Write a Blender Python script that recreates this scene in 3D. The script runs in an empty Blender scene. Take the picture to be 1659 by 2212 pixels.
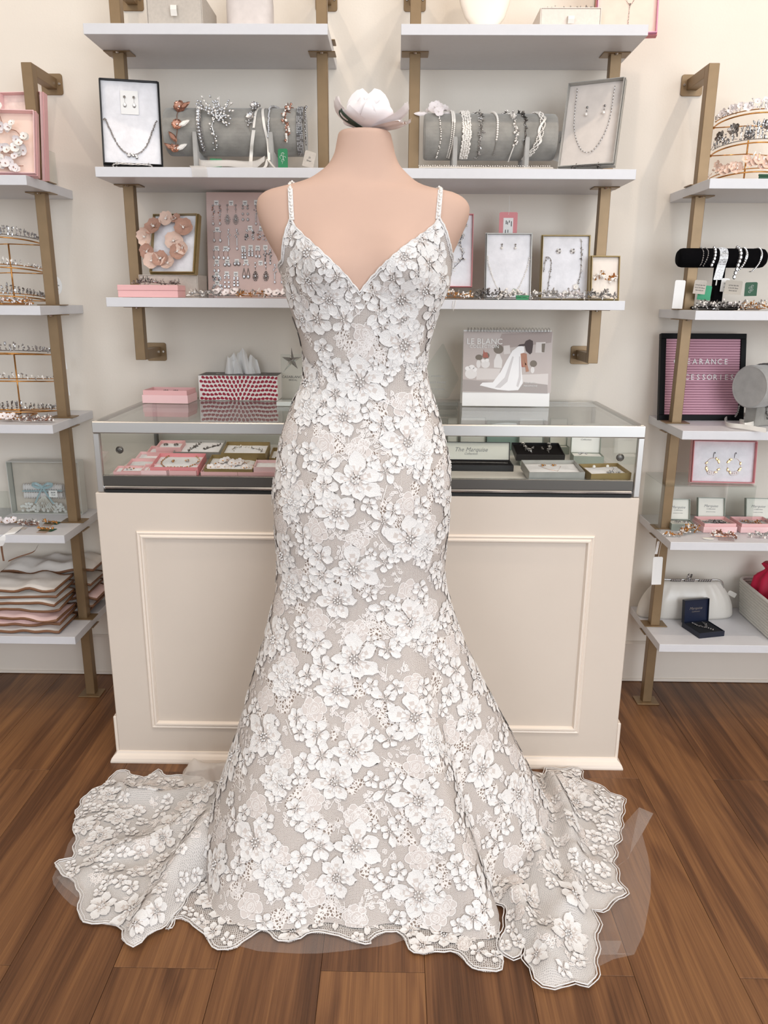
import bpy, bmesh, math, random
from mathutils import Vector as V, Matrix as Mx, Euler
from mathutils.bvhtree import BVHTree
from mathutils.geometry import delaunay_2d_cdt
from mathutils import noise as mnoise

R = random.Random(11)
PI = math.pi
sc = bpy.context.scene
COL = sc.collection

# ------------------------------------------------------------------ camera
IW, IH = 1659, 2212
F_PX, PITCH, YAW, ROLL = 1682.9, 0.26661, 0.0132, 0.00688
CAM = V((0.1781, -2.4937, 1.28))
_fx = V((-math.sin(YAW), math.cos(YAW), 0))
_r = V((math.cos(YAW), math.sin(YAW), 0))
_fw = _fx * math.cos(PITCH) + V((0, 0, -math.sin(PITCH)))
_up = _fx * math.sin(PITCH) + V((0, 0, math.cos(PITCH)))
_R2 = _r * math.cos(ROLL) + _up * math.sin(ROLL)
_U2 = _up * math.cos(ROLL) - _r * math.sin(ROLL)
cd = bpy.data.cameras.new('camera')
cd.sensor_fit = 'VERTICAL'; cd.sensor_height = 24.0
cd.lens = 24.0 * F_PX / IH; cd.clip_start = 0.05
cam = bpy.data.objects.new('camera', cd); COL.objects.link(cam)
cam.matrix_world = Mx(((_R2.x, _U2.x, -_fw.x, CAM.x), (_R2.y, _U2.y, -_fw.y, CAM.y), (_R2.z, _U2.z, -_fw.z, CAM.z), (0, 0, 0, 1)))
sc.camera = cam


def at(u, v, y=None, z=None, x=None):
    """where the photograph's pixel (u, v) meets a real plane of the room"""
    a = (u - IW / 2) / F_PX; b = (v - IH / 2) / F_PX
    d = _R2 * a - _U2 * b + _fw
    if y is not None: t = (y - CAM.y) / d.y
    elif z is not None: t = (z - CAM.z) / d.z
    else: t = (x - CAM.x) / d.x
    return CAM + d * t


# ------------------------------------------------------------------ world, light, exposure
w = bpy.data.worlds.new('world'); sc.world = w; w.use_nodes = True
w.node_tree.nodes['Background'].inputs[0].default_value = (0.90, 0.93, 1.0, 1)
w.node_tree.nodes['Background'].inputs[1].default_value = 0.45
vs = sc.view_settings
vs.view_transform = 'Standard'; vs.look = 'None'; vs.gamma = 1.0; vs.use_curve_mapping = False
vs.exposure = -0.08


def area(name, loc, target, sx, sy, power, color):
    l = bpy.data.lights.new(name, 'AREA'); l.shape = 'RECTANGLE'; l.size = sx; l.size_y = sy
    l.energy = power; l.color = color
    o = bpy.data.objects.new(name, l); COL.objects.link(o); o.location = loc
    o.rotation_euler = (V(target) - V(loc)).to_track_quat('-Z', 'Y').to_euler()
    return o


def spot(name, loc, target, power, color, angle=70, blend=.6, size=.05):
    l = bpy.data.lights.new(name, 'SPOT'); l.energy = power; l.color = color
    l.spot_size = math.radians(angle); l.spot_blend = blend; l.shadow_soft_size = size
    o = bpy.data.objects.new(name, l); COL.objects.link(o); o.location = loc
    o.rotation_euler = (V(target) - V(loc)).to_track_quat('-Z', 'Y').to_euler()
    return o


WARM = (1.0, 0.85, 0.70)
COOL = (0.86, 0.93, 1.0)
# shop window behind the camera, to the right
area('window_and_fill_light', (2.5, -5.0, 1.7), (0.4, -0.4, 1.1), 3.4, 2.4, 165, COOL)
area('window_and_fill_light', (-2.0, -5.2, 1.8), (-0.2, -0.4, 1.0), 2.2, 2.4, 42, COOL)  # added fill from the left, no window known there; lifts the left counter
area('ceiling_panel_light', (0.4, -2.15, 3.14), (0.4, -2.0, 0), 3.6, 1.1, 30, (1.0, 0.97, 0.94))
# ceiling spots washing the display wall
for sx_ in (-1.55, -0.55, 0.75, 1.5):
    spot('ceiling_spot_light', (sx_, -0.90, 3.12), (sx_ * .8, 0.0, 1.75), (17 if sx_ < 1 else 33), WARM, 92, .7, .022)
spot('ceiling_spot_light', (-0.75, -2.0, 3.12), (-0.38, -0.95, 0.0), 44, WARM, 40, .8)
spot('ceiling_spot_light', (1.20, -2.0, 3.12), (0.68, -0.85, 0.0), 48, WARM, 40, .8)


# ------------------------------------------------------------------ materials
def lin(h):
    if isinstance(h, str):
        c = [int(h[i:i + 2], 16) / 255 for i in (0, 2, 4)]
        return [(x / 12.92 if x <= .04045 else ((x + .055) / 1.055) ** 2.4) for x in c]
    return list(h)


def mat(name, c, rough=.5, metal=0., noise=0., nscale=40., bump=0., bscale=250., spec=.5, coat=0., sheen=0., trans=0., emit=None, sss=0.):
    m = bpy.data.materials.new(name); m.use_nodes = True
    nt = m.node_tree; b = nt.nodes['Principled BSDF']; L = nt.links
    c = lin(c)
    b.inputs['Base Color'].default_value = (*c, 1); b.inputs['Roughness'].default_value = rough
    b.inputs['Metallic'].default_value = metal; b.inputs['Specular IOR Level'].default_value = spec
    b.inputs['Coat Weight'].default_value = coat; b.inputs['Sheen Weight'].default_value = sheen
    b.inputs['Transmission Weight'].default_value = trans
    if noise or bump:
        tc = nt.nodes.new('ShaderNodeTexCoord')
    if noise:
        n = nt.nodes.new('ShaderNodeTexNoise'); n.inputs['Scale'].default_value = nscale; n.inputs['Detail'].default_value = 4
        L.new(tc.outputs['Object'], n.inputs['Vector'])
        r = nt.nodes.new('ShaderNodeMapRange'); r.inputs[1].default_value = .3; r.inputs[2].default_value = .7
        r.inputs[3].default_value = 1 - noise; r.inputs[4].default_value = 1 + noise
        L.new(n.outputs[0], r.inputs[0])
        mx = nt.nodes.new('ShaderNodeVectorMath'); mx.operation = 'SCALE'; mx.inputs[0].default_value = c
        L.new(r.outputs[0], mx.inputs['Scale']); L.new(mx.outputs[0], b.inputs['Base Color'])
    if bump:
        n2 = nt.nodes.new('ShaderNodeTexNoise'); n2.inputs['Scale'].default_value = bscale; n2.inputs['Detail'].default_value = 3
        L.new(tc.outputs['Object'], n2.inputs['Vector'])
        bp = nt.nodes.new('ShaderNodeBump'); bp.inputs['Strength'].default_value = bump; bp.inputs['Distance'].default_value = .002
        L.new(n2.outputs[0], bp.inputs['Height']); L.new(bp.outputs[0], b.inputs['Normal'])
    return m


def mixmat(name, c, fac, rough=.8, net=0., cell=.0028, lo=.25, hi=.9, translucent=.35, fold=0.):
    """sheer cloth: see-through between threads; net > 0 draws a hexagon-like mesh in UV metres"""
    m = bpy.data.materials.new(name); m.use_nodes = True
    nt = m.node_tree; L = nt.links; nt.nodes.clear()
    out = nt.nodes.new('ShaderNodeOutputMaterial'); tr = nt.nodes.new('ShaderNodeBsdfTransparent')
    df = nt.nodes.new('ShaderNodeBsdfDiffuse'); df.inputs[0].default_value = (*lin(c), 1)
    tl = nt.nodes.new('ShaderNodeBsdfTranslucent'); tl.inputs[0].default_value = (*lin(c), 1)
    a = nt.nodes.new('ShaderNodeMixShader'); a.inputs[0].default_value = translucent
    L.new(df.outputs[0], a.inputs[1]); L.new(tl.outputs[0], a.inputs[2])
    mx = nt.nodes.new('ShaderNodeMixShader'); mx.inputs[0].default_value = fac
    L.new(tr.outputs[0], mx.inputs[1]); L.new(a.outputs[0], mx.inputs[2]); L.new(mx.outputs[0], out.inputs[0])
    if net:
        uv = nt.nodes.new('ShaderNodeUVMap')
        vo = nt.nodes.new('ShaderNodeTexVoronoi'); vo.feature = 'DISTANCE_TO_EDGE'; vo.inputs['Scale'].default_value = 1 / cell
        vo.inputs['Randomness'].default_value = .35
        L.new(uv.outputs[0], vo.inputs['Vector'])
        mr = nt.nodes.new('ShaderNodeMapRange'); mr.inputs[1].default_value = .12; mr.inputs[2].default_value = .22
        mr.inputs[3].default_value = hi; mr.inputs[4].default_value = lo
        L.new(vo.outputs['Distance'], mr.inputs[0]); L.new(mr.outputs[0], mx.inputs[0])
    return m


def glassmat(name, tint='E8F2EE', ior=1.5, rough=.0):
    m = bpy.data.materials.new(name); m.use_nodes = True
    nt = m.node_tree; L = nt.links; nt.nodes.clear()
    out = nt.nodes.new('ShaderNodeOutputMaterial'); tr = nt.nodes.new('ShaderNodeBsdfTransparent'); tr.inputs[0].default_value = (*lin(tint), 1)
    gl = nt.nodes.new('ShaderNodeBsdfGlossy'); gl.inputs['Roughness'].default_value = rough
    r0 = ((ior - 1) / (ior + 1)) ** 2
    ge = nt.nodes.new('ShaderNodeNewGeometry'); dt = nt.nodes.new('ShaderNodeVectorMath'); dt.operation = 'DOT_PRODUCT'
    L.new(ge.outputs['Normal'], dt.inputs[0]); L.new(ge.outputs['Incoming'], dt.inputs[1])
    def mth(op, a_, b_=None):
        q = nt.nodes.new('ShaderNodeMath'); q.operation = op
        for k, x in enumerate((a_, b_)):
            if x is None: continue
            if isinstance(x, (int, float)): q.inputs[k].default_value = x
            else: L.new(x, q.inputs[k])
        return q.outputs[0]
    sch = mth('POWER', mth('SUBTRACT', 1.0, mth('ABSOLUTE', dt.outputs['Value'])), 5.0)
    fr = nt.nodes.new('ShaderNodeMath'); fr.operation = 'MULTIPLY_ADD'; fr.inputs[1].default_value = 1 - r0; fr.inputs[2].default_value = r0
    L.new(sch, fr.inputs[0])
    mx = nt.nodes.new('ShaderNodeMixShader')
    L.new(fr.outputs[0], mx.inputs[0]); L.new(tr.outputs[0], mx.inputs[1]); L.new(gl.outputs[0], mx.inputs[2]); L.new(mx.outputs[0], out.inputs[0])
    return m


def woodmat(name):
    m = bpy.data.materials.new(name); m.use_nodes = True
    nt = m.node_tree; L = nt.links; b = nt.nodes['Principled BSDF']
    tc = nt.nodes.new('ShaderNodeTexCoord'); oi = nt.nodes.new('ShaderNodeObjectInfo')
    off = nt.nodes.new('ShaderNodeVectorMath'); off.operation = 'SCALE'; off.inputs[0].default_value = (7.3, 13.7, 5.1)
    L.new(oi.outputs['Random'], off.inputs['Scale'])
    ad = nt.nodes.new('ShaderNodeVectorMath'); L.new(tc.outputs['Object'], ad.inputs[0]); L.new(off.outputs[0], ad.inputs[1])
    def noise(scale, vec, detail, dist=0.):
        mp = nt.nodes.new('ShaderNodeMapping'); mp.inputs['Scale'].default_value = vec
        L.new(ad.outputs[0], mp.inputs[0])
        n = nt.nodes.new('ShaderNodeTexNoise'); n.inputs['Scale'].default_value = scale; n.inputs['Detail'].default_value = detail
        n.inputs['Distortion'].default_value = dist; n.inputs['Roughness'].default_value = .6
        L.new(mp.outputs[0], n.inputs['Vector']); return n
    big = noise(2.2, (2.4, .30, 1), 3, 1.6)
    fine = noise(9, (9, .16, 1), 5, .5)
    thread = noise(40, (9, .10, 1), 3)
    # cathedral rings: bands of the broad noise
    mm = nt.nodes.new('ShaderNodeMath'); mm.operation = 'MULTIPLY'; mm.inputs[1].default_value = 26; L.new(big.outputs[0], mm.inputs[0])
    sn = nt.nodes.new('ShaderNodeMath'); sn.operation = 'SINE'; L.new(mm.outputs[0], sn.inputs[0])
    def madd(x, k, y):
        q = nt.nodes.new('ShaderNodeMath'); q.operation = 'MULTIPLY_ADD'; q.inputs[1].default_value = k
        L.new(x, q.inputs[0])
        if isinstance(y, (int, float)): q.inputs[2].default_value = y
        else: L.new(y, q.inputs[2])
        return q.outputs[0]
    s = madd(sn.outputs[0], .045, 0.0)
    s = madd(fine.outputs[0], .46, s)
    s = madd(thread.outputs[0], .34, s)
    s = madd(big.outputs[0], .60, s)
    s = madd(oi.outputs['Random'], .10, s)
    cr = nt.nodes.new('ShaderNodeValToRGB'); L.new(s, cr.inputs[0])
    el = cr.color_ramp.elements
    el[0].position = .46; el[0].color = (*lin('40291A'), 1)
    el[1].position = .98; el[1].color = (*lin('916640'), 1)
    e = el.new(.64); e.color = (*lin('5C3C26'), 1)
    e = el.new(.80); e.color = (*lin('765033'), 1)
    L.new(cr.outputs[0], b.inputs['Base Color'])
    b.inputs['Roughness'].default_value = .42; b.inputs['Specular IOR Level'].default_value = .35
    bp = nt.nodes.new('ShaderNodeBump'); bp.inputs['Strength'].default_value = .15; bp.inputs['Distance'].default_value = .001
    L.new(thread.outputs[0], bp.inputs['Height']); L.new(bp.outputs[0], b.inputs['Normal'])
    return m


M = {}
M['wall'] = mat('wall_paint', 'E6DDD1', .75, noise=.015, nscale=5, bump=.12, bscale=160)
M['ceiling'] = mat('ceiling_paint', 'EDE8E0', .9)
M['floor_base'] = mat('floor_core', '3A2415', .8)
M['wood'] = woodmat('walnut_plank')
M['trim'] = mat('white_trim_paint', 'DDD2C6', .45)
M['shelf'] = mat('white_laminate', 'D4D3D6', .4, noise=.012, nscale=60)
M['brass'] = mat('champagne_bronze', '887052', .42, .45, noise=.05, nscale=30)
M['steel'] = mat('brushed_steel', 'C2BFBB', .36, .9)
M['chrome'] = mat('chrome', 'D8D8D8', .08, 1)
M['darksteel'] = mat('dark_steel', '6B6863', .3, .9)
M['blackgap'] = mat('gap_black', '121212', .5)
M['counter'] = mat('cream_counter_paint', 'D3C6B9', .55, noise=.012, nscale=6)
M['mould'] = mat('cream_moulding_paint', 'E6D9CC', .4)
M['glass'] = glassmat('case_glass', 'FDFEFD', 1.42)
M['acrylic'] = glassmat('clear_acrylic', 'F8FAF9', 1.35)
M['velvet'] = mat('grey_velvet', '908D87', .9, noise=.22, nscale=22, bump=.3, bscale=400, sheen=.4)
M['velvet_l'] = mat('light_grey_velvet', 'A5A3A0', .9, noise=.10, nscale=40, sheen=.4)
M['blackvelvet'] = mat('black_velvet', '080709', .95, spec=.1)
M['pink'] = mat('pink_card', 'E6B3B2', .6)
M['pinkdeep'] = mat('coral_pink_card', 'E08F92', .6)
M['pinkpale'] = mat('pale_pink_card', 'F2CACA', .6)
M['gold'] = mat('gold_card', '9A8456', .42, .35, noise=.06, nscale=70)
M['silver'] = mat('silver_card', 'ADABA6', .42, .35, noise=.06, nscale=70)
M['greycard'] = mat('grey_linen_card', 'BDB4AA', .8, noise=.06, nscale=140)
M['greybox'] = mat('sage_grey_card', '9AA298', .6)
M['ivory'] = mat('ivory_card', 'E6E3D8', .6)
M['blackcard'] = mat('black_card', '111114', .45)
M['navy'] = mat('navy_leatherette', '12182A', .35)
M['cotton'] = mat('white_cotton_pad', 'E9E7EA', .95, noise=.07, nscale=35, bump=.5, bscale=120)
M['white'] = mat('white_paper', 'F1EFEC', .6)
M['print'] = mat('dark_print', '2A2A2C', .7)
M['greyprint'] = mat('grey_print', '8C8C8C', .7)
M['green'] = mat('green_card', '1F7A4A', .5)
M['darkgreen'] = mat('dark_green_card', '0E4A2A', .5)
M['crystal'] = mat('crystal', 'BFBCBB', .2, .8)
M['crystal_d'] = mat('smoky_crystal', '8E8A88', .15, .85)
M['silverwire'] = mat('silver_wire', 'B5B2AF', .25, .9)
M['darkwire'] = mat('aged_silver_wire', '6F6B68', .3, .9)
M['pearl'] = mat('pearl', 'F3EDE6', .22, 0, coat=.5)
M['goldwire'] = mat('gold_wire', 'C98F4E', .25, .85)
M['rosegold'] = mat('rose_gold', 'A97C69', .28, .8)
M['ribbon'] = mat('ivory_satin_ribbon', 'E6E1DA', .35)
M['organza'] = mixmat('organza', 'F0ECE8', .42)
M['petal_w'] = mat('white_fabric_petal', 'EEE5E4', .7)
M['petal_blush'] = mat('blush_fabric_petal', 'B98F7C', .75, noise=.12, nscale=60)
M['petal_bl2'] = mat('pale_blush_petal', 'E3C5B4', .75, noise=.08, nscale=60)
M['leaf'] = mat('dark_green_leaf', '3A4A3C', .6)
M['skin'] = mat('nude_jersey', 'CBAA98', .85, noise=.02, nscale=12, bump=.06, bscale=900)
M['letterpink'] = mat('pink_felt', 'CC9BAA', .95)
M['letterline'] = mat('plum_groove', '6E3F4E', .95)
M['red'] = mat('red_ink', '9A1733', .55)
M['basket'] = mat('white_rope', 'D6D3CB', .9, bump=.4, bscale=300)
M['hotpink'] = mat('crimson_fabric', 'C41440', .6)
M['satin'] = mat('ivory_satin', 'DAD4CB', .32, noise=.03, nscale=10)
M['bagwhite'] = mat('white_garment_cloth', 'DDD6CF', .75, noise=.05, nscale=14, bump=.3, bscale=40)
M['bagpink'] = mat('pale_pink_cloth', 'E9C9C4', .75, noise=.05, nscale=14)
M['bagtrim'] = mat('tan_binding', '7D553A', .5)
M['bagdark'] = mat('grey_green_cloth', '5E625C', .8)
M['blue'] = mat('pale_blue_satin', 'A9BFC6', .4)
M['brown'] = mat('brown_pencil', '5B4032', .8)


# ------------------------------------------------------------------ mesh builder
def _ico(n):
    bm = bmesh.new(); bmesh.ops.create_icosphere(bm, subdivisions=n, radius=1)
    vs_ = [v.co.copy() for v in bm.verts]; fs_ = [[v.index for v in f.verts] for f in bm.faces]; bm.free()
    return vs_, fs_


ICO = {1: _ico(1), 2: _ico(2), 3: _ico(3)}


class MB:
    def __init__(s): s.v = []; s.f = []; s.m = []; s.T = None; s.uv = None
    def add(s, vs, fs, m=0, T=None):
        k = len(s.v)
        if T is not None: vs = [T @ V(v) for v in vs]
        if s.T is not None: vs = [s.T @ V(v) for v in vs]
        s.v.extend([tuple(v) for v in vs]); s.f.extend([[i + k for i in f] for f in fs]); s.m.extend([m] * len(fs)); return s
    def box(s, c, d, m=0, T=None):
        x, y, z = d[0] / 2, d[1] / 2, d[2] / 2
        vs = [V(c) + V((i * x, j * y, k * z)) for i in (-1, 1) for j in (-1, 1) for k in (-1, 1)]
        return s.add(vs, [(0, 1, 3, 2), (4, 6, 7, 5), (0, 4, 5, 1), (2, 3, 7, 6), (0, 2, 6, 4), (1, 5, 7, 3)], m, T)
    def box2(s, a, b, m=0, T=None):
        a, b = V(a), V(b); return s.box((a + b) / 2, (abs(b.x - a.x), abs(b.y - a.y), abs(b.z - a.z)), m, T)
    def ball(s, p, r, m=0, n=1, sc_=(1, 1, 1)):
        vs, fs = ICO[n]; p = V(p)
        return s.add([p + V((v.x * r * sc_[0], v.y * r * sc_[1], v.z * r * sc_[2])) for v in vs], fs, m)
    def gem(s, p, a, b, d, nrm=(0, 0, 1), up=(0, 1, 0), m=0, drop=0.):
        """faceted stone a wide, b tall, d proud; drop > 0 makes a pear"""
        p, nrm, up = V(p), V(nrm).normalized(), V(up).normalized(); rt = up.cross(nrm)
        vs = []; n = 8
        for rr, h in ((1, 0), (.62, d)):
            for i in range(n):
                t = 2 * PI * i / n; cy = math.sin(t); w_ = 1 - drop * max(0, cy)
                vs.append(p + rt * (math.cos(t) * a * rr * w_) + up * (cy * b * rr * (1 + .25 * drop * (cy > 0))) + nrm * h)
        fs = [(i, (i + 1) % n, n + (i + 1) % n, n + i) for i in range(n)] + [tuple(range(n, 2 * n)), tuple(range(n - 1, -1, -1))]
        return s.add(vs, fs, m)
    def tube(s, pts, r, n=6, m=0, closed=False, rz=None):
        pts = [V(p) for p in pts]; N = len(pts)
        if N < 2: return s
        vs = []; fs = []; prev = None
        for i, p in enumerate(pts):
            if closed: t = pts[(i + 1) % N] - pts[i - 1]
            else: t = pts[min(i + 1, N - 1)] - pts[max(i - 1, 0)]
            if t.length < 1e-9: t = V((0, 0, 1))
            t.normalize()
            if prev is None:
                a = V((0, 0, 1)) if abs(t.z) < .9 else V((1, 0, 0)); x = t.cross(a).normalized()
            else:
                x = prev - t * prev.dot(t)
                x = x.normalized() if x.length > 1e-6 else t.orthogonal().normalized()
            prev = x; y = t.cross(x); rr = r[i] if isinstance(r, (list, tuple)) else r
            for k in range(n):
                q = 2 * PI * k / n; vs.append(p + x * math.cos(q) * rr + y * math.sin(q) * rr * (rz or 1))
        for i in range(N if closed else N - 1):
            for k in range(n):
                a = i * n + k; b = i * n + (k + 1) % n; c = ((i + 1) % N) * n + (k + 1) % n; d = ((i + 1) % N) * n + k
                fs.append((a, b, c, d))
        if not closed: fs += [tuple(range(n - 1, -1, -1)), tuple((N - 1) * n + k for k in range(n))]
        return s.add(vs, fs, m)
    def cyl(s, a, b, r0, r1=None, n=24, m=0): return s.tube([a, b], [r0, r0 if r1 is None else r1], n, m)
    def lathe(s, prof, n=32, m=0, T=None, sx=1, sy=1):
        vs = []; fs = []
        for r, z in prof:
            for k in range(n): t = 2 * PI * k / n; vs.append((r * math.cos(t) * sx, r * math.sin(t) * sy, z))
        for i in range(len(prof) - 1):
            for k in range(n): fs.append((i * n + k, i * n + (k + 1) % n, (i + 1) * n + (k + 1) % n, (i + 1) * n + k))
        fs += [tuple(range(n - 1, -1, -1)), tuple((len(prof) - 1) * n + k for k in range(n))]
        return s.add(vs, fs, m, T)
    def grid(s, P, m=0, closed=False):
        """P[i][j] rows of points"""
        a, b = len(P), len(P[0]); fs = []
        for i in range(a - 1):
            for j in range(b if closed else b - 1): fs.append((i * b + j, i * b + (j + 1) % b, (i + 1) * b + (j + 1) % b, (i + 1) * b + j))
        return s.add([p for r in P for p in r], fs, m)
    def prism(s, poly, z0, z1, m=0, T=None):
        n = len(poly); vs = [(x, y, z0) for x, y in poly] + [(x, y, z1) for x, y in poly]
        return s.add(vs, [tuple(range(n - 1, -1, -1)), tuple(range(n, 2 * n))] + [(i, (i + 1) % n, n + (i + 1) % n, n + i) for i in range(n)], m, T)
    def ribbon(s, pts, w_, side, m=0, th=.0006):
        pts = [V(p) for p in pts]; sd = V(side).normalized(); vs = []; fs = []
        for i, p in enumerate(pts):
            t = (pts[min(i + 1, len(pts) - 1)] - pts[max(i - 1, 0)]).normalized(); n_ = t.cross(sd)
            n_ = n_.normalized() if n_.length > 1e-6 else V((0, 1, 0))
            for a, b in ((-1, -1), (1, -1), (1, 1), (-1, 1)): vs.append(p + sd * a * w_ / 2 + n_ * b * th / 2)
        for i in range(len(pts) - 1):
            for k in range(4): fs.append((i * 4 + k, i * 4 + (k + 1) % 4, i * 4 + 4 + (k + 1) % 4, i * 4 + 4 + k))
        fs += [(3, 2, 1, 0), tuple((len(pts) - 1) * 4 + k for k in range(4))]
        return s.add(vs, fs, m)
    def build(s, name, mats, parent=None, loc=None, rot=None, mw=None, smooth=False, bevel=0., sub=0, fix=True):
        me = bpy.data.meshes.new(name); me.from_pydata(s.v, [], s.f)
        mats = mats if isinstance(mats, (list, tuple)) else [mats]
        for m in mats: me.materials.append(M[m] if isinstance(m, str) else m)
        me.polygons.foreach_set('material_index', s.m)
        if bevel or fix:
            bm = bmesh.new(); bm.from_mesh(me)
            if fix: bmesh.ops.recalc_face_normals(bm, faces=bm.faces)
            if bevel: bmesh.ops.bevel(bm, geom=bm.edges[:], offset=bevel, segments=1, profile=.5, affect='EDGES', clamp_overlap=True)
            bm.to_mesh(me); bm.free()
        if smooth: me.polygons.foreach_set('use_smooth', [True] * len(me.polygons))
        o = bpy.data.objects.new(name, me); COL.objects.link(o)
        if parent: o.parent = parent
        if mw is not None: o.matrix_world = mw
        if loc is not None: o.location = loc
        if rot is not None: o.rotation_euler = rot
        if sub:
            md = o.modifiers.new('smooth', 'SUBSURF'); md.levels = sub; md.render_levels = sub
        return o


def tag(o, label=None, cat=None, group=None, kind=None):
    if label: o['label'] = label
    if cat: o['category'] = cat
    if group: o['group'] = group
    if kind: o['kind'] = kind
    return o


def root(name, label, cat, loc=(0, 0, 0), rot=(0, 0, 0), group=None):
    o = bpy.data.objects.new(name, None); COL.objects.link(o); o.location = loc; o.rotation_euler = rot
    o.empty_display_size = .02
    return tag(o, label, cat, group)


def text(body, size, m, parent, loc, rot=(PI / 2, 0, 0), ext=.0003, shear=0., name='lettering', align='CENTER', sx=1.):
    cu = bpy.data.curves.new(name, 'FONT'); cu.body = body; cu.size = size; cu.extrude = ext; cu.shear = shear
    cu.align_x = align; cu.align_y = 'CENTER'; cu.resolution_u = 2
    t = bpy.data.objects.new(name + '_tmp', cu); COL.objects.link(t)
    me = bpy.data.meshes.new_from_object(t.evaluated_get(bpy.context.evaluated_depsgraph_get()))
    COL.objects.unlink(t); bpy.data.objects.remove(t)
    me.name = name; me.materials.clear(); me.materials.append(M[m])
    o = bpy.data.objects.new(name, me); COL.objects.link(o)
    if parent: o.parent = parent
    o.location = loc; o.rotation_euler = rot; o.scale = (sx, 1, 1)
    return o


# ------------------------------------------------------------------ room
def struct(name, mb, m, bevel=0., parent=None): return tag(mb.build(name, m, parent, bevel=bevel), kind='structure' if parent is None else None)


floor = struct('floor', MB().box2((-3.2, -6, -.05), (3.5, .02, -.004)), 'floor_base')
PX0, PW = .0430, .2057                       # plank joints measured on the photograph
x0i = -11
for i in range(x0i, 13):
    a = PX0 + PW * i; odd = i % 2
    y = -1.25 + (.66 if odd else 0) - 1.32 * 2
    while y < 0:
        y0, y1 = max(y, -4.2), min(y + 1.32, -.0)
        y += 1.32
        if y1 - y0 < .05: continue
        mb = MB().box2((a + .0004 - (a + PW / 2), y0 + .0004 - (y0 + y1) / 2, -.004), (a + PW - .0004 - (a + PW / 2), y1 - .0004 - (y0 + y1) / 2, 0.0))
        mb.build('plank', 'wood', floor, loc=(a + PW / 2, (y0 + y1) / 2, 0), bevel=.0006)
struct('wall_back', MB().box2((-3.2, 0, 0), (3.5, .12, 3.2)), 'wall')
struct('wall_left', MB().box2((-3.3, -6, 0), (-3.2, .12, 3.2)), 'wall')
struct('wall_right', MB().box2((3.5, -6, 0), (3.6, .12, 3.2)), 'wall')
struct('ceiling', MB().box2((-3.3, -6, 3.2), (3.6, .12, 3.3)), 'ceiling')
for side, xa, xb in (('left', -3.2, -.604), ('right', .816, 3.5)):
    mb = MB(); mb.box2((xa, -.012, .012), (xb, 0, .140)); mb.prism([(-.012, .140), (-.004, .147), (0, .147), (0, .140)], xa, xb, T=Mx(((0, 0, 1, 0), (1, 0, 0, 0), (0, 1, 0, 0), (0, 0, 0, 1))))
    mb.box2((xa, -.016, 0.002), (xb, 0, .012))
    struct('baseboard_' + side, mb, 'trim')
# ------------------------------------------------------------------ shelving units
SD, ST = .305, .0248
ZS = [1.588, 1.256, .928, .600, .2745]        # side units, shelf tops
ZC = [1.941, 1.609, 1.280]                    # centre units, shelf tops
TB = .0145


def shelf_unit(label, x0, x1, zs, posts, zlo, zhi, floorfoot, shows):
    u = root('wall_shelf_unit', label, 'shelving', ((x0 + x1) / 2, -SD / 2, 0 if floorfoot else zlo), group='white and bronze wall shelving')
    ox, oy, oz = u.location
    def P(mb, name, m, **k):
        mb.v = [(a - ox, b - oy, c - oz) for a, b, c in mb.v]; return mb.build(name, m, u, **k)
    for z in zs:
        P(MB().box2((x0, -SD, z - ST), (x1, -.001, z)), 'shelf_board', 'shelf', bevel=.0008)
    for x in posts:
        yc = -.150
        mb = MB(); mb.box2((x - TB, yc - TB, zlo), (x + TB, yc + TB, zhi))
        post = P(mb, 'post', 'brass', bevel=.0012)
        ends = ([zhi - .0145] if floorfoot else [zhi - .0145, zlo + .0145])
        for ze in ends:
            arm = P(MB().box2((x - TB, yc + TB, ze - TB), (x + TB, -.004, ze + TB)), 'wall_arm', 'brass', bevel=.001)
            mb = MB(); n = 5
            poly = []
            for cx, cz, a0 in ((.024, .021, 0), (-.024, .021, 90), (-.024, -.021, 180), (.024, -.021, 270)):
                for k in range(n):
                    t = math.radians(a0 + 90 * k / (n - 1)); poly.append((cx + .007 * math.cos(t), cz + .007 * math.sin(t)))
            mb.prism(poly, 0, .004, T=Mx(((1, 0, 0, x), (0, 0, -1, -.0005), (0, 1, 0, ze - .001), (0, 0, 0, 1))))
            pl = P(mb, 'wall_plate', 'brass', bevel=.0006)
            for dx in (-.0225, .0225):
                s = MB(); s.cyl((x + dx, -.0045, ze), (x + dx, -.0075, ze), .0045, .0032, 12)
                s.v = [(a - ox, b - oy, c - oz) for a, b, c in s.v]
                s.build('screw', 'chrome', pl)
        for z in zs:
            if z - ST < zlo or z > zhi: continue
            for zz, d, end in ((z - ST - .003, 1, 0), (z, 0, 1)):
                mb = MB(); mb.box2((x - .036, yc - .026, zz + .0002), (x + .036, yc + .026, zz + .003 - .0002))
                pl = P(mb, 'flange', 'brass', bevel=.001)
                if d:
                    s = MB(); s.cyl((x, yc - .0205, zz), (x, yc - .0205, zz - .003), .0045, .003, 10)
                    s.v = [(a - ox, b - oy, c - oz) for a, b, c in s.v]
                    s.build('screw', 'chrome', pl)
        if floorfoot:
            mb = MB(); mb.box2((x - .036, yc - .030, .0005), (x + .036, yc + .026, .004))
            P(mb, 'foot_plate', 'brass', bevel=.001)
    return u


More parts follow.
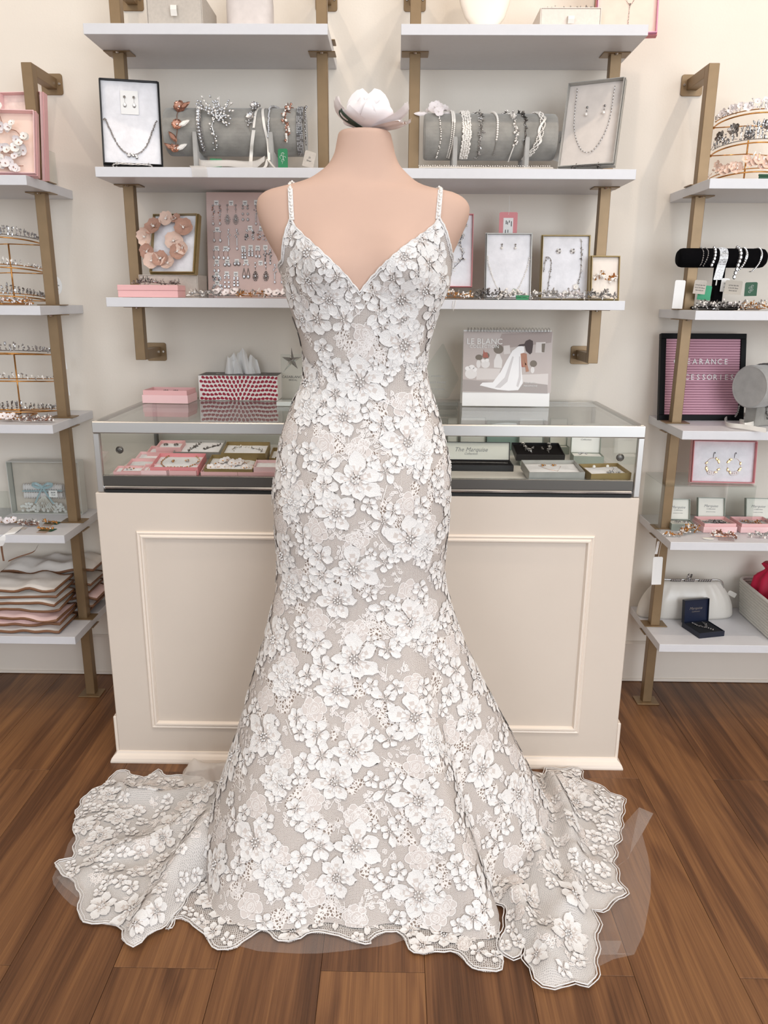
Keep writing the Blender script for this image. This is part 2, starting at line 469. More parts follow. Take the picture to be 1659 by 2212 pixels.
shelf_unit('white shelving on bronze floor posts holding tiaras, combs and garment bags', -1.4056, -.796, ZS, (-.826, -1.376), .004, 1.890, True, 1)
shelf_unit('white shelving on bronze floor posts holding pink letter board and satin clutch', .989, 1.599, ZS, (1.020, 1.569), .004, 1.893, True, 1)
shelf_unit('wall mounted white shelving carrying earring board and blush flower wreath box', -.6125, .0005, ZC, (-.575, -.027), 1.102, 2.106, False, 1)
shelf_unit('wall mounted white shelving carrying pearl headbands and three necklace boxes', .1835, .797, ZC, (.222, .757), 1.102, 2.106, False, 1)

# ------------------------------------------------------------------ counter
CX0, CX1, CY, CZ = -.6015, .8125, -.533, .7885
ct = root('display_counter', 'cream panelled wooden counter under the glass jewelry case', 'counter', ((CX0 + CX1) / 2, CY / 2, 0))
cx_, cy_ = ct.location.x, ct.location.y


def CP(mb, name, m, **k):
    mb.v = [(a - cx_, b - cy_, c) for a, b, c in mb.v]; return mb.build(name, m, ct, **k)


CP(MB().box2((CX0, CY, .004), (CX1, -.017, CZ)), 'cabinet_body', 'counter', bevel=.002)
PAN = [at(293, 1147, y=CY), at(1285, 1157, y=CY), at(1250, 1583, y=CY), at(330, 1571, y=CY)]
px0, px1 = (PAN[0].x + PAN[3].x) / 2, (PAN[1].x + PAN[2].x) / 2
pz1, pz0 = (PAN[0].z + PAN[1].z) / 2, (PAN[2].z + PAN[3].z) / 2
PROF = [(0, 0), (.001, .005), (.004, .0075), (.007, .006), (.0085, .0045), (.010, .006), (.013, .0095), (.017, .009), (.0195, .004), (.021, 0)]


def strip(pa, pb, inn, prof, y0, name, m, cut=1.):
    """moulding strip from outer corner pa to pb (x, z), profile runs inward along inn, mitred ends"""
    d = (V((pb[0], 0, pb[1])) - V((pa[0], 0, pa[1]))).normalized(); n = V((inn[0], 0, inn[1]))
    rows = []
    for o, h in prof:
        A = V((pa[0], y0, pa[1])) + n * o + d * o * cut - V((0, h, 0)); B = V((pb[0], y0, pb[1])) + n * o - d * o * cut - V((0, h, 0))
        rows.append([A, B])
    mb = MB(); mb.grid(rows)
    k = len(prof); mb.f += [tuple(2 * i for i in range(k)), tuple(2 * i + 1 for i in range(k - 1, -1, -1)), (0, 1, 2 * k - 1, 2 * k - 2)]; mb.m += [0, 0, 0]
    return CP(mb, name, m)


strip((px0, pz1), (px1, pz1), (0, -1), PROF, CY, 'moulding_strip', 'mould')
strip((px0, pz0), (px1, pz0), (0, 1), PROF, CY, 'moulding_strip', 'mould')
strip((px0, pz0), (px0, pz1), (1, 0), PROF, CY, 'moulding_strip', 'mould')
strip((px1, pz0), (px1, pz1), (-1, 0), PROF, CY, 'moulding_strip', 'mould')
# rounded base moulding, mitred at the corners
BP = [(0, .030), (.004, .029), (.006, .024), (.011, .020), (.017, .013), (.020, .005), (.020, .0005)]
rows = []
for h, z in BP: rows.append([(CX0 - h, CY - h, z), (CX1 + h, CY - h, z)])
mb = MB(); mb.grid(rows); mb.f += [(0, 1, 13, 12)]; mb.m += [0]
CP(mb, 'base_moulding', 'mould')
for sx, X in ((-1, CX0), (1, CX1)):
    rows = [[(X + sx * h, CY - h, z), (X + sx * h, -.02, z)] for h, z in BP]
    mb = MB(); mb.grid(rows); mb.f += [(0, 1, 13, 12)]; mb.m += [0]
    CP(mb, 'base_moulding', 'mould')
    CP(MB().box2((X, CY + .003, .020), (X + sx * .010, -.02, .135)), 'side_skirting', 'mould', bevel=.002)

# ------------------------------------------------------------------ glass case
GX0, GX1, GY0, GY1, GZ0, GZ1 = -.594, .812, -.533, -.018, .790, .9765
DECK = .826
gc = root('jewelry_case', 'long glass jewelry case with brushed steel rails on the cream counter', 'display case', ((GX0 + GX1) / 2, (GY0 + GY1) / 2, GZ0))
gx_, gy_, gz_ = gc.location


def GP(mb, name, m, **k):
    mb.v = [(a - gx_, b - gy_, c - gz_) for a, b, c in mb.v]; return mb.build(name, m, gc, **k)


GP(MB().box2((GX0 + .015, GY0 + .012, GZ0), (GX1 - .015, GY1, DECK)), 'deck', mat('deck_white', 'D9D4CE', .5))
GP(MB().box2((GX0 + .017, GY0 + .001, .8075), (GX1 - .019, GY0 + .012, .8345)), 'kick_panel', 'darksteel', bevel=.0008)
GP(MB().box2((GX0 + .017, GY0 - .002, .7975), (GX1 - .019, GY0 + .012, .8070)), 'chrome_strip', 'chrome', bevel=.003)
GP(MB().box2((GX0 + .019, GY0, GZ0 + .0003), (GX1 - .021, GY0 + .012, .797)), 'dark_gap_strip', 'blackgap')  # solid black strip standing in for the dark gap below the chrome
GP(MB().box2((GX0 + .0002, GY0 - .003, .9455), (GX1 - .0002, GY0 + .012, GZ1 - .001)), 'front_rail', 'steel', bevel=.0025)
GP(MB().box2((GX0 + .0002, GY1 - .012, .9555), (GX1 - .0002, GY1, GZ1 - .003)), 'rear_rail', 'steel', bevel=.002)
for X, s in ((GX0, 1), (GX1, -1)):
    GP(MB().box2((X, GY0 + .0122, .9655), (X + s * .012, GY1 - .0122, GZ1 - .001)), 'side_rail', 'steel', bevel=.002)
    GP(MB().box2((X, GY0, GZ0), (X + s * .0165, GY0 + .014, .9453)), 'corner_post', 'steel', bevel=.002)
    GP(MB().box2((X, GY1 - .014, GZ0), (X + s * .0125, GY1, .9553)), 'corner_post', 'darksteel', bevel=.002)
    GP(MB().box2((X + s * .004, GY0 + .0145, GZ0 + .001), (X + s * .009, GY1 - .0145, .9650)), 'side_pane', 'glass')
GP(MB().box2((GX0 + .0125, GY0 + .0005, GZ1 - .006), (GX1 - .0125, GY1 - .001, GZ1 - .0005)), 'top_pane', 'glass')
GP(MB().box2((GX0 + .017, GY0 + .003, .8347), (GX1 - .017, GY0 + .008, .9453)), 'front_pane', 'glass')
GP(MB().box2((GX0 + .013, GY1 - .008, DECK + .001), (GX1 - .013, GY1 - .004, .955)), 'rear_pane', 'glass')
for u, v in ((258, 972), (1340, 988.5)):
    p = at(u, v, y=GY0)
    mb = MB(); mb.T = Mx(((1, 0, 0, p.x), (0, 0, 1, GY0 + .003), (0, -1, 0, p.z), (0, 0, 0, 1)))
    mb.lathe([(.0098, 0), (.0098, -.003), (.0082, -.0045), (.0070, -.0030), (.0062, -.0030), (.0045, -.004), (.0002, -.0042)], 24)
    GP(mb, 'glass_lock', 'darksteel', smooth=False)
# ------------------------------------------------------------------ dress form and gown
def interp(tab, x):
    """piecewise smooth interpolation of (x, y) pairs"""
    if x <= tab[0][0]: return tab[0][1]
    if x >= tab[-1][0]: return tab[-1][1]
    for i in range(len(tab) - 1):
        if x <= tab[i + 1][0]:
            (xa, ya), (xb, yb) = tab[i], tab[i + 1]
            h = xb - xa; t = (x - xa) / h
            ma = (yb - ya) / h if i == 0 else (yb - tab[i - 1][1]) / (xb - tab[i - 1][0])
            mb_ = (yb - ya) / h if i == len(tab) - 2 else (tab[i + 2][1] - ya) / (tab[i + 2][0] - xa)
            t2, t3 = t * t, t * t * t
            return ya * (2 * t3 - 3 * t2 + 1) + ma * h * (t3 - 2 * t2 + t) + yb * (3 * t2 - 2 * t3) + mb_ * h * (t3 - t2)


DCY = -.80
# silhouette of form and gown read off the photograph: (row, left, right)
SIL_F = [(278, 733, 841), (310, 727, 849), (334, 721.5, 854), (358, 707, 864), (376, 685, 880), (388, 664, 893), (397, 636, 907), (404, 608, 925),
         (410, 584, 950), (416, 571, 978), (428, 559, 1001), (445, 555, 1013), (466, 557.5, 1013), (493, 566, 1004), (523, 580, 990), (560, 601, 974), (600, 613, 970)]
SIL_D = [(600, 613, 972), (617, 615, 969), (656, 627, 953), (692, 640, 937), (721, 649.5, 929), (750, 656, 921), (788, 660, 919), (832, 655, 924), (864, 638.7, 934),
         (905, 622, 946), (938, 611.5, 955), (986, 604, 966), (1030, 597, 969), (1065, 594, 969), (1100, 595, 967), (1168, 600.7, 962), (1221, 606, 953), (1260, 604, 957)]
SIL_K = [(1260, 604, 957), (1315, 590.7, 973), (1377, 574, 996), (1442, 556, 1025), (1500, 538, 1054), (1561, 522, 1086), (1623, 503, 1119), (1688, 484, 1152), (1750, 466, 1183), (1800, 455, 1208), (1850, 447, 1230)]


def sil(tabs, cy, cy2=None):
    L, Rr = [], []
    for k, (v, a, b) in enumerate(tabs):
        yy = cy if cy2 is None else cy + (cy2 - cy) * k / (len(tabs) - 1)
        p, q = at(a, v, y=yy), at(b, v, y=yy); L.append((p.z, p.x)); Rr.append((q.z, q.x))
    return sorted(L), sorted(Rr)


LF, RF = sil(SIL_F + SIL_D[1:], DCY)
LK, RK = sil(SIL_K, DCY, -.85)
ZK = at(780, 1260, y=DCY).z
BF = [(.0, .14), (.62, .125), (.80, .128), (.90, .122), (1.00, .100), (1.10, .082), (1.17, .086), (1.26, .105), (1.33, .112), (1.40, .098), (1.45, .080), (1.485, .066), (1.51, .055), (1.54, .050), (1.61, .050)]
BB = [(.0, .16), (.62, .140), (.80, .150), (.88, .150), (1.00, .105), (1.12, .085), (1.25, .090), (1.40, .095), (1.47, .085), (1.51, .062), (1.54, .055), (1.61, .052)]


def ring(th, z):
    """form surface above the knee; th = 0 faces the camera"""
    xl, xr = interp(LF, z), interp(RF, z); cx = (xl + xr) / 2; a = (xr - xl) / 2
    s, c = math.sin(th), math.cos(th)
    b = interp(BF, z) if c > 0 else interp(BB, z)
    k = .88 if 1.15 < z else 1.0
    x = cx + a * s; y = DCY - b * (abs(c) ** k) * (1 if c > 0 else -1)
    if c > 0 and 1.2 < z < 1.48:      # bust
        for bx in (-.079, .079):
            d = (x - cx - bx) / .052; e = (z - 1.345) / (.060 if z > 1.345 else .050)
            y -= .034 * math.exp(-d * d - e * e)
    return V((x, y, z))


form = root('dress_form', 'nude jersey dress form wearing the white lace mermaid gown', 'mannequin', (.11, DCY, .95))
mb = MB(); rows = []; NT = 128
zt = at(787, 277, y=DCY).z - .013
zl = [.95 + (1.40 - .95) * i / 24 for i in range(24)] + [1.40 + (zt - 1.40) * i / 46 for i in range(47)]
for z in zl: rows.append([ring(2 * PI * k / NT, z) for k in range(NT)])
top = rows[-1]; cen = sum(top, V((0, 0, 0))) / NT
for f_, dz in ((.97, .003), (.90, .006), (.75, .0075), (.4, .008), (.02, .008)): rows.append([cen + (p - cen) * f_ + V((0, 0, dz)) for p in top])
low = rows[0]; cl = sum(low, V((0, 0, 0))) / NT
rows.insert(0, [cl + (p - cl) * .02 for p in low])
mb.grid(rows, closed=True); mb.v = [tuple(V(p) - form.location) for p in mb.v]
torso = mb.build('torso', 'skin', form, smooth=True)
TV = [V(p) + form.location for p in mb.v]
TORSO = BVHTree.FromPolygons(TV, mb.f)
# the neck is finished by a short stand pole down to a base under the skirt
mb = MB(); mb.cyl((0, 0, .012), (0, 0, .96), .016, n=16); mb.lathe([(.15, .004), (.15, .012), (.03, .022), (.016, .03)], 32)
mb.build('stand', 'silverwire', form, loc=V((.11, -.8, 0)) - form.location)

# ---------------- gown surface
RFLOOR = [(-180, .27), (-135, .33), (-100, .375), (-80, .385), (-62, .405), (-46, .408), (-30, .348), (-15, .305), (0, .288), (18, .303), (31, .362), (40, .418), (48, .388), (58, .350), (75, .42), (95, .50), (118, .46), (150, .34), (180, .27)]
FCX, FCY = .118, -.855


def gown(th, z):
    if z >= ZK: return ring(th, z)
    p = ring(th, ZK); c0 = V(((interp(LF, ZK) + interp(RF, ZK)) / 2, DCY, 0))
    dx, dy = p.x - c0.x, p.y - c0.y; phi = math.atan2(dx, -dy); rk = math.hypot(dx, dy)
    t = min(1, (ZK - z) / ZK)
    cx = c0.x + (FCX - c0.x) * t; cy = c0.y + (FCY - c0.y) * t
    deg = math.degrees(phi); rf = interp(RFLOOR, deg)
    zz = max(z, .06)
    aL, aR = cx - interp(LK, zz), interp(RK, zz) - cx
    kL, kR = interp(RFLOOR, -88), interp(RFLOOR, 95)
    rkL = rkR = (interp(RF, ZK) - interp(LF, ZK)) / 2
    gL = (aL - rkL) / (kL - rkL); gR = (aR - rkR) / (kR - rkR); gF = t ** 1.45
    if deg < 0: wgt = min(1, max(0, (-deg - 40) / 45)); g = gF + (gL - gF) * wgt * wgt * (3 - 2 * wgt)
    else: wgt = min(1, max(0, (deg - 52) / 38)); g = gF + (gR - gF) * wgt * wgt * (3 - 2 * wgt)
    if abs(deg) > 110: k = (abs(deg) - 110) / 70; g += (gF - g) * k
    g = max(0, min(1.08, g))
    r = rk + (rf - rk) * g
    r += t * t * (.006 * math.sin(phi * 9 + 1.0) + .005 * math.sin(phi * 14 + 2.2 + z * 3))
    return V((cx + math.sin(phi) * r, cy - math.cos(phi) * r, z))


# neckline: where the bodice ends at each angle
NECK_L = [(778, 632), (762, 612), (742, 588), (716, 562), (690, 537), (662, 511), (644, 493), (632, 472)]
NECK_R = [(778, 632), (796, 606), (820, 579), (850, 551), (880, 526), (910, 505), (932, 488), (944, 470)]
ntab = []
for k, (u, v) in enumerate(NECK_L[::-1] + NECK_R[1:]):
    o = CAM; d = (at(u, v, y=0) - CAM).normalized(); h = TORSO.ray_cast(o, d)[0] or at(u, v, y=-.88)
    z = h.z; xl, xr = interp(LF, z), interp(RF, z)
    ntab.append((math.asin(max(-1, min(1, (h.x - (xl + xr) / 2) / ((xr - xl) / 2)))), z))
def th_of(u, v):
    h = TORSO.ray_cast(CAM, (at(u, v, y=0) - CAM).normalized())[0] or TORSO.find_nearest(at(u, v, y=DCY - .03))[0]
    xl, xr = interp(LF, h.z), interp(RF, h.z); return math.asin(max(-1, min(1, (h.x - (xl + xr) / 2) / ((xr - xl) / 2)))), h.z


ZARM = at(612, 575, y=DCY).z
arm_l = [th_of(u, v) for u, v in ((613, 562), (614, 545), (616, 525), (620, 505), (626, 486))]
arm_r = [th_of(u, v) for u, v in ((953, 484), (960, 500), (966, 522), (971, 545), (974, 562))]
NT_TAB = [(-PI, ZARM - .06), (-2.0, ZARM - .03), (-1.5, ZARM - .004)] + arm_l + ntab + arm_r + [(1.5, ZARM - .004), (2.0, ZARM - .03), (PI, ZARM - .06)]
for k in range(1, len(NT_TAB)):
    if NT_TAB[k][0] <= NT_TAB[k - 1][0]: NT_TAB[k] = (NT_TAB[k - 1][0] + .004, NT_TAB[k][1])


def ztop(th):
    return interp_lin(NT_TAB, th)


def interp_lin(tab, x):
    for i in range(len(tab) - 1):
        if x <= tab[i + 1][0]:
            (xa, ya), (xb, yb) = tab[i], tab[i + 1]; return ya + (yb - ya) * max(0, (x - xa)) / max(1e-6, xb - xa)
    return tab[-1][1]


NR, NC = 230, 240
ths = [-PI + 2 * PI * j / NC for j in range(NC + 1)]
ZB = .010
GRID = []
for i in range(NR + 1):
    row = []
    for th in ths:
        z1 = ztop(th); f_ = i / NR
        z = z1 + (ZB - z1) * f_
        p = gown(th, z)
        c = V((.118, DCY, z)); n = V((p.x - c.x, p.y - c.y, 0)); n.normalize()
        row.append(p + n * .003)
    GRID.append(row)
# ease the knee where the skirt breaks into its flare
for j in range(NC + 1):
    ia = [i for i in range(NR + 1) if abs(GRID[i][j].z - ZK) < .13 and 0 < i < NR]
    if not ia: continue
    xs = [GRID[i][j].x for i in range(ia[0] - 1, ia[-1] + 2)]; ys = [GRID[i][j].y for i in range(ia[0] - 1, ia[-1] + 2)]
    for _ in range(70):
        xs = xs[:1] + [(a + b + c) / 3 for a, b, c in zip(xs, xs[1:], xs[2:])] + xs[-1:]; ys = ys[:1] + [(a + b + c) / 3 for a, b, c in zip(ys, ys[1:], ys[2:])] + ys[-1:]
    for k, i in enumerate(ia): GRID[i][j] = V((xs[k + 1], ys[k + 1], GRID[i][j].z))
SA = []; TA = [[0.] * (NC + 1) for _ in range(NR + 1)]
mid = NC // 2
for i in range(NR + 1):
    s = [0.] * (NC + 1)
    for j in range(mid + 1, NC + 1): s[j] = s[j - 1] + (GRID[i][j] - GRID[i][j - 1]).length
    for j in range(mid - 1, -1, -1): s[j] = s[j + 1] - (GRID[i][j] - GRID[i][j + 1]).length
    SA.append(s)
for j in range(NC + 1):
    acc = 0.
    for i in range(NR - 1, -1, -1):
        acc += (GRID[i][j] - GRID[i + 1][j]).length; TA[i][j] = acc

gown_root = root('wedding_gown', 'white floral lace mermaid wedding gown with thin straps and a train on the floor', 'dress', (.118, -.85, 0))
GL = gown_root.location


def netlining():
    m = bpy.data.materials.new('lace_net_over_lining'); m.use_nodes = True
    nt = m.node_tree; L = nt.links; b = nt.nodes['Principled BSDF']
    uv = nt.nodes.new('ShaderNodeUVMap')
    def vor(scale, rnd):
        vo = nt.nodes.new('ShaderNodeTexVoronoi'); vo.feature = 'DISTANCE_TO_EDGE'; vo.inputs['Scale'].default_value = scale; vo.inputs['Randomness'].default_value = rnd
        L.new(uv.outputs[0], vo.inputs['Vector']); return vo
    def rng(src, a, b_, lo, hi):
        mr = nt.nodes.new('ShaderNodeMapRange'); mr.inputs[1].default_value = a; mr.inputs[2].default_value = b_; mr.inputs[3].default_value = lo; mr.inputs[4].default_value = hi
        L.new(src, mr.inputs[0]); return mr.outputs[0]
    fine = rng(vor(330, .3).outputs['Distance'], .10, .24, .75, .12)
    big = rng(vor(150, .8).outputs['Distance'], .10, .20, 1.0, -.25)
    ns = nt.nodes.new('ShaderNodeTexNoise'); ns.inputs['Scale'].default_value = 13; ns.inputs['Detail'].default_value = 1; L.new(uv.outputs[0], ns.inputs['Vector'])
    sel = rng(ns.outputs[0], .545, .575, 0, 1)
    mf = nt.nodes.new('ShaderNodeMix'); mf.data_type = 'FLOAT'; L.new(sel, mf.inputs[0]); L.new(fine, mf.inputs[2]); L.new(big, mf.inputs[3])
    mc = nt.nodes.new('ShaderNodeMix'); mc.data_type = 'RGBA'; L.new(mf.outputs[0], mc.inputs[0])
    mc.inputs[6].default_value = (*lin('8C7D73'), 1); mc.inputs[7].default_value = (*lin('E9E3DF'), 1)
    L.new(mc.outputs[2], b.inputs['Base Color']); b.inputs['Roughness'].default_value = .8; b.inputs['Specular IOR Level'].default_value = .2
    return m


M['netlining'] = netlining()
M['lace'] = mat('lace_white_applique', 'ECE9E7', .9, bump=.8, bscale=600, sheen=.2, spec=.2)
M['lace_thread'] = mat('lace_thread', 'ECE7E4', .85, spec=.2)
M['lace_sheer'] = mat('lace_sheer_petal', 'D3CAC5', .9, spec=.1)
M['lace_cloth'] = mixmat('lace_net_cloth', 'F5F1EE', .6, net=1, cell=.0034, lo=.66, hi=.99, translucent=.3)
M['lace_open'] = mixmat('open_lace_net_cloth', 'F1ECE8', .6, net=1, cell=.0042, lo=.2, hi=.95, translucent=.25)
M['lace_mid'] = mat('lace_thin_weave', 'D2C9C4', .9, bump=.4, bscale=900, spec=.1)
M['tulle'] = mixmat('soft_tulle', 'F2ECE8', .21, translucent=.5)
M['tulle2'] = mixmat('gathered_tulle', 'F4EDE6', .62, translucent=.4)


def setuv(me, pairs):
    ul = me.uv_layers.new(name='UVMap'); fl = [0.] * (2 * len(me.loops))
    for l in me.loops: fl[2 * l.index], fl[2 * l.index + 1] = pairs[l.vertex_index]
    ul.data.foreach_set('uv', fl)


mb = MB(); mb.grid([[p - GL for p in r] for r in GRID])
body = mb.build('gown_body', 'netlining', gown_root, smooth=True, fix=False)
setuv(body.data, [(SA[i][j], TA[i][j]) for i in range(NR + 1) for j in range(NC + 1)])
GV = [p for r in GRID for p in r]
GOWN = BVHTree.FromPolygons(GV, mb.f)

# neckline cord, doubled
for off, rr in ((0, .0022), (.0055, .0016)):
    pts = []
    for k in range(0, NC + 1):
        th = ths[k]; z = ztop(th) - off
        p = gown(th, z); n = V((p.x - .118, p.y - DCY, 0)).normalized(); pts.append(p + n * .0042 - GL + V((0, 0, .0012 * math.sin(k * 1.9))))
    mb = MB(); mb.tube(pts, rr, 6); mb.build('neckline_cord', 'lace', gown_root, smooth=True)
# straps with pearls, front over the shoulder to the back
for side in (0, 1):
    px = [(632, 476), (630, 452), (629, 430), (628, 410), (627.5, 397)] if side == 0 else [(945, 474), (947, 452), (949, 432), (950.5, 414), (951.5, 408)]
    pts = []
    for u, v in px:
        d = (at(u, v, y=0) - CAM).normalized(); h = TORSO.ray_cast(CAM, d)[0]
        if h is None: h = TORSO.find_nearest(at(u, v, y=DCY))[0]
        pts.append(h)
    p = pts[-1].copy(); tp = TORSO.find_nearest(V((p.x, DCY - .01, p.z + .02)))[0]; pts.append(tp)
    for q in range(1, 9): pts.append(TORSO.find_nearest(V((tp.x * (1 - .02 * q) + .118 * .02 * q, DCY + .2, tp.z - .018 * q)))[0])
    out = []
    for q in pts:
        l, n, _, _ = TORSO.find_nearest(q); out.append(l + n * .0028 - GL)
    mb = MB(); mb.ribbon(out, .0095, (1, 0, 0), th=.0016); st = mb.build('strap', 'lace', gown_root)
    mb = MB()
    for a, b in zip(out, out[1:]):
        m_ = max(1, int((b - a).length / .0052))
        for k in range(m_): mb.ball(a.lerp(b, k / m_) + V((.0012 * math.sin(k * 2.4), -.002, .001)), .0026 + .0006 * (k % 2), n=1)
    mb.build('pearl_row', 'pearl', st, smooth=True)


# ---------------- cloth sheets lying on the floor
def catmull(pts, step):
    out = []; n = len(pts)
    for i in range(n):
        p0, p1, p2, p3 = pts[i - 1], pts[i], pts[(i + 1) % n], pts[(i + 2) % n]
        m = max(1, int((V(p2) - V(p1)).length / step))
        for k in range(m):
            t = k / m; out.append(tuple(.5 * (2 * b + (c - a) * t + (2 * a - 5 * b + 4 * c - d) * t * t + (3 * b - a - 3 * c + d) * t ** 3) for a, b, c, d in zip(p0, p1, p2, p3)))
    return out


def segd(p, a, b):
    ab = b - a; t = max(0, min(1, (p - a).dot(ab) / max(1e-9, ab.length_squared))); return (p - a - ab * t).length, t


def sheet(name, outline, zb, m, ridges=(), amp=.006, ns=9., step=.011, smooth_line=True, seed=0., parent=None, lift=None, uvs=1., nocord=True):
    """outline: floor points (x, y); ridges: (points, height, width). Returns the object, its tree and its edge"""
    B = catmull([tuple(p) for p in outline], step) if smooth_line else [tuple(p) for p in outline]
    if not smooth_line:
        bb = []
        for i in range(len(B)):
            a, b = V(B[i]), V(B[(i + 1) % len(B)]); m_ = max(1, int((b - a).length / step))
            bb += [tuple(a.lerp(b, k / m_)) for k in range(m_)]
        B = bb
    nb = len(B); pts = [V(p) for p in B]
    xs = [p[0] for p in B]; ys = [p[1] for p in B]
    def inside(x, y):
        c = False
        for i in range(nb):
            x1, y1 = B[i - 1]; x2, y2 = B[i]
            if (y1 > y) != (y2 > y) and x < (x2 - x1) * (y - y1) / (y2 - y1) + x1: c = not c
        return c
    y = min(ys); r_ = 0
    while y < max(ys):
        x = min(xs) + (step / 2 if r_ % 2 else 0)
        while x < max(xs):
            if inside(x, y) and min((V((x, y)) - V(b)).length_squared for b in B) > (step * .55) ** 2: pts.append(V((x, y)))
            x += step
        y += step * .87; r_ += 1
    ov, oe, of, *_ = delaunay_2d_cdt(pts, [(i, (i + 1) % nb) for i in range(nb)], [list(range(nb))], 1, 1e-6)
    Bv = [V(b) for b in B]; vs = []
    for p in ov:
        d = min((p - b).length for b in Bv); e = min(1, d / .035)
        z = zb + e * amp * (1.0 + 1.6 * mnoise.noise(V((p.x * ns, p.y * ns, seed))) + .8 * mnoise.noise(V((p.x * ns * 2.3, p.y * ns * 2.3, seed + 5))))
        z += (1 - e) * amp * .35 * (1 + mnoise.noise(V((p.x * 30, p.y * 30, seed))))
        for line, h, w_ in ridges:
            dd = 9; tt = 0
            for i in range(len(line) - 1):
                q, t_ = segd(p, V(line[i][:2]), V(line[i + 1][:2]))
                if q < dd: dd = q; tt = (i + t_) / (len(line) - 1)
            z += h * math.exp(-(dd / w_) ** 2) * min(1, .25 + e) * (1 - .55 * tt)
        if lift: z += lift(p)
        vs.append(V((p.x, p.y, max(z, .0025))))
    mb = MB(); mb.add([v - GL for v in vs], [list(f) for f in of])
    o = mb.build(name, m, parent or gown_root, smooth=True, fix=False)
    setuv(o.data, [(p.x * uvs, p.y * uvs) for p in ov])
    return o, BVHTree.FromPolygons(vs, [list(f) for f in of]), B


def fl(pts, sc_, ox, oy, z=.004):
    q = [at(ox + x / sc_, oy + y / sc_, z=z) for x, y in pts]; return [(p.x, min(p.y, -.566)) for p in q]


Z4 = (2.37, 100, 1620); Z5 = (2.44, 780, 1620)
LTRAIN = fl([(850, 190), (790, 150), (700, 140), (640, 140), (600, 130), (575, 110), (545, 125), (500, 150), (435, 130), (425, 118), (360, 115), (340, 140), (300, 180), (240, 215), (190, 250), (175, 290), (148, 320), (160, 345), (135, 385), (145, 420), (150, 470), (140, 520), (130, 560), (45, 590), (80, 640), (145, 690), (168, 740), (170, 800), (165, 850), (190, 890), (240, 895), (300, 900), (370, 915), (400, 935), (384, 980), (415, 1010), (450, 1030), (490, 1010), (520, 975), (590, 930), (650, 870), (700, 800), (760, 720), (840, 650), (1000, 560), (1000, 250)], *Z4)
RTRAIN = fl([(800, 160), (900, 135), (960, 140), (975, 95), (992, 90), (1020, 110), (1060, 118), (1105, 98), (1140, 100), (1165, 125), (1155, 165), (1230, 190), (1310, 240), (1380, 275), (1372, 330), (1362, 430), (1355, 480), (1328, 520), (1335, 570), (1320, 610), (1340, 640), (1345, 690), (1390, 765), (1350, 795), (1300, 825), (1270, 862), (1220, 860), (1240, 900), (1248, 930), (1236, 965), (1238, 1010), (1233, 1160), (1230, 1215), (1195, 1258), (1160, 1240), (1120, 1228), (1080, 1250), (1020, 1270), (960, 1252), (920, 1220), (893, 1170), (868, 1120), (857, 1050), (845, 1075), (800, 1108), (760, 1092), (728, 1070), (745, 990), (760, 850), (600, 700), (640, 300)], *Z5)
HEM = fl([(800, 640), (690, 800), (620, 925), (655, 873), (690, 870), (730, 888), (780, 920), (808, 950), (832, 990), (880, 1023), (930, 1030), (980, 1015), (1010, 985), (1045, 955), (1100, 932), (1150, 948), (1190, 980), (1240, 990), (1300, 970), (1330, 942), (1420, 945), (1500, 952), (1540, 975), (1600, 995), (1659, 992)], *Z4) \
    + fl([(50, 1010), (85, 985), (130, 965), (190, 960), (215, 985), (240, 1030), (280, 1072), (330, 1083), (400, 1067), (470, 1065), (510, 1085), (560, 1130), (620, 1163), (680, 1173), (735, 1160), (750, 1120), (735, 1040), (700, 880), (500, 800), (200, 800)], *Z5) + fl([(1600, 780), (1200, 760), (1000, 640)], *Z4)


def px2(pts): return [tuple(at(u, v, z=.03))[:2] for u, v in pts]


lt, LT, LB = sheet('left_train', LTRAIN, .006, 'lace_cloth', [
    (px2([(480, 1790), (400, 1870), (330, 1960), (292, 2030)]), .062, .036), (px2([(470, 1720), (400, 1790), (330, 1815), (240, 1835)]), .050, .030),
    (px2([(470, 1690), (360, 1715), (270, 1712)]), .034, .022), (px2([(260, 1690), (285, 1712), (330, 1712)]), .020, .012), (px2([(470, 1850), (380, 1890), (300, 1900), (200, 1870)]), .020, .03),
    (px2([(470, 1750), (440, 1790), (430, 1850)]), .06, .05)], .006, 9, seed=2.)
rt, RT, RB = sheet('right_train', RTRAIN, .007, 'lace_cloth', [
    (px2([(1130, 1760), (1170, 1870), (1210, 1960), (1185, 2080)]), .050, .035), (px2([(1190, 1690), (1225, 1760), (1240, 1880), (1235, 1960)]), .048, .020),
    (px2([(1110, 1930), (1150, 2010), (1175, 2030)]), .032, .02), (px2([(1215, 1668), (1290, 1730), (1320, 1770)]), .018, .03), (px2([(1100, 1700), (1170, 1750), (1200, 1800)]), .045, .07),
    (px2([(1250, 1850), (1300, 1860)]), .02, .02)], .006, 9, seed=7.)
hm, HT, HB = sheet('hem_lace', HEM, .004, 'lace_open', [], .004, 14, seed=4.)
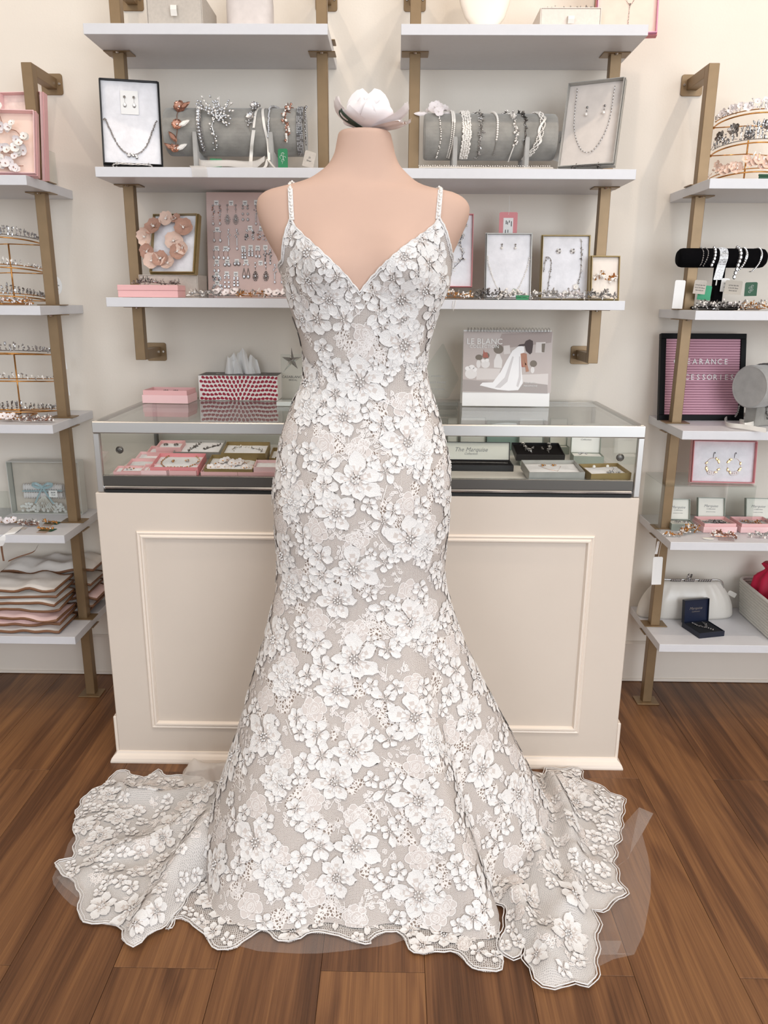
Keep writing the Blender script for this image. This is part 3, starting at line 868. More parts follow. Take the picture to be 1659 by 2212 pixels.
# scalloped double cord along every outer edge
for B_, i0, i1, src in ((LB, None, None, LT), (RB, None, None, RT), (HB, None, None, HT)):
    n = len(B_)
    run = []
    for k in range(n):
        x, y = B_[k]
        g = math.hypot(x - FCX, y - FCY); ang = math.degrees(math.atan2(x - FCX, -(y - FCY)))
        run.append(g > interp(RFLOOR, ang) * (.93 if src is not HT else .97))
    segs = []; cur = []
    start = next((k for k in range(n) if not run[k]), 0)
    for k in range(start, start + n):
        if run[k % n]: cur.append(k % n)
        elif cur: segs.append(cur); cur = []
    if cur: segs.append(cur)
    for sgm in segs:
        if len(sgm) < 6: continue
        for inset, rr in ((.0, .0016), (.0062, .0012)):
            pts = []
            for q, k in enumerate(sgm):
                a, b, c = V(B_[k - 1]), V(B_[k]), V(B_[(k + 1) % n]); t = (c - a).normalized(); nn = V((-t.y, t.x))
                c0 = b + nn * (.004 + inset) * (1 if src else 1)
                l = src.find_nearest(V((b.x, b.y, 0)))[0]
                pts.append(V((c0.x + nn.x * 0, c0.y, l.z + .002)) - GL - V((nn.x, nn.y, 0)) * .004 * (1 + .8 * math.sin(q * 1.3)))
            mb = MB(); mb.tube(pts, rr, 5); mb.build('scalloped_edge', 'lace', gown_root, smooth=True)

# tulle underskirt layers on the floor
TR = fl([(900, 200), (1180, 172), (1385, 262), (1372, 415), (1465, 305), (1540, 335), (1482, 440), (1512, 550), (1527, 640), (1527, 760), (1512, 850), (1492, 960), (1440, 1075), (1330, 1100), (1240, 1145), (1200, 1180), (1000, 1100), (1000, 600)], *Z5)
sheet('tulle_layer', TR, .0015, 'tulle', [(fl([(1375, 430), (1465, 310)], *Z5), .035, .02), (fl([(1300, 900), (1420, 620)], *Z5), .012, .01)], .002, 6, step=.02, smooth_line=False, seed=1)
sheet('tulle_layer', fl([(1200, 700), (1410, 575), (1465, 305), (1540, 335), (1480, 445), (1400, 580), (1320, 640)], *Z5), .004, 'tulle', [], .004, 6, step=.02, smooth_line=False, seed=2)
sheet('tulle_layer', fl([(1210, 1005), (1375, 1005), (1350, 1070), (1440, 1075), (1240, 1080)], *Z5), .003, 'tulle', [], .002, 6, step=.02, smooth_line=False, seed=3)
sheet('tulle_layer', fl([(1180, 172), (1385, 262), (1340, 640), (1180, 700)], *Z5), .004, 'tulle', [], .012, 9, step=.02, smooth_line=False, seed=8)
sheet('tulle_layer', fl([(250, 380), (130, 450), (85, 560), (30, 650), (60, 720), (160, 805), (240, 720), (240, 560)], *Z4), .0015, 'tulle', [], .004, 8, step=.02, seed=4)
sheet('tulle_layer', fl([(230, 600), (50, 655), (90, 700), (160, 760), (230, 700)], *Z4), .004, 'tulle', [], .008, 10, step=.02, smooth_line=False, seed=5)
sheet('tulle_layer', [tuple(at(u, v, z=.002))[:2] for u, v in [(470, 1990), (520, 2045), (600, 2058), (690, 2060), (780, 2050), (840, 2042), (870, 2032), (870, 1960), (500, 1950)]], .001, 'tulle', [], .001, 6, step=.03, seed=6)
# gathered tulle puff between skirt and counter
PU = [(at(u, v, z=.01).x, min(-.566, at(u, v, z=.01).y)) for u, v in [(395, 1668), (410, 1652), (445, 1650), (500, 1646), (540, 1660), (540, 1750), (470, 1740), (430, 1722), (400, 1700)]]
sheet('tulle_puff', PU, .004, 'tulle2', [(px2([(420, 1690), (480, 1680), (530, 1700)]), .07, .045), (px2([(410, 1672), (440, 1668)]), .035, .02)], .016, 26, step=.012, seed=9)


# ---------------- lace applique
def petal2(L0, L1, W_, ang, jag=.13, nw=7, h0=.0004, h1=.0018, point=.5):
    """embroidered petal: raised ragged rim, thin woven throat, crinkled middle"""
    st = [0, .18, .38, .58, .76, .90, 1.0]; wd = [.20, .46, .82, 1.0, .88, .60, .20 + .25 * (1 - point)]
    vs = []; fs = []; ms = []; ca, sa = math.cos(ang), math.sin(ang)
    bend = R.uniform(-.16, .16)
    for i, (t, wq) in enumerate(zip(st, wd)):
        l = L0 + (L1 - L0) * t
        for k in range(nw):
            q = -1 + 2 * k / (nw - 1); e = abs(q)
            jj = 1 + (R.uniform(-jag, jag) if e == 1 else R.uniform(-.05, .05))
            x = q * W_ * wq * jj + bend * l * t; y = l * (1 + (.10 * point * (1 - e) if i == 6 else 0) + (R.uniform(-jag, jag) * .35 if i == 6 else 0))
            rim = max(e ** 3, t ** 6); h = h0 + h1 * (.42 + .58 * rim) * min(1, .35 + t * 2) - (.0006 if k == nw // 2 and i < 5 else 0) + R.uniform(-.00035, .00035)
            vs.append((x * ca + y * sa, -x * sa + y * ca, h))
    n = len(st)
    for i in range(n - 1):
        for k in range(nw - 1):
            a = i * nw + k; fs.append((a, a + 1, a + nw + 1, a + nw)); ms.append(1 if (i == 0 or (i == 1 and k in (1, 4)) or (i == 2 and k in (2, 3) and point > .55)) else 0)
    return vs, fs, ms


def flower2(Rr, kind):
    """list of (verts, faces) in the flat pattern plane, heights in the third coordinate"""
    out = []; rot = R.uniform(0, 6.28)
    if kind == 'A': spec = [(0, 1.12, .40), (62, .98, .33), (118, 1.15, .36), (165, .85, .30), (215, .80, .30), (262, .95, .24), (310, .70, .24)]; rot = .05
    elif kind == 'B': spec = [(-12, .95, .36), (40, 1.0, .36), (78, .9, .30), (150, .9, .33), (205, .85, .33), (258, 1.05, .30), (310, .95, .30)]; rot = 0.
    elif kind == 'C': spec = [(0, 1.05, .40), (-70, 1.2, .38), (-125, .8, .28), (50, .9, .3), (100, .85, .3), (150, .8, .3), (200, .95, .33)]; rot = .02
    elif kind == 'M': spec = [(i * 60 + R.uniform(-8, 8), R.uniform(.85, 1.1), .36) for i in range(6)]
    elif kind == 'L': spec = [(0, 1.0, .34), (70, 1.25, .34), (140, .75, .30), (205, .8, .32), (275, 1.1, .34)]
    else: spec = [(i * 72 + R.uniform(-8, 8), R.uniform(.85, 1.1), .40) for i in range(5)]
    big = kind in 'ABC'
    for k, (deg, l, w_) in enumerate(spec):
        out.append(petal2(Rr * .20, Rr * l, Rr * w_ * (.94 if big else .98), math.radians(deg) + rot, h0=.0005 + .0006 * (k % 2), point=R.uniform(.5, 1) if big else R.uniform(.1, .5), nw=7 if big else 5))
    if big:
        for k in range(6):
            deg = spec[k % len(spec)][0] + 28 + R.uniform(-8, 8); out.append(petal2(Rr * .22, Rr * R.uniform(.42, .58), Rr * .09, math.radians(deg) + rot, h0=.0012, nw=5, point=.2))
    nst = 8 if big else 5
    vs0, fs0 = ICO[1]
    for k in range(nst):
        t = 2 * PI * k / nst; rr = Rr * (.16 if k else 0.02); q = Rr * .042 + .0005
        out.append(([(rr * math.cos(t) + v.x * q, rr * math.sin(t) + v.y * q, .0018 + v.z * q) for v in vs0], fs0, [0] * len(fs0)))
    return out


def ribbon2(pts, w_, h=.0011):
    vs = []; n = len(pts)
    for i, (x, y) in enumerate(pts):
        xa, ya = pts[max(0, i - 1)]; xb, yb = pts[min(n - 1, i + 1)]; dx, dy = xb - xa, yb - ya; l = math.hypot(dx, dy) or 1
        nx, ny = -dy / l * w_ / 2, dx / l * w_ / 2; vs += [(x + nx, y + ny, h), (x - nx, y - ny, h)]
    return vs, [(2 * i, 2 * i + 1, 2 * i + 3, 2 * i + 2) for i in range(n - 1)]


def arc(cx, cy, r, a0, a1, n=9, wob=.1):
    ph = R.uniform(0, 6); return [(cx + r * (1 + wob * math.sin(ph + 3 * t)) * math.cos(t), cy + r * (1 + wob * math.sin(ph + 3 * t)) * math.sin(t)) for t in [a0 + (a1 - a0) * k / (n - 1) for k in range(n)]]


def rose2(Rr):
    """sheer rose: flat petals outlined in thread -> (sheer pieces, thread pieces)"""
    sh, th = [], []
    for k in range(6):
        a = k * PI / 3 + R.uniform(-.2, .2); c = (math.cos(a) * Rr * .62, math.sin(a) * Rr * .62); r_ = Rr * .46
        p = arc(c[0], c[1], r_, a - 2.0, a + 2.0, 9); th.append(ribbon2(p, .0017))
        sh.append(([(*c, .0006)] + [(x, y, .0006) for x, y in p], [(0, i, i + 1) for i in range(1, 9)]))
    for k, (f_, s0, s1) in enumerate(((.55, 0, 4.2), (.42, 1.8, 6.2), (.30, 3.5, 7.9), (.19, .3, 4.8), (.10, 0, 6))):
        th.append(ribbon2(arc(0, 0, Rr * f_, s0, s1, 10), .0015, .0014))
    p = arc(0, 0, Rr * .62, 0, 6.283, 14); sh.append(([(0, 0, .0008)] + [(x, y, .0008) for x, y in p], [(0, i, i + 1) for i in range(1, 14)]))
    return sh, th


def sprig2(Rr):
    sh, th = [], []
    a = R.uniform(0, 6); th.append(ribbon2([(math.cos(a) * Rr * t, math.sin(a) * Rr * t + .1 * Rr * math.sin(t * 3)) for t in (-1, -.5, 0, .5, 1)], .0016))
    for k in range(7):
        b = R.uniform(0, 6.28); c = (R.uniform(-.8, .8) * Rr, R.uniform(-.8, .8) * Rr); l = Rr * R.uniform(.22, .36)
        o = [(c[0] + l * math.cos(t) * math.cos(b) - l * .5 * math.sin(t) * math.sin(b), c[1] + l * math.cos(t) * math.sin(b) + l * .5 * math.sin(t) * math.cos(b)) for t in [2 * PI * q / 8 for q in range(9)]]
        th.append(ribbon2(o, .0015)); sh.append(([(*c, .0005)] + [(x, y, .0005) for x, y in o], [(0, i, i + 1) for i in range(1, 9)]))
    return sh, th


def drape(tree, o, n, up, pieces, spin, base):
    """lay flat pieces on a surface: pattern x runs to the side, pattern y runs up"""
    n = n.normalized(); y = (up - n * up.dot(n)).normalized(); x = y.cross(n); cs, sn = math.cos(spin), math.sin(spin)
    VS, FS, MS = [], [], []
    for pc in pieces:
        vs, fs = pc[0], pc[1]; MS += pc[2] if len(pc) > 2 else [0] * len(fs)
        k = len(VS)
        for a, b, h in vs:
            q = o + x * (a * cs - b * sn) + y * (a * sn + b * cs)
            l, nn, _, d = tree.find_nearest(q)
            if l is None: l, nn = q, n
            if nn.dot(n) < 0: nn = -nn
            VS.append(l + nn * (h + base) - GL)
        FS += [[i + k for i in f] for f in fs]
    return VS, FS, MS


# one repeat of the lace as drawn in the photograph: (x, y, radius, kind) in pattern millimetres from flower A
TILE = [(0, 0, 50, 'A'), (-40, -65, 45, 'B'), (126, -88, 50, 'C'), (-72, -4, 29, 'M'), (-102, -16, 25, 'M'), (-118, -39, 17, 'S'), (-82, 42, 31, 'M'), (69, 25, 26, 'L'), (39, 34, 15, 'S'), (90, 48, 19, 'S'),
        (66, -79, 28, 'L'), (36, -56, 18, 'S'), (88, -50, 19, 'S'), (-124, -103, 23, 'M'), (-118, -135, 18, 'S'), (164, -142, 36, 'B'), (160, 20, 22, 'M'), (-158, -60, 30, 'B'), (-170, 10, 20, 'S'), (152, -45, 20, 'S')]
ROSES = [(124, -18, 27), (4, -132, 27), (-87, -92, 27), (-150, -10, 22), (165, 60, 24)]
SPRIG = [(67, -27, 20), (-48, -105, 20), (67, -122, 22), (-20, 60, 18), (20, -105, 16), (100, 10, 16), (-100, -60, 14), (140, 40, 18), (-140, -130, 18), (25, -20, 15), (-30, 35, 17), (95, -105, 16), (40, 75, 16), (130, -125, 15), (-60, -40, 14), (-165, -95, 16), (110, 75, 15), (30, -95, 15), (-105, 70, 18), (10, 60, 15)]


def hit(u, v):
    d = (at(u, v, y=0) - CAM).normalized(); l, n, i, _ = GOWN.ray_cast(CAM, d); return l


def st_of(p):
    best = min(((GRID[i][j] - p).length_squared, i, j) for i in range(0, NR + 1) for j in range(NC // 4, 3 * NC // 4 + 1)); return SA[best[1]][best[2]], TA[best[1]][best[2]]


def from_st(s, t):
    i = min(range(NR + 1), key=lambda q: abs(TA[q][mid] - t))
    # slide to the row whose own column reaches t
    j = min(range(NC + 1), key=lambda q: abs(SA[i][q] - s))
    i = min(range(NR + 1), key=lambda q: abs(TA[q][j] - t)); j = min(range(NC + 1), key=lambda q: abs(SA[i][q] - s))
    return i, j


sA, tA = st_of(hit(764, 1229)); sB, tB = st_of(hit(762, 1618)); s0_, t0_ = st_of(hit(760, 1030))
PER_T = (t0_ - tB) / 3; PER_S = .352
print('lace repeat', round(PER_T, 4))
DONE = []     # (order, verts, faces)
THV, THF, SHV, SHF = [], [], [], []
tmax = max(max(r) for r in TA)


def addto(V_, F_, r):
    k = len(V_); V_.extend(r[0]); F_.extend([[i + k for i in f] for f in r[1]])


def lay(tree, p, n, up, kind, rad, spin=0., base=None, order=0.):
    if kind == 'R' or kind == 'P':
        sh, th = rose2(rad) if kind == 'R' else sprig2(rad)
        addto(SHV, SHF, drape(tree, p, n, up, sh, spin, .0004)); addto(THV, THF, drape(tree, p, n, up, th, spin, .0004))
    else:
        DONE.append((order, drape(tree, p, n, up, flower2(rad, kind), spin, R.uniform(.0003, .0014) if base is None else base)))


UPV = V((0, 0, 1))
ZBOD = hit(780, 712).z
# bodice flowers where the photograph shows them
for u, v, r, kind in ((664, 546, 44, 'B'), (630, 512, 24, 'L'), (690, 520, 18, 'S'), (727, 598, 24, 'M'), (668, 606, 36, 'A'), (712, 648, 34, 'B'), (640, 570, 26, 'M'), (634, 640, 26, 'M'), (686, 690, 34, 'M'), (655, 690, 30, 'B'), (752, 622, 18, 'S'), (742, 690, 26, 'L'), (762, 655, 18, 'L'),
                      (908, 518, 36, 'M'), (935, 500, 24, 'M'), (873, 556, 34, 'B'), (926, 572, 34, 'M'), (850, 600, 26, 'L'), (918, 628, 40, 'B'), (866, 648, 42, 'A'), (872, 695, 34, 'M'), (820, 676, 28, 'L'), (806, 634, 26, 'L'), (948, 545, 22, 'S'), (955, 600, 26, 'M'), (935, 672, 28, 'M'), (900, 590, 20, 'S'), (840, 575, 16, 'S'), (880, 535, 16, 'S'), (950, 640, 22, 'S'), (700, 575, 17, 'S')):
    p = hit(u, v)
    if p is None: continue
    n = GOWN.find_nearest(p)[1]; n = -n if n.dot(CAM - p) < 0 else n
    lay(GOWN, p, n, UPV, kind, r * .00104, R.uniform(-.3, .3), None, -r)
for u, v, r, kind in ((700, 625, 22, 'P'), (770, 680, 26, 'P'), (790, 720, 22, 'R'), (650, 660, 22, 'R'), (690, 555, 16, 'P'), (840, 630, 20, 'R'), (895, 660, 18, 'P'), (955, 575, 20, 'P'), (640, 530, 18, 'P'), (905, 550, 18, 'P'), (730, 660, 18, 'P'), (625, 600, 18, 'P')):
    p = hit(u, v)
    if p is None: continue
    n = GOWN.find_nearest(p)[1]; n = -n if n.dot(CAM - p) < 0 else n
    lay(GOWN, p, n, UPV, kind, r * .00104, R.uniform(0, 6))
for ky in range(-4, 9):
    for kx in range(-4, 5):
        for lst in (TILE, [(x, y, r, 'R') for x, y, r in ROSES], [(x, y, r, 'P') for x, y, r in SPRIG]):
            for x, y, r, kind in lst:
                sc_ = .00100 if kind not in 'RP' else .00096
                s = sA + kx * PER_S + x * .00106; t = tA + ky * PER_T + y * .00106 + (kx % 2) * PER_T * .5
                if t < .012 or t > tmax: continue
                i, j = from_st(s, t)
                if abs(SA[i][j] - s) > .02 or abs(TA[i][j] - t) > .015: continue
                if i < 3: continue
                if abs(ths[j]) < 1.7 and GRID[i][j].z > ZBOD + (r * .0004): continue
                p = GRID[i][j]; th = ths[j]
                back = abs(th) > 1.9
                if back and kind in 'RP': continue
                n = GOWN.find_nearest(p)[1]
                if n.dot(p - V((.118, DCY, p.z))) < 0: n = -n
                facing = n.dot((CAM - p).normalized())
                ii = min(NR, i + 2); up = (GRID[max(0, i - 2)][j] - GRID[ii][j])
                lay(GOWN, p, n, up, kind, r * sc_, R.uniform(-.1, .1) if kind in 'ABC' else R.uniform(-.4, .4), None, -max(0, facing) * r)
# flowers lying on the train and hem
def scatter(tree, B_, n_try, edge=True):
    xs = [b[0] for b in B_]; ys = [b[1] for b in B_]; placed = []
    for q in range(n_try):
        x, y = R.uniform(min(xs), max(xs)), R.uniform(min(ys), max(ys))
        l, n, _, _ = tree.ray_cast(V((x, y, .6)), V((0, 0, -1)))
        if l is None: continue
        g = math.hypot(x - FCX, y - FCY); ang = math.degrees(math.atan2(x - FCX, -(y - FCY)))
        if g < interp(RFLOOR, ang) * .90: continue
        rad = R.choice((.046, .040, .034, .028, .022, .018, .016)); de = min((V((x, y)) - V(b)).length for b in B_)
        if de < rad * .62: continue
        if any((V((x, y)) - V(a)).length < (rad + b) * .80 for a, b in placed): continue
        placed.append(((x, y), rad))
        if n.z < 0: n = -n
        kind = R.choice('ABCM') if rad > .025 else R.choice('MLS')
        lay(tree, l, n, V((0, 1, 0)), kind, rad, R.uniform(0, 6.28), R.uniform(.0006, .002), -rad * 900)
    for q in range(n_try // 9):
        x, y = R.uniform(min(xs), max(xs)), R.uniform(min(ys), max(ys)); l, n, _, _ = tree.ray_cast(V((x, y, .6)), V((0, 0, -1)))
        if l is None or min((V((x, y)) - V(b)).length for b in B_) < .02: continue
        if n.z < 0: n = -n
        lay(tree, l, n, V((0, 1, 0)), R.choice('RPP'), R.uniform(.014, .024), R.uniform(0, 6))


scatter(LT, LB, 1500); scatter(RT, RB, 1700); scatter(HT, HB, 900)
DONE.sort(key=lambda q: q[0])
print('lace flowers', len(DONE))
for o_, (vs, fs, ms) in DONE[:298]:
    c = sum(vs, V((0, 0, 0))) / len(vs); mb = MB(); mb.add([v - c for v in vs], fs); mb.m = ms
    mb.build('lace_flower', ['lace', 'lace_mid'], gown_root, loc=c, smooth=True, fix=False)
mb = MB(); mm = []
for o_, (vs, fs, ms) in DONE[298:]: mb.add(vs, fs); mm += ms
mb.m = mm
tag(mb.build('lace_flower_field', ['lace', 'lace_mid'], gown_root, smooth=True, fix=False), kind='stuff')
mb = MB(); mb.add(THV, THF); tag(mb.build('embroidery_thread', 'lace_thread', gown_root, fix=False), kind='stuff')
mb = MB(); mb.add(SHV, SHF); tag(mb.build('sheer_petal_field', 'lace_sheer', gown_root, fix=False), kind='stuff')
# ------------------------------------------------------------------ small goods: helpers
def path(pts, n=8):
    """smooth open path through pts"""
    P_ = [V(p) for p in pts]
    if len(P_) < 3: return [P_[0].lerp(P_[1], k / n) for k in range(n + 1)]
    Q = [P_[0] * 2 - P_[1]] + P_ + [P_[-1] * 2 - P_[-2]]; out = []
    for i in range(1, len(Q) - 2):
        a, b, c, d = Q[i - 1:i + 3]
        for k in range(n):
            t = k / n; out.append((b * 2 + (c - a) * t + (a * 2 - b * 5 + c * 4 - d) * t * t + (b * 3 - a - c * 3 + d) * t ** 3) * .5)
    out.append(P_[-1]); return out


def walk(pts, gap):
    """points every gap metres along a polyline"""
    pts = [V(p) for p in pts]; out = [pts[0]]; acc = 0
    for a, b in zip(pts, pts[1:]):
        l = (b - a).length; s = gap - acc
        while s <= l: out.append(a.lerp(b, s / l)); s += gap
        acc = (acc + l) % gap if l > 0 else acc
        acc = l - (s - gap)
    return out


def beads(mb, pts, r, gap=None, m=0, jit=0., alt=None, n=1):
    for k, p in enumerate(walk(pts, gap or r * 2)):
        q = p + V((R.uniform(-jit, jit), R.uniform(-jit, jit), R.uniform(-jit, jit)))
        mb.ball(q, r * R.uniform(.85, 1.1), alt if (alt is not None and k % 2) else m, n)


def spray(mb, pts, n, spread, rads, ms, wire=None, out=(0, 0, 0), leaf=0.):
    """beads and leaves on short wires around a path"""
    pts = walk(pts, .003); o = V(out)
    for k in range(n):
        p = R.choice(pts); d = V((R.gauss(0, 1), R.gauss(0, 1), R.gauss(0, 1))).normalized() * spread * R.uniform(.2, 1) + o * R.uniform(.2, 1)
        q = p + d; r = R.uniform(*rads)
        if R.random() < leaf:
            up = d.normalized() if d.length > 1e-6 else V((0, 0, 1)); mb.gem(q, r * .9, r * 1.9, r * .4, up.orthogonal(), up, R.choice(ms), .4)
        else: mb.ball(q, r, R.choice(ms), 1)
        if wire is not None and d.length > .004: mb.tube([p, q], .00045, 3, wire)


def blossom(mb, c, r, nrm, m=0, n=5, cm=None, cup=.35, w_=.48):
    """small five-petal flower facing nrm"""
    c = V(c); nrm = V(nrm).normalized(); x = nrm.orthogonal().normalized(); y = nrm.cross(x); a0 = R.uniform(0, 6)
    for k in range(n):
        a = a0 + 2 * PI * k / n; d = x * math.cos(a) + y * math.sin(a); s = nrm.cross(d); vs = []
        for t, wq in ((.08, .15), (.4, .8), (.75, 1.0), (1.0, .45)):
            for q in (-1, 0, 1): vs.append(c + d * r * t + s * q * r * w_ * wq + nrm * r * (cup * t * t - .10 * (q == 0) + R.uniform(-.03, .03)))
        mb.add(vs, [(i * 3 + j, i * 3 + j + 1, i * 3 + j + 4, i * 3 + j + 3) for i in range(3) for j in range(2)], m)
    if cm is not None:
        for k in range(4): mb.ball(c + nrm * r * .18 + x * R.uniform(-.1, .1) * r + y * R.uniform(-.1, .1) * r, r * .11, cm, 1)


def open_box(name, label, loc, rot, w_, d, h, card, group=None, pad='cotton', lid=None, padh=.6, cat='box'):
    """open card tray with a cotton pad; lid: the lid slipped under the tray. local z is the open side"""
    o = root(name, label, cat, loc, rot, group); t = .0016
    mb = MB(); mb.box2((-w_ / 2, -d / 2, 0), (w_ / 2, d / 2, t))
    for s in (-1, 1):
        mb.box2((s * w_ / 2, -d / 2, t), (s * (w_ / 2 - t), d / 2, h)); mb.box2((-w_ / 2 + t, s * d / 2, t), (w_ / 2 - t, s * (d / 2 - t), h))
    mb.build('tray', card, o)
    n = 8; P_ = [[V(((-.5 + i / n) * (w_ - 2.4 * t), (-.5 + j / n) * (d - 2.4 * t), t + .0005 + (h - t) * padh * (1 - .35 * max(abs(2 * i / n - 1), abs(2 * j / n - 1)) ** 4) + R.uniform(-.0006, .0006))) for i in range(n + 1)] for j in range(n + 1)]
    mb = MB(); mb.grid(P_); mb.build('cotton_pad', pad, o, smooth=True, fix=False)
    if lid:
        mb = MB(); e = .0012; hh = h * .62
        mb.box2((-w_ / 2 - e, -d / 2 - e, -.0018), (w_ / 2 + e, d / 2 + e, -.0002))
        for s in (-1, 1):
            mb.box2((s * (w_ / 2 + e), -d / 2 - e, -.0018), (s * (w_ / 2 + e + .0014), d / 2 + e, hh)); mb.box2((-w_ / 2 - e - .0014, s * (d / 2 + e), -.0018), (w_ / 2 + e + .0014, s * (d / 2 + e + .0014), hh))
        mb.build('lid', lid, o)
    return o


def closed_box(name, label, loc, rot, w_, d, h, card, cat='box', group=None, seam=True):
    o = root(name, label, cat, loc, rot, group)
    MB().box2((-w_ / 2, -d / 2, 0), (w_ / 2, d / 2, h * .55)).build('base', card, o, bevel=.0008)
    MB().box2((-w_ / 2 - .0008, -d / 2 - .0008, h * .55 + .0003), (w_ / 2 + .0008, d / 2 + .0008, h)).build('lid', card, o, bevel=.0008)
    return o


def drawer_box(label, loc, rot, w_, d, h, card='greycard', pull=True):
    o = root('drawer_box', label, 'box', loc, rot); t = .002
    mb = MB(); mb.box2((-w_ / 2, -d / 2, 0), (w_ / 2, d / 2, t)); mb.box2((-w_ / 2, -d / 2, h - t), (w_ / 2, d / 2, h))
    for s in (-1, 1): mb.box2((s * w_ / 2, -d / 2, t), (s * (w_ / 2 - t), d / 2, h - t))
    mb.box2((-w_ / 2 + t, d / 2 - t, t), (w_ / 2 - t, d / 2, h - t)); mb.build('sleeve', card, o)
    dr = MB().box2((-w_ / 2 + t + .0006, -d / 2 + .001, t + .0006), (w_ / 2 - t - .0006, d / 2 - t - .002, h - t - .0006)).build('drawer', card, o, bevel=.0006)
    if pull:
        mb = MB(); mb.ribbon([(0, -d / 2 + .001, h * .66), (0, -d / 2 - .008, h * .64), (0, -d / 2 - .010, h * .52), (0, -d / 2 - .006, h * .36)], .016, (1, 0, 0)); mb.build('ribbon_pull', 'ribbon', dr)
    return o


def hinged_box(name, label, loc, rz, w_, d, h, card, pad, ang=78, lidh=.012, lining=None, words=None, wm='greyprint', group=None, hl=None, wsz=.013):
    """jewelry box with its lid standing open at the back; front faces local -y"""
    o = root(name, label, 'jewelry box', loc, (0, 0, rz), group); t = .0015
    mb = MB(); mb.box2((-w_ / 2, -d / 2, 0), (w_ / 2, d / 2, t))
    for s in (-1, 1):
        mb.box2((s * w_ / 2, -d / 2, t), (s * (w_ / 2 - t), d / 2, h)); mb.box2((-w_ / 2 + t, s * d / 2, t), (w_ / 2 - t, s * (d / 2 - t), h))
    mb.build('base', card, o)
    MB().box2((-w_ / 2 + t * 1.3, -d / 2 + t * 1.3, t), (w_ / 2 - t * 1.3, d / 2 - t * 1.3, h * .86)).build('pad', pad, o, bevel=.0012)
    hl = hl or d
    # lid: hinge line at the back top edge; local lid x right, y up the lid, z toward the viewer
    T = Mx.Translation((0, d / 2 + .0016, h * .8)) @ Mx.Rotation(math.radians(ang), 4, 'X')
    mb = MB(); mb.T = T
    mb.box2((-w_ / 2, .0005, -.002), (w_ / 2, hl, -.0005))
    for s in (-1, 1): mb.box2((s * w_ / 2, .0005, -.0005), (s * (w_ / 2 - t), hl, lidh))
    mb.box2((-w_ / 2 + t, hl - t, -.0005), (w_ / 2 - t, hl, lidh)); mb.box2((-w_ / 2 + t, .0005, -.0005), (w_ / 2 - t, .0005 + t, lidh))
    ld = mb.build('lid', card, o)
    mb = MB(); mb.T = T; mb.box2((-w_ / 2 + t * 1.2, .0025, 0), (w_ / 2 - t * 1.2, hl - t * 1.2, lidh * .45)); mb.build('lid_lining', lining or pad, ld)
    for k, (wd, s, yy, sh) in enumerate(words or ()):
        tx = text(wd, s, wm, ld, (0, 0, 0), (0, 0, 0), .0001, sh)
        tx.matrix_local = T @ Mx.Translation((0, hl * yy, lidh * .45 + .0004))
    return o


def brand(sz): return ((chr(77) + 'arquise', sz, .60, .35), ('Collection', sz * .55, .46, .35))


def hang_tag(name, label, c, w_, h, card='white', rot=(0, 0, 0), lines=(), ink='print', group=None, string=None, dots=0):
    """flat price tag standing in local xz, front toward -y; lines: (text, size, z) or bars"""
    o = root(name, label, 'tag', c, rot, group)
    mb = MB(); mb.prism([(-w_ / 2, -h / 2), (w_ / 2, -h / 2), (w_ / 2, h / 2 - .003), (w_ / 2 - .003, h / 2), (-w_ / 2 + .003, h / 2), (-w_ / 2, h / 2 - .003)], -.0004, .0004, T=Mx(((1, 0, 0, 0), (0, 0, 1, 0), (0, 1, 0, 0), (0, 0, 0, 1))))
    mb.build('card', card, o)
    for body, s, z in lines: text(body, s, ink, o, (0, -.0007, z), ext=.0001)
    if string:
        mb = MB(); mb.tube([V(p) - V(c) for p in string], .0005, 4); mb.build('string', 'white', o)
    return o


RX = PI / 2


def lean(u, v, y, tilt=12, rz=0.):
    """rotation and base point of a tray leaning back: its long side stands up, its open side faces us"""
    return at(u, v, y=y), (RX - math.radians(tilt), 0, rz)


def face(o, mb, name, mats, label, cat, group=None, smooth=False, lift=0.):
    """a separate piece lying on the face of tray o (local coordinates of the tray)"""
    q = mb.build(name, mats, None, smooth=smooth, fix=False)
    q.matrix_world = Mx.LocRotScale(o.location, o.rotation_euler, None) @ Mx.Translation((0, 0, lift)); return tag(q, label, cat, group)


def place_tray(o, w_, d):
    """move a leaning tray so that its lower edge rests on its base point"""
    r = Mx.LocRotScale(None, o.rotation_euler, None); o.location = V(o.location) + r @ V((0, d / 2, 0))


def easel(label, c, w_, h, rz=0., tilt=12):
    """twisted wire easel"""
    o = root('wire_easel', label, 'stand', c, (0, 0, rz)); a = math.radians(tilt)
    def twist(pts, r, name, par):
        pts = path(pts, 10); n = len(pts); mb = MB()
        for s in (0, PI):
            q = [p + V((math.cos(k * .9 + s) * r * .7, math.sin(k * .9 + s) * r * .5, math.sin(k * .9 + s) * r * .7)) for k, p in enumerate(pts)]
            mb.tube(q, r * .7, 5)
        return mb.build(name, 'darkwire' if w_ < .07 else 'silverwire', par, smooth=True)
    twist([(-w_ / 2, -.016, .001), (-w_ / 2, -.017, .015), (0, -.018, .016), (w_ / 2, -.017, .015), (w_ / 2, -.016, .001)], .0022, 'front_rest', o)
    for s in (-1, 1): twist([(s * w_ * .45, -.014, .004), (s * w_ * .35, .014 + h * .5 * math.sin(a), h * .5), (s * w_ * .22, .014 + h * .8 * math.sin(a), h * .8)], .0018, 'side_wire', o)
    twist([(0, .014 + h * .8 * math.sin(a), h * .78), (0, .06, h * .3), (0, .075, .003)], .0018, 'back_leg', o)
    return o


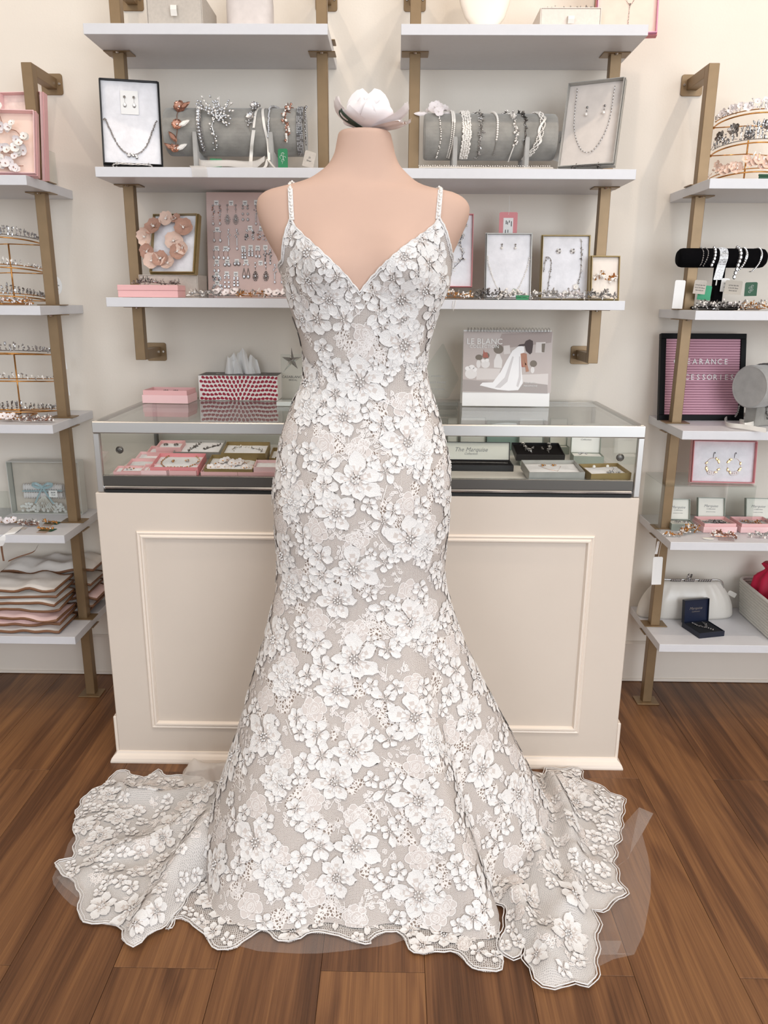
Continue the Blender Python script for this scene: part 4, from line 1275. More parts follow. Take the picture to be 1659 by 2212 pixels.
def necklace_on(o, w_, d, z, r, gap, ms, drop=.40, sx=.86, m=0, label='', group=None, extra=None, top=.42):
    pts = path([(-w_ * .5 * sx, d * top, z), (-w_ * .46 * sx, 0, z), (-w_ * .25 * sx, -d * drop * .75, z), (0, -d * drop, z), (w_ * .25 * sx, -d * drop * .75, z), (w_ * .46 * sx, 0, z), (w_ * .5 * sx, d * top, z)], 10)
    mb = MB(); beads(mb, pts, r, gap, m, r * .25, 1 if len(ms) > 1 else None)
    if extra: extra(mb)
    return face(o, mb, 'necklace', ms, label, 'necklace', group)


def earrings_on(o, xs, y, z, r, ms, label, drop=.012, group=None, style='drop'):
    mb = MB()
    for x in xs:
        mb.ball((x, y, z + r * .3), r * .8, 0, 1)
        if style == 'drop': mb.tube([(x, y, z), (x, y - drop, z)], .0005, 3, 0); mb.gem((x, y - drop - r, z), r, r * 1.4, r * .7, m=len(ms) - 1, drop=.6)
        elif style == 'pearl': mb.ball((x, y - drop, z + r), r, len(ms) - 1, 2); mb.ball((x, y - drop * .5, z + r * .5), r * .5, 0)
        elif style == 'cluster':
            for k in range(7): a = k * 2 * PI / 6; mb.ball((x + math.cos(a) * r * 1.3 * (k < 6), y + math.sin(a) * r * 1.3 * (k < 6), z + r * .4), r * .62, k % len(ms), 1)
    return face(o, mb, 'earring_pair', ms, label, 'earrings', group)


def hair_comb(label, u, v, y, z, L, ms, teeth=True, rz=0., style=0, hgt=.016, group='hair combs on the shelves', n=46):
    """decorated comb lying on a shelf: dressed back toward us, teeth behind"""
    p = at(u, v, y=y); p.z = z; mb = MB()
    sp = path([(-L / 2, R.uniform(-.006, .006), .006), (-L / 4, R.uniform(-.008, .004), hgt * .8), (0, 0, hgt * .6), (L / 4, R.uniform(-.008, .004), hgt * .8), (L / 2, R.uniform(-.006, .006), .006)], 8)
    mb.tube(sp, .0010, 4, 0)
    spray(mb, sp, n, hgt * .62, (.0016, .0036), list(range(len(ms))), 0, (0, 0, hgt * .3), leaf=.45 if style else .15)
    if style == 2:
        for k in range(3): blossom(mb, sp[6 + k * 9] + V((0, -.006, .004)), .012, (R.uniform(-.4, .4), -.7, .7), len(ms) - 1, 5, 0)
    mb.v = [(a, b, max(c, .0006)) for a, b, c in mb.v]
    o = root('hair_comb', label, 'hair comb', p, (0, 0, rz), group)
    mb.build('dressed_back', ms, o, fix=False)
    if teeth:
        mb = MB(); nt_ = int(L * .7 / .0035)
        for k in range(nt_): x = -L * .35 + k * .0035; mb.tube([(x, .004, .006), (x, .016, .003), (x + .0004, .030, .0012)], .0006, 3)
        mb.tube([(-L * .36, .004, .006), (L * .36, .004, .006)], .001, 4); mb.build('comb_teeth', ms[0], o)
    return o


def roll_stand(label, uL, uR, v0, v1, y, zs):
    """velvet roll on two slanted plates"""
    a, b = at(uL, (v0 + v1) / 2, y=y), at(uR, (v0 + v1) / 2, y=y); r = (at(uL, v0, y=y).z - at(uL, v1, y=y).z) / 2
    c = (a + b) / 2; L = (b.x - a.x)
    o = root('velvet_roll_display', label, 'jewelry stand', (c.x, y, zs)); zc = c.z - zs
    mb = MB(); n = 40; T = Mx(((0, 0, 1, 0), (1, 0, 0, 0), (0, 1, 0, zc), (0, 0, 0, 1)))
    mb.lathe([(r * .3, -L / 2 - .001), (r * .92, -L / 2 - .001), (r * .985, -L / 2 + .003), (r, -L / 2 + .008), (r, 0), (r, L / 2 - .008), (r * .985, L / 2 - .003), (r * .92, L / 2 + .001), (r * .3, L / 2 + .001)], n, T=T)
    mb.build('roll', 'velvet', o, smooth=False)
    for s in (-1, 1):
        mb = MB(); pts = [(-r * 1.12, .0005), (r * .9, .0005), (r * .9, zc - r * .75), (r * .3, zc - r * .97), (-r * .75, zc - r * .9), (-r * 1.12, zc - r * .15)]
        mb.prism(pts, -.006, .006, T=Mx(((0, 0, 1, s * L * .27), (1, 0, 0, 0), (0, 1, 0, 0), (0, 0, 0, 1)))); mb.build('side_plate', 'velvet_l', o, bevel=.0015)
    return (c.x, y, c.z, r, o)


def on_roll(rl, u, ang, lift=.003):
    """point on the roll at photograph column u; ang 90 is the top, 0 the front, -60 under"""
    cx, y, zc, r, _ = rl; x = at(u, 300, y=y - r).x; a = math.radians(ang)
    return V((x, y - (r + lift) * math.cos(a), zc + (r + lift) * math.sin(a)))


def band(rl, u0, u1, a0, a1, lift=.003, n=14): return [on_roll(rl, u0 + (u1 - u0) * k / n, a0 + (a1 - a0) * k / n, lift) for k in range(n + 1)]


def piece(mb, name, mats, label, cat, group=None, smooth=False, kind=None):
    """a thing made of one mesh given in world coordinates"""
    xs = [v[0] for v in mb.v]; ys = [v[1] for v in mb.v]; zz = [v[2] for v in mb.v]
    c = V(((min(xs) + max(xs)) / 2, (min(ys) + max(ys)) / 2, min(zz)))
    mb.v = [tuple(V(p) - c) for p in mb.v]
    return tag(mb.build(name, mats, None, loc=c, smooth=smooth, fix=False), label, cat, group, kind)


Z1, Z2, Z3 = ZC
E_ = .0006
# ------------------------------------------------------------------ centre left, top shelf
c = at(378, 46, y=-.25); wD = at(436, 20, y=-.25).x - at(315, 20, y=-.25).x
drawer_box('grey linen drawer box with ribbon pull on the topmost left shelf', (c.x, -.25 + .085, Z1 + E_), (0, 0, 0), wD, .17, .085)
mb = MB(); sp = path([at(452, 2, y=-.10) + V((0, 0, .022)), at(466, 8, y=-.12) + V((0, 0, .022)), at(474, 18, y=-.13) + V((0, 0, .022))])
mb = MB(); px_ = [V((c.x - .02 + k * .016, -.20, Z1 + .0885 + .004 * (k % 2))) for k in range(6)]; mb.tube(path(px_), .0008, 4, 0); spray(mb, path(px_), 40, .010, (.0016, .0035), [0, 1], 0, (0, 0, .004), .4); mb.v = [(a, b, max(d, Z1 + .0868)) for a, b, d in mb.v]
piece(mb, 'hair_vine', ['goldwire', 'pearl'], 'gold and pearl hair vine lying on the grey linen drawer box', 'hair vine')
p = at(537, 46, y=-.20)
o = root('bust_stand', 'grey silk bust stand with a sloping front on the topmost left shelf', 'jewelry stand', (p.x, -.17, Z1 + E_))
mb = MB(); rows = []
for z, a, b in ((0, .060, .045), (.02, .061, .040), (.08, .062, .030), (.14, .058, .024), (.19, .040, .022), (.23, .030, .020)): rows.append([V((a * math.copysign(abs(math.sin(t)) ** .6, math.sin(t)), -b * math.copysign(abs(math.cos(t)) ** .8, math.cos(t)), z)) for t in [2 * PI * k / 32 for k in range(32)]])
mb.grid(rows, closed=True); mb.f += [tuple(range(31, -1, -1)), tuple(range(160, 192))]; mb.m += [0, 0]
mb.build('bust', mat('grey_silk', 'CFC6C2', .5, noise=.05, nscale=50), o, smooth=True)

# ------------------------------------------------------------------ centre left, middle shelf
y0 = -.215
b0, b1 = at(232, 357, y=y0), at(345, 357, y=y0); H_ = at(280, 188, y=y0 + .03).z - Z2
w_, d_ = .150, .222
lo, ro = at(289, 356, y=y0), (RX - math.radians(13), 0, math.radians(13))
lo.z = Z2 + .013
nb = open_box('necklace_box', 'black card box of crystal necklace standing on a twisted wire easel', lo, ro, w_, d_, .022, 'blackcard', lid='blackcard', padh=.75); place_tray(nb, w_, d_)
def _ex(mb_):
    for k in range(9): mb_.gem((R.uniform(-.012, .012), -d_ * .40 + R.uniform(-.006, .006), .019), .004, .004, .003, m=0)
necklace_on(nb, w_, d_, .0190, .0027, .0042, ['crystal', 'crystal'], .39, .92, label='crystal tennis necklace in the black box on the easel', extra=_ex, top=.02)
mb = MB(); mb.box2((-.024, .020, .0195), (.022, .082, .0202)); face(nb, mb, 'earring_card', ['white'], 'small white card holding two drop earrings in the black box', 'card')
earrings_on(nb, (-.013, .011), .064, .0204, .0052, ['crystal', 'crystal'], 'pear drop crystal earrings on white card in the black box', .015)
easel('twisted wire easel under the black necklace box', (lo.x, lo.y - .006, Z2 + .0004), .095, .20, math.radians(13), 13)
RL = roll_stand('grey velvet roll display draped with rose gold and silver hair vines', 364, 660, 235, 338, -.165, Z2 + E_)
G_ = 'hair ornaments on the left velvet roll'
pts = [on_roll(RL, 386, 92), on_roll(RL, 387, 62), on_roll(RL, 384, 30), on_roll(RL, 386, 5), on_roll(RL, 380, -25), on_roll(RL, 374, -50)]
mb = MB(); mb.tube(path(pts), .0009, 4, 0); spray(mb, pts[:2], 14, .010, (.002, .004), [0], 0)
for k, (q, s) in enumerate(((0, .012), (1, .016), (3, .014), (5, .013))): blossom(mb, pts[q] + V((0, -.006, 0)), s, (.1, -1, .3), 0, 6, 1)
for q, dx in ((1, .02), (3, .026), (4, -.01), (5, .026), (5, -.02)): mb.gem(pts[q] + V((dx * .7, -.006, .004)), .007, .016, .003, (0, -1, .2), (dx * 40, 0, .5), 1 if dx > .022 else 0, .4)
piece(mb, 'hair_vine', ['rosegold', 'pearl'], 'rose gold leaf and flower hair vine at left end of the left roll', 'hair vine', G_)
mb = MB(); pp = path(band(RL, 427, 436, 100, -62)); mb.tube(pp, .0022, 5, 0)
for q in walk(pp, .0085): blossom(mb, q + V((0, -.003, 0)), .0068, (0, -1, .3), 1, 6, 0); mb.gem(q + V((0, -.005, 0)), .003, .003, .003, (0, -1, .1), (0, 0, 1), 1)
piece(mb, 'headband', ['silverwire', 'crystal'], 'silver crystal flower headband second along the left roll', 'headband', G_)
mb = MB(); stem = path([on_roll(RL, 462, -52), on_roll(RL, 463, -20), on_roll(RL, 460, 8), on_roll(RL, 470, 30)]); mb.tube(stem, .0016, 5, 0)
for ang in range(-60, 130, 13):
    a = math.radians(ang); s0 = on_roll(RL, 466, 24); L_ = R.uniform(.035, .062) if ang < 80 else .04
    e = s0 + V((math.sin(a) * L_, -.008, math.cos(a) * L_)); br = path([s0, s0.lerp(e, .5) + V((.004, -.006, 0)), e], 5); mb.tube(br, .0006, 3, 0)
    for q in walk(br, .007)[1:]: mb.gem(q + V((R.uniform(-.004, .004), -.002, R.uniform(-.004, .004))), .0026, .0036, .002, (0, -1, 0), (math.sin(a), 0, math.cos(a)), R.choice((1, 1, 2)), .4)
for q in walk(stem, .006): mb.ball(q + V((R.uniform(-.006, .006), -.002, 0)), .003, R.choice((1, 2)), 1)
piece(mb, 'hair_branch', ['silverwire', 'crystal', 'pearl'], 'wide spraying silver crystal branch ornament on the left roll', 'hair ornament', G_)
mb = MB(); pts = path([on_roll(RL, 549, 96), on_roll(RL, 546, 60), on_roll(RL, 541, 15), on_roll(RL, 541, -8)]); mb.tube(pts, .001, 4, 0); spray(mb, pts, 40, .010, (.002, .0038), [0, 1], 0, (0, -.004, 0), .5)
for q in (0, 6, 14): blossom(mb, pts[q] + V((0, -.005, .002)), .011, (0, -1, .4), 1, 5, 2)
mb.ribbon(path([on_roll(RL, 556, 85), on_roll(RL, 553, 40), on_roll(RL, 549, 0)]), .006, (1, .1, 0), 3); mb.ribbon(path([on_roll(RL, 549, -5), on_roll(RL, 543, -35, .006), on_roll(RL, 538, -60, .012), V((at(540, 355, y=-.25).x, -.25, Z2 + .004))]), .009, (1, .2, 0), 3)
piece(mb, 'hair_vine', ['silverwire', 'crystal', 'pearl', 'ribbon'], 'silver flower hair vine trailing a cream satin ribbon on the left roll', 'hair vine', G_)
mb = MB(); mb.ribbon(path([on_roll(RL, 570, 95), on_roll(RL, 567, 50), on_roll(RL, 572, 5), on_roll(RL, 578, -30, .006), V((at(581, 340, y=-.24).x, -.24, Z2 + .028))]), .007, (1, 0, 0), 1)
pts = path([on_roll(RL, 597, 100), on_roll(RL, 588, 85), on_roll(RL, 582, 55), on_roll(RL, 582, 10), on_roll(RL, 580, -20)]); mb.tube(pts, .001, 4, 0)
for q in walk(pts, .0052): mb.gem(q + V((R.uniform(-.001, .001), -.002, 0)), .0032, .0042, .0025, (0, -1, .2), (0, 0, 1), 0, .3)
mb.ribbon(path([V((at(578, 338, y=-.24).x, -.24, Z2 + .03)), V((at(572, 352, y=-.26).x, -.26, Z2 + .008)), V((at(560, 356, y=-.27).x, -.28, Z2 + .003))]), .010, (.6, .8, 0), 1); mb.ribbon(path([V((at(578, 338, y=-.24).x, -.24, Z2 + .03)), V((at(590, 350, y=-.26).x, -.26, Z2 + .01)), V((at(596, 357, y=-.27).x, -.28, Z2 + .003))]), .008, (.6, .8, 0), 1)
piece(mb, 'ribbon_sash', ['crystal', 'ribbon'], 'slim crystal belt with tied ivory ribbon ends on the left roll', 'sash', G_)
mb = MB(); pts = path([on_roll(RL, 622, 98), on_roll(RL, 620, 60), on_roll(RL, 616, 25), on_roll(RL, 621, 0), on_roll(RL, 619, -20)]); mb.tube(pts, .001, 4, 0); spray(mb, pts, 75, .011, (.0022, .004), [0, 0, 1], 0, (0, -.004, 0), .25)
for k in range(5): mb.ball(on_roll(RL, 619, -14 - k * 4, .005), .0042 - .0004 * k, 1, 1)
piece(mb, 'hair_vine', ['rosegold', 'pearl'], 'rose gold berry hair vine with pearl drop near the right end of the left roll', 'hair vine', G_)
mb = MB(); pp = path(band(RL, 648, 647, 100, -75)); mb.ribbon([q for q in pp], .017, (1, 0, 0), 0)
for q in walk(pp, .0042):
    for dx in (-.0065, -.002, .0025, .007): mb.gem(q + V((dx, -.0008, 0)), .0023, .0023, .0022, (0, -1, .1), (0, 0, 1), R.choice((1, 1, 2)))
piece(mb, 'headband', ['silverwire', 'crystal', 'crystal_d'], 'wide flat rhinestone headband at the right of the left roll', 'headband', G_)
mb = MB(); pp = path(band(RL, 659, 660, 80, -40)); mb.tube(pp, .001, 4, 0); beads(mb, pp, .0024, .006, 1, .002)
piece(mb, 'hair_vine', ['darkwire', 'crystal_d'], 'thin dark silver vine hanging over the right end of the left roll', 'hair vine', G_)
hang_tag('swing_tag', 'green swing tag with white flower sketch leaning before the left roll', at(611, 342, y=-.262), .026, .047, 'green', (0, 0, -.08))
for nm, lb, u, v in (('swing_tag', '', 611, 342),):
    p = at(u, v, y=-.2632); mb = MB()
    for a in ((0, .010), (-.004, .003), (.004, .001), (0, -.006)): mb.tube([p + V((a[0] + .004 * math.cos(t), 0, a[1] + .004 * math.sin(t))) for t in [k * .6 for k in range(8)]], .0003, 3)
    mb.tube([p + V((0, 0, .014)), p + V((.002, 0, 0)), p + V((-.002, 0, -.014))], .0003, 3)
    q = mb.build('flower_sketch', 'white', None, fix=False); t_ = [x for x in sc.objects if x.name.startswith('swing_tag')][-1]; q.parent = t_; q.matrix_parent_inverse = Mx.LocRotScale(t_.location, t_.rotation_euler, None).inverted()
closed_box('small_card', 'flat green card under the organza ribbon before the left roll', (at(463, 345, y=-.235).x, -.215, Z2 + E_), (0, 0, .2), .03, .004, .034, 'green', 'card')
hang_tag('swing_tag', 'grey price tag with printed lines leaning by the left shelf post', at(668, 344, y=-.235), .030, .040, 'greycard', (0, .25, .1), (('25', .006, .004), ('Silver', .006, -.004)))
mb = MB()
for k in range(3):
    z = Z2 + .006 + .003 * k; mb.ribbon(path([(at(428, 345, y=-.28).x, -.27, Z2 + .020), (at(440, 352, y=-.29).x, -.297, z), (at(490, 355, y=-.29).x, -.295 + .01 * k, z + .004), (at(545, 356, y=-.29).x, -.285, z), (at(570, 346, y=-.26).x, -.262 + .01 * k, z + .02)], 10), .014, (0, .35, 1), 0)
mb.ribbon(path([(at(425, 352, y=-.30).x, -.300, Z2 + .004), (at(430, 362, y=-.307).x, -.3085, Z2 - .004), (at(432, 378, y=-.307).x, -.3085, Z2 - .024)], 6), .04, (1, 0, 0), 0)
piece(mb, 'organza_ribbon', ['organza'], 'sheer organza ribbon looped along the shelf edge below the left roll', 'ribbon')

# ------------------------------------------------------------------ centre left, lower shelf
p = at(366, 643, y=-.20)
gw = at(431, 620, y=-.20).x - at(304, 620, y=-.20).x
drawer_box('plain grey drawer box under the gold flower box on the lowest shelf', (p.x, -.20 + .07, Z3 + E_), (0, 0, math.radians(0)), gw, .14, .062, 'greycard', False)
lo, ro = at(378, 590, y=-.185), (RX - math.radians(16), 0, math.radians(-10)); lo.z = Z3 + .0628
gb = open_box('flower_box', 'gold card box holding a blush fabric flower wreath on the grey drawer box', lo, ro, .132, .165, .026, 'gold', lid='gold', padh=.7); place_tray(gb, .132, .165)
mb = MB()
def gpx(u, v):
    """point on the gold box face from the zoomed photograph"""
    return V(((u - 598) / 362 * .126, -(v - 610) / 445 * .160, .026))
wr = [(540, 425), (430, 490), (365, 560), (380, 660), (430, 760), (500, 745), (570, 780)]
mb.tube(path([gpx(*q) for q in [(620, 420)] + wr]), .0008, 4, 2)
mb.tube(path([gpx(*q) for q in [(690, 470), (620, 600), (650, 690), (690, 720)]]), .0008, 4, 2)
for k, (u, v, s) in enumerate(((620, 425, .015), (535, 425, .021), (430, 490, .027), (360, 565, .025), (385, 680, .021), (430, 755, .023), (505, 740, .023), (575, 775, .021), (690, 495, .026), (615, 600, .026), (650, 685, .022), (690, 655, .018))):
    blossom(mb, gpx(u, v) + V((0, 0, .004)), s, (R.uniform(-.4, .4), R.uniform(-.4, .4), 1), k % 2, 5, 3, .35, .54)
    for q in range(3): mb.tube([gpx(u, v) + V((0, 0, .006)), gpx(u + R.uniform(-25, 25), v + R.uniform(-25, 25)) + V((0, 0, .013))], .0006, 3, 3)
face(gb, mb, 'flower_wreath', ['petal_blush', 'petal_bl2', 'goldwire', 'pearl'], 'blush pink fabric flower hair wreath in the gold box', 'hair wreath', smooth=True)
p = at(321, 642, y=-.275); w_ = at(385, 640, y=-.275).x - at(256, 640, y=-.275).x
pb = closed_box('gift_box', 'closed pink gift box with a silver hair vine on its lid, lowest left shelf', (p.x, -.235, Z3 + E_), (0, 0, 0), w_, .088, .033, 'pink')
mb = MB(); pts = path([(p.x - w_ * .30, -.245, Z3 + .037), (p.x - w_ * .05, -.25, Z3 + .042), (p.x + w_ * .2, -.24, Z3 + .038), (p.x + w_ * .5, -.245, Z3 + .038)]); mb.tube(pts, .0009, 4, 0); spray(mb, pts, 85, .011, (.0016, .0032), [0, 1, 1], 0, (0, 0, .006), .4); mb.v = [(a, b, max(d, Z3 + .0342)) for a, b, d in mb.v]
piece(mb, 'hair_vine', ['darkwire', 'crystal'], 'silver crystal hair vine lying on the closed pink gift box', 'hair vine')
# earring board
yb = -.075
bl, br_, tl = at(450, 640, y=yb - .02), at(625, 640, y=yb - .02), at(443, 425, y=yb + .03)
BW, BH = .262, .300
eb = root('earring_board', 'pale pink earring board leaning behind the combs on the lowest left shelf', 'display board', (at(450, 640, y=-.10).x + BW / 2, -.10, Z3 + E_), (math.radians(-7), 0, 0))
MB().box2((-BW / 2, 0, 0), (BW / 2, .006, BH)).build('board', mat('dusty_pink_velvet', 'D9BFB8', .9, noise=.03, nscale=30), eb, bevel=.001)
EBM = Mx.LocRotScale(eb.location, eb.rotation_euler, None)


def eb_xy(x, y):
    """zoomed-photograph point to board coordinates"""
    u, v = 220 + x / 3.77, 360 + y / 3.77; d = at(u, v, y=0) - CAM; n = EBM.to_3x3() @ V((0, -1, 0)); t = (eb.location - CAM).dot(n) / d.dot(n)
    q = EBM.inverted() @ (CAM + d * t); return q.x, q.z


PAIRS = [  # tag x,y | earring xs | top y, bottom y | style | metal | label
    ((933, 295), (905, 960), 318, 485, 'chand', 'rosegold', 'rose gold chandelier earrings, first of the top row on the pink board'),
    ((1053, 297), (1022, 1090), 315, 485, 'tear', 'silverwire', 'large silver filigree teardrop earrings in the top row of the pink board'),
    ((1166, 297), (1148, 1188), 318, 455, 'line', 'silverwire', 'silver three stone drop earrings in the top row of the pink board'),
    ((1258, 292), (1255, 1292), 318, 485, 'chand', 'silverwire', 'silver chandelier earrings beside the mannequin shoulder on the board'),
    ((940, 513), (915, 965), 530, 625, 'drop', 'crystal', 'slim crystal drop earrings first in the second row on the pink board'),
    (None, (1033, 1100), 515, 690, 'chand', 'crystal', 'long crystal chandelier earrings without tag on the pink board'),
    ((1207, 500), (1180, 1230), 520, 600, 'clust', 'darkwire', 'dark silver cluster earrings in the second row on the pink board'),
    ((1300, 505), (1283, 1325), 520, 600, 'clust', 'rosegold', 'rose gold cluster earrings beside the dark silver clusters'),
    ((935, 665), (913, 953), 680, 760, 'drop', 'silverwire', 'silver pear drops first in the third row of the pink board'),
    ((1008, 668), (993, 1028), 685, 765, 'drop', 'rosegold', 'rose gold pear drops second in the third row of the board'),
    ((1153, 665), (1146, 1168), 680, 752, 'line', 'rosegold', 'rose gold stacked stone earrings in the third row of the board'),
    ((1212, 658), (1200, 1226), 678, 732, 'line', 'crystal', 'two stone crystal studs in the third row of the board'),
    ((1270, 662), (1257, 1284), 680, 748, 'drop', 'crystal_d', 'smoky crystal drops in the third row of the board'),
    ((1332, 658), (1330, 1372), 680, 800, 'chand', 'darkwire', 'dark silver chandeliers at the right of the third row'),
    ((937, 775), (919, 951), 805, 862, 'drop', 'pearl', 'small pearl drops first in the fourth row of the board'),
    ((1022, 775), (1005, 1038), 795, 822, 'stud', 'crystal', 'round halo studs in the fourth row of the pink board'),
    ((1100, 772), (1086, 1116), 788, 816, 'stud', 'crystal_d', 'round smoky studs in the fourth row of the pink board'),
    ((1175, 775), (1158, 1192), 800, 915, 'loop', 'silverwire', 'silver looped teardrop earrings in the fourth row of the board'),
    ((1293, 785), (1250, 1336), 785, 942, 'tear', 'darkwire', 'big dark filigree teardrop earrings low on the pink board'),
    (None, (1408, 1465), 800, 960, 'chand', 'silverwire', 'silver flower chandeliers at the right edge of the pink board'),
    ((938, 878), (915, 955), 892, 930, 'clust', 'darkwire', 'small dark cluster earrings in the fifth row of the board'),
    ((1018, 872), (1003, 1035), 890, 995, 'line', 'rosegold', 'rose gold three stone drops in the fifth row of the board'),
    ((1092, 875), (1079, 1108), 905, 978, 'line', 'pearl', 'pearl three bead drops in the fifth row of the board'),
    ((940, 947), (915, 968), 965, 1008, 'clust', 'silverwire', 'silver cluster earrings in the lowest row of the board'),
]
for tg, xs, ya, yb_, st, me, lab in PAIRS:
    xa, za = eb_xy(sum(xs) / 2, ya); o = root('earring_pair', lab, 'earrings', EBM @ V((xa, -.0005, za)), eb.rotation_euler, 'earring pairs on the pink board')
    L_ = za - eb_xy(sum(xs) / 2, yb_)[1]
    for x in xs:
        dx = eb_xy(x, ya)[0] - xa; mb = MB(); f = (0, -1, 0)
        mb.gem((dx, 0, 0), .0036, .0036, .003, f, (0, 0, 1), 1)
        if st == 'stud':
            mb.gem((dx, -.001, -.002), .0042, .0042, .004, f, (0, 0, 1), 1)
            for k in range(10): a = k * .628; mb.ball((dx + .0052 * math.cos(a), -.001, -.002 + .0052 * math.sin(a)), .0011, 0)
        elif st == 'line':
            n = 3 if L_ > .018 else 2
            for k in range(n): mb.gem((dx, -.0005, -L_ * (k + .5) / n), .0036 + .0006 * k, .0036 + .0008 * k, .003, f, (0, 0, 1), 1, .3 * (k == n - 1))
        elif st == 'drop':
            mb.tube([(dx, -.001, 0), (dx, -.001, -L_ * .6)], .0006, 3, 0); mb.gem((dx, 0, -L_ * .75), .0048, .0062, .004, f, (0, 0, 1), 1, .7)
        elif st == 'loop':
            mb.tube([(dx + .0052 * math.sin(t) * (1 - math.cos(t)) * .7, -.0015, -L_ * .22 - L_ * .38 * (1 - math.cos(t))) for t in [k * .42 for k in range(15)]], .0009, 4, 0, True); mb.gem((dx, 0, -L_ * .84), .0046, .0054, .004, f, (0, 0, 1), 1, .5)
        elif st == 'tear':
            for s_, nb_ in ((1., 16), (.66, 11), (.36, 7)):
                for k in range(nb_):
                    t = 2 * PI * k / nb_; yy = math.cos(t); mb.ball((dx + .0078 * s_ * math.sin(t) * (1 - .45 * max(0, yy)), -.0015, -L_ * .68 + .0135 * s_ * yy), .0016, 0 if k % 2 else 1)
            mb.gem((dx, -.001, -L_ * .68), .0026, .004, .003, f, (0, 0, 1), 1, .5); mb.tube([(dx, -.001, 0), (dx, -.001, -L_ * .36)], .0008, 3, 0); mb.gem((dx, 0, -L_ * .2), .003, .003, .003, f, (0, 0, 1), 1)
        elif st == 'clust':
            for k in range(14): mb.gem((dx + R.uniform(-.0055, .0055), -.0005, -L_ * .5 + R.uniform(-.5, .5) * L_), .0021, .0026, .002, f, (0, 0, 1), R.choice((0, 1)))
        else:
            for k in range(18): t = k / 17; mb.gem((dx + R.uniform(-1, 1) * .006 * math.sin(PI * min(1, t * 1.4)) ** 2, -.0005, -L_ * .72 * t), .0020, .0024, .002, f, (0, 0, 1), R.choice((0, 1)))
            mb.gem((dx, 0, -L_ * .88), .0040, .0055, .004, f, (0, 0, 1), 1, .7)
        mb.build('earring', [me, 'crystal'], o)
    if tg:
        tx_, tz_ = eb_xy(*tg); mb = MB(); mb.box2((tx_ - xa - .0065, -.0008, tz_ - za - .0068), (tx_ - xa + .0065, 0, tz_ - za + .0068)); tgp = mb.build('price_tag', 'white', o)
        mb = MB(); mb.box2((tx_ - xa - .0042, -.0011, tz_ - za - .0002), (tx_ - xa + .0042, -.0008, tz_ - za + .0014)); mb.box2((tx_ - xa - .002, -.0011, tz_ - za - .0040), (tx_ - xa + .002, -.0008, tz_ - za - .0028)); mb.build('print', 'print', tgp)
hair_comb('pale crystal leaf comb, leftmost below the earring board', 440, 640, -.285, Z3 + E_, .075, ['silverwire', 'crystal', 'pearl'], style=1, n=60)
hair_comb('ivory flower comb lying below the middle of the earring board', 492, 640, -.275, Z3 + E_, .085, ['silverwire', 'pearl', 'petal_w'], style=2, n=60)
hair_comb('silver pearl comb below the earring board nearer the gown', 545, 640, -.285, Z3 + E_, .085, ['goldwire', 'crystal', 'pearl'], style=1, n=70)
hair_comb('white blossom comb at the bodice edge below the earring board', 600, 642, -.275, Z3 + E_, .080, ['silverwire', 'pearl', 'petal_w'], style=2, n=50)

# ------------------------------------------------------------------ centre right, top shelf
p = at(1047, 46, y=-.20)
o = root('necklace_bust', 'cream necklace bust with a rounded tip on the topmost right shelf', 'jewelry stand', (p.x, -.17, Z1 + E_))
mb = MB(); rows = []
for z, a, yy, b in ((.004, .004, -.050, .012), (.010, .020, -.048, .016), (.022, .036, -.042, .020), (.045, .052, -.030, .024), (.08, .064, -.014, .026), (.12, .072, 0, .028), (.17, .074, .012, .03), (.20, .05, .02, .03), (.23, .03, .024, .026), (.27, .03, .024, .026)): rows.append([V((a * math.sin(t), yy - b * math.cos(t), z)) for t in [2 * PI * k / 36 for k in range(36)]])
mb.grid(rows, closed=True); mb.f += [tuple(range(35, -1, -1)), tuple(range(324, 360))]; mb.m += [0, 0]
mb.build('bust', mat('cream_leatherette', 'F0E4D6', .5), o, smooth=True)
mb = MB(); mb.box2((-.035, -.03, 0), (.035, .05, .004)); mb.tube([(0, .02, .004), (0, .015, .10)], .006, 10); mb.build('bust_foot', 'ivory', o)
p = at(1232, 50, y=-.23); w_ = at(1298, 20, y=-.23).x - at(1166, 20, y=-.23).x
drawer_box('silver edged linen drawer box with a ribbon pull on the topmost right shelf', (p.x, -.15, Z1 + E_), (0, 0, 0), w_, .16, .060, mat('pale_linen_card', 'DDD2C8', .7, noise=.04, nscale=150))
mb = MB(); px_ = [V((p.x - .06 + k * .022, -.19, Z1 + .066 + .003 * (k % 2))) for k in range(7)]; mb.tube(path(px_), .0008, 4, 0); spray(mb, path(px_), 60, .007, (.0014, .0026), [0, 1], 0, (0, 0, .003), .4); mb.v = [(a, b, max(d, Z1 + .0613)) for a, b, d in mb.v]
piece(mb, 'hair_vine', ['silverwire', 'crystal'], 'silver hair vine lying on the linen drawer box, topmost right shelf', 'hair vine')
lo = at(1352, 50, y=-.20); lo.z = Z1 + E_; w_, d_ = .152, .20
o = open_box('necklace_box', 'pink card box with a fine chain necklace on the topmost right shelf', lo, (RX - math.radians(10), 0, math.radians(-6)), w_, d_, .024, mat('bright_pink_card', 'E9A0C0', .55), lid='pinkdeep', padh=.7, pad=mat('peach_cotton', 'E9CFC0', .95, noise=.05, nscale=30)); place_tray(o, w_, d_)
mb = MB(); pts = path([(-.03, .06, .019), (-.012, 0, .019), (.006, -.028, .019), (.022, 0, .019), (.03, .06, .019)]); beads(mb, pts, .0013, .004, 0, .0005); pts = path([(.006, -.028, .019), (.004, -.055, .019), (.003, -.085, .019)]); beads(mb, pts, .0013, .004, 0, .0005); mb.ball((.006, -.028, .02), .003, 0)
face(o, mb, 'necklace', ['silverwire'], 'fine silver Y-shaped chain necklace in the bright pink box', 'necklace')

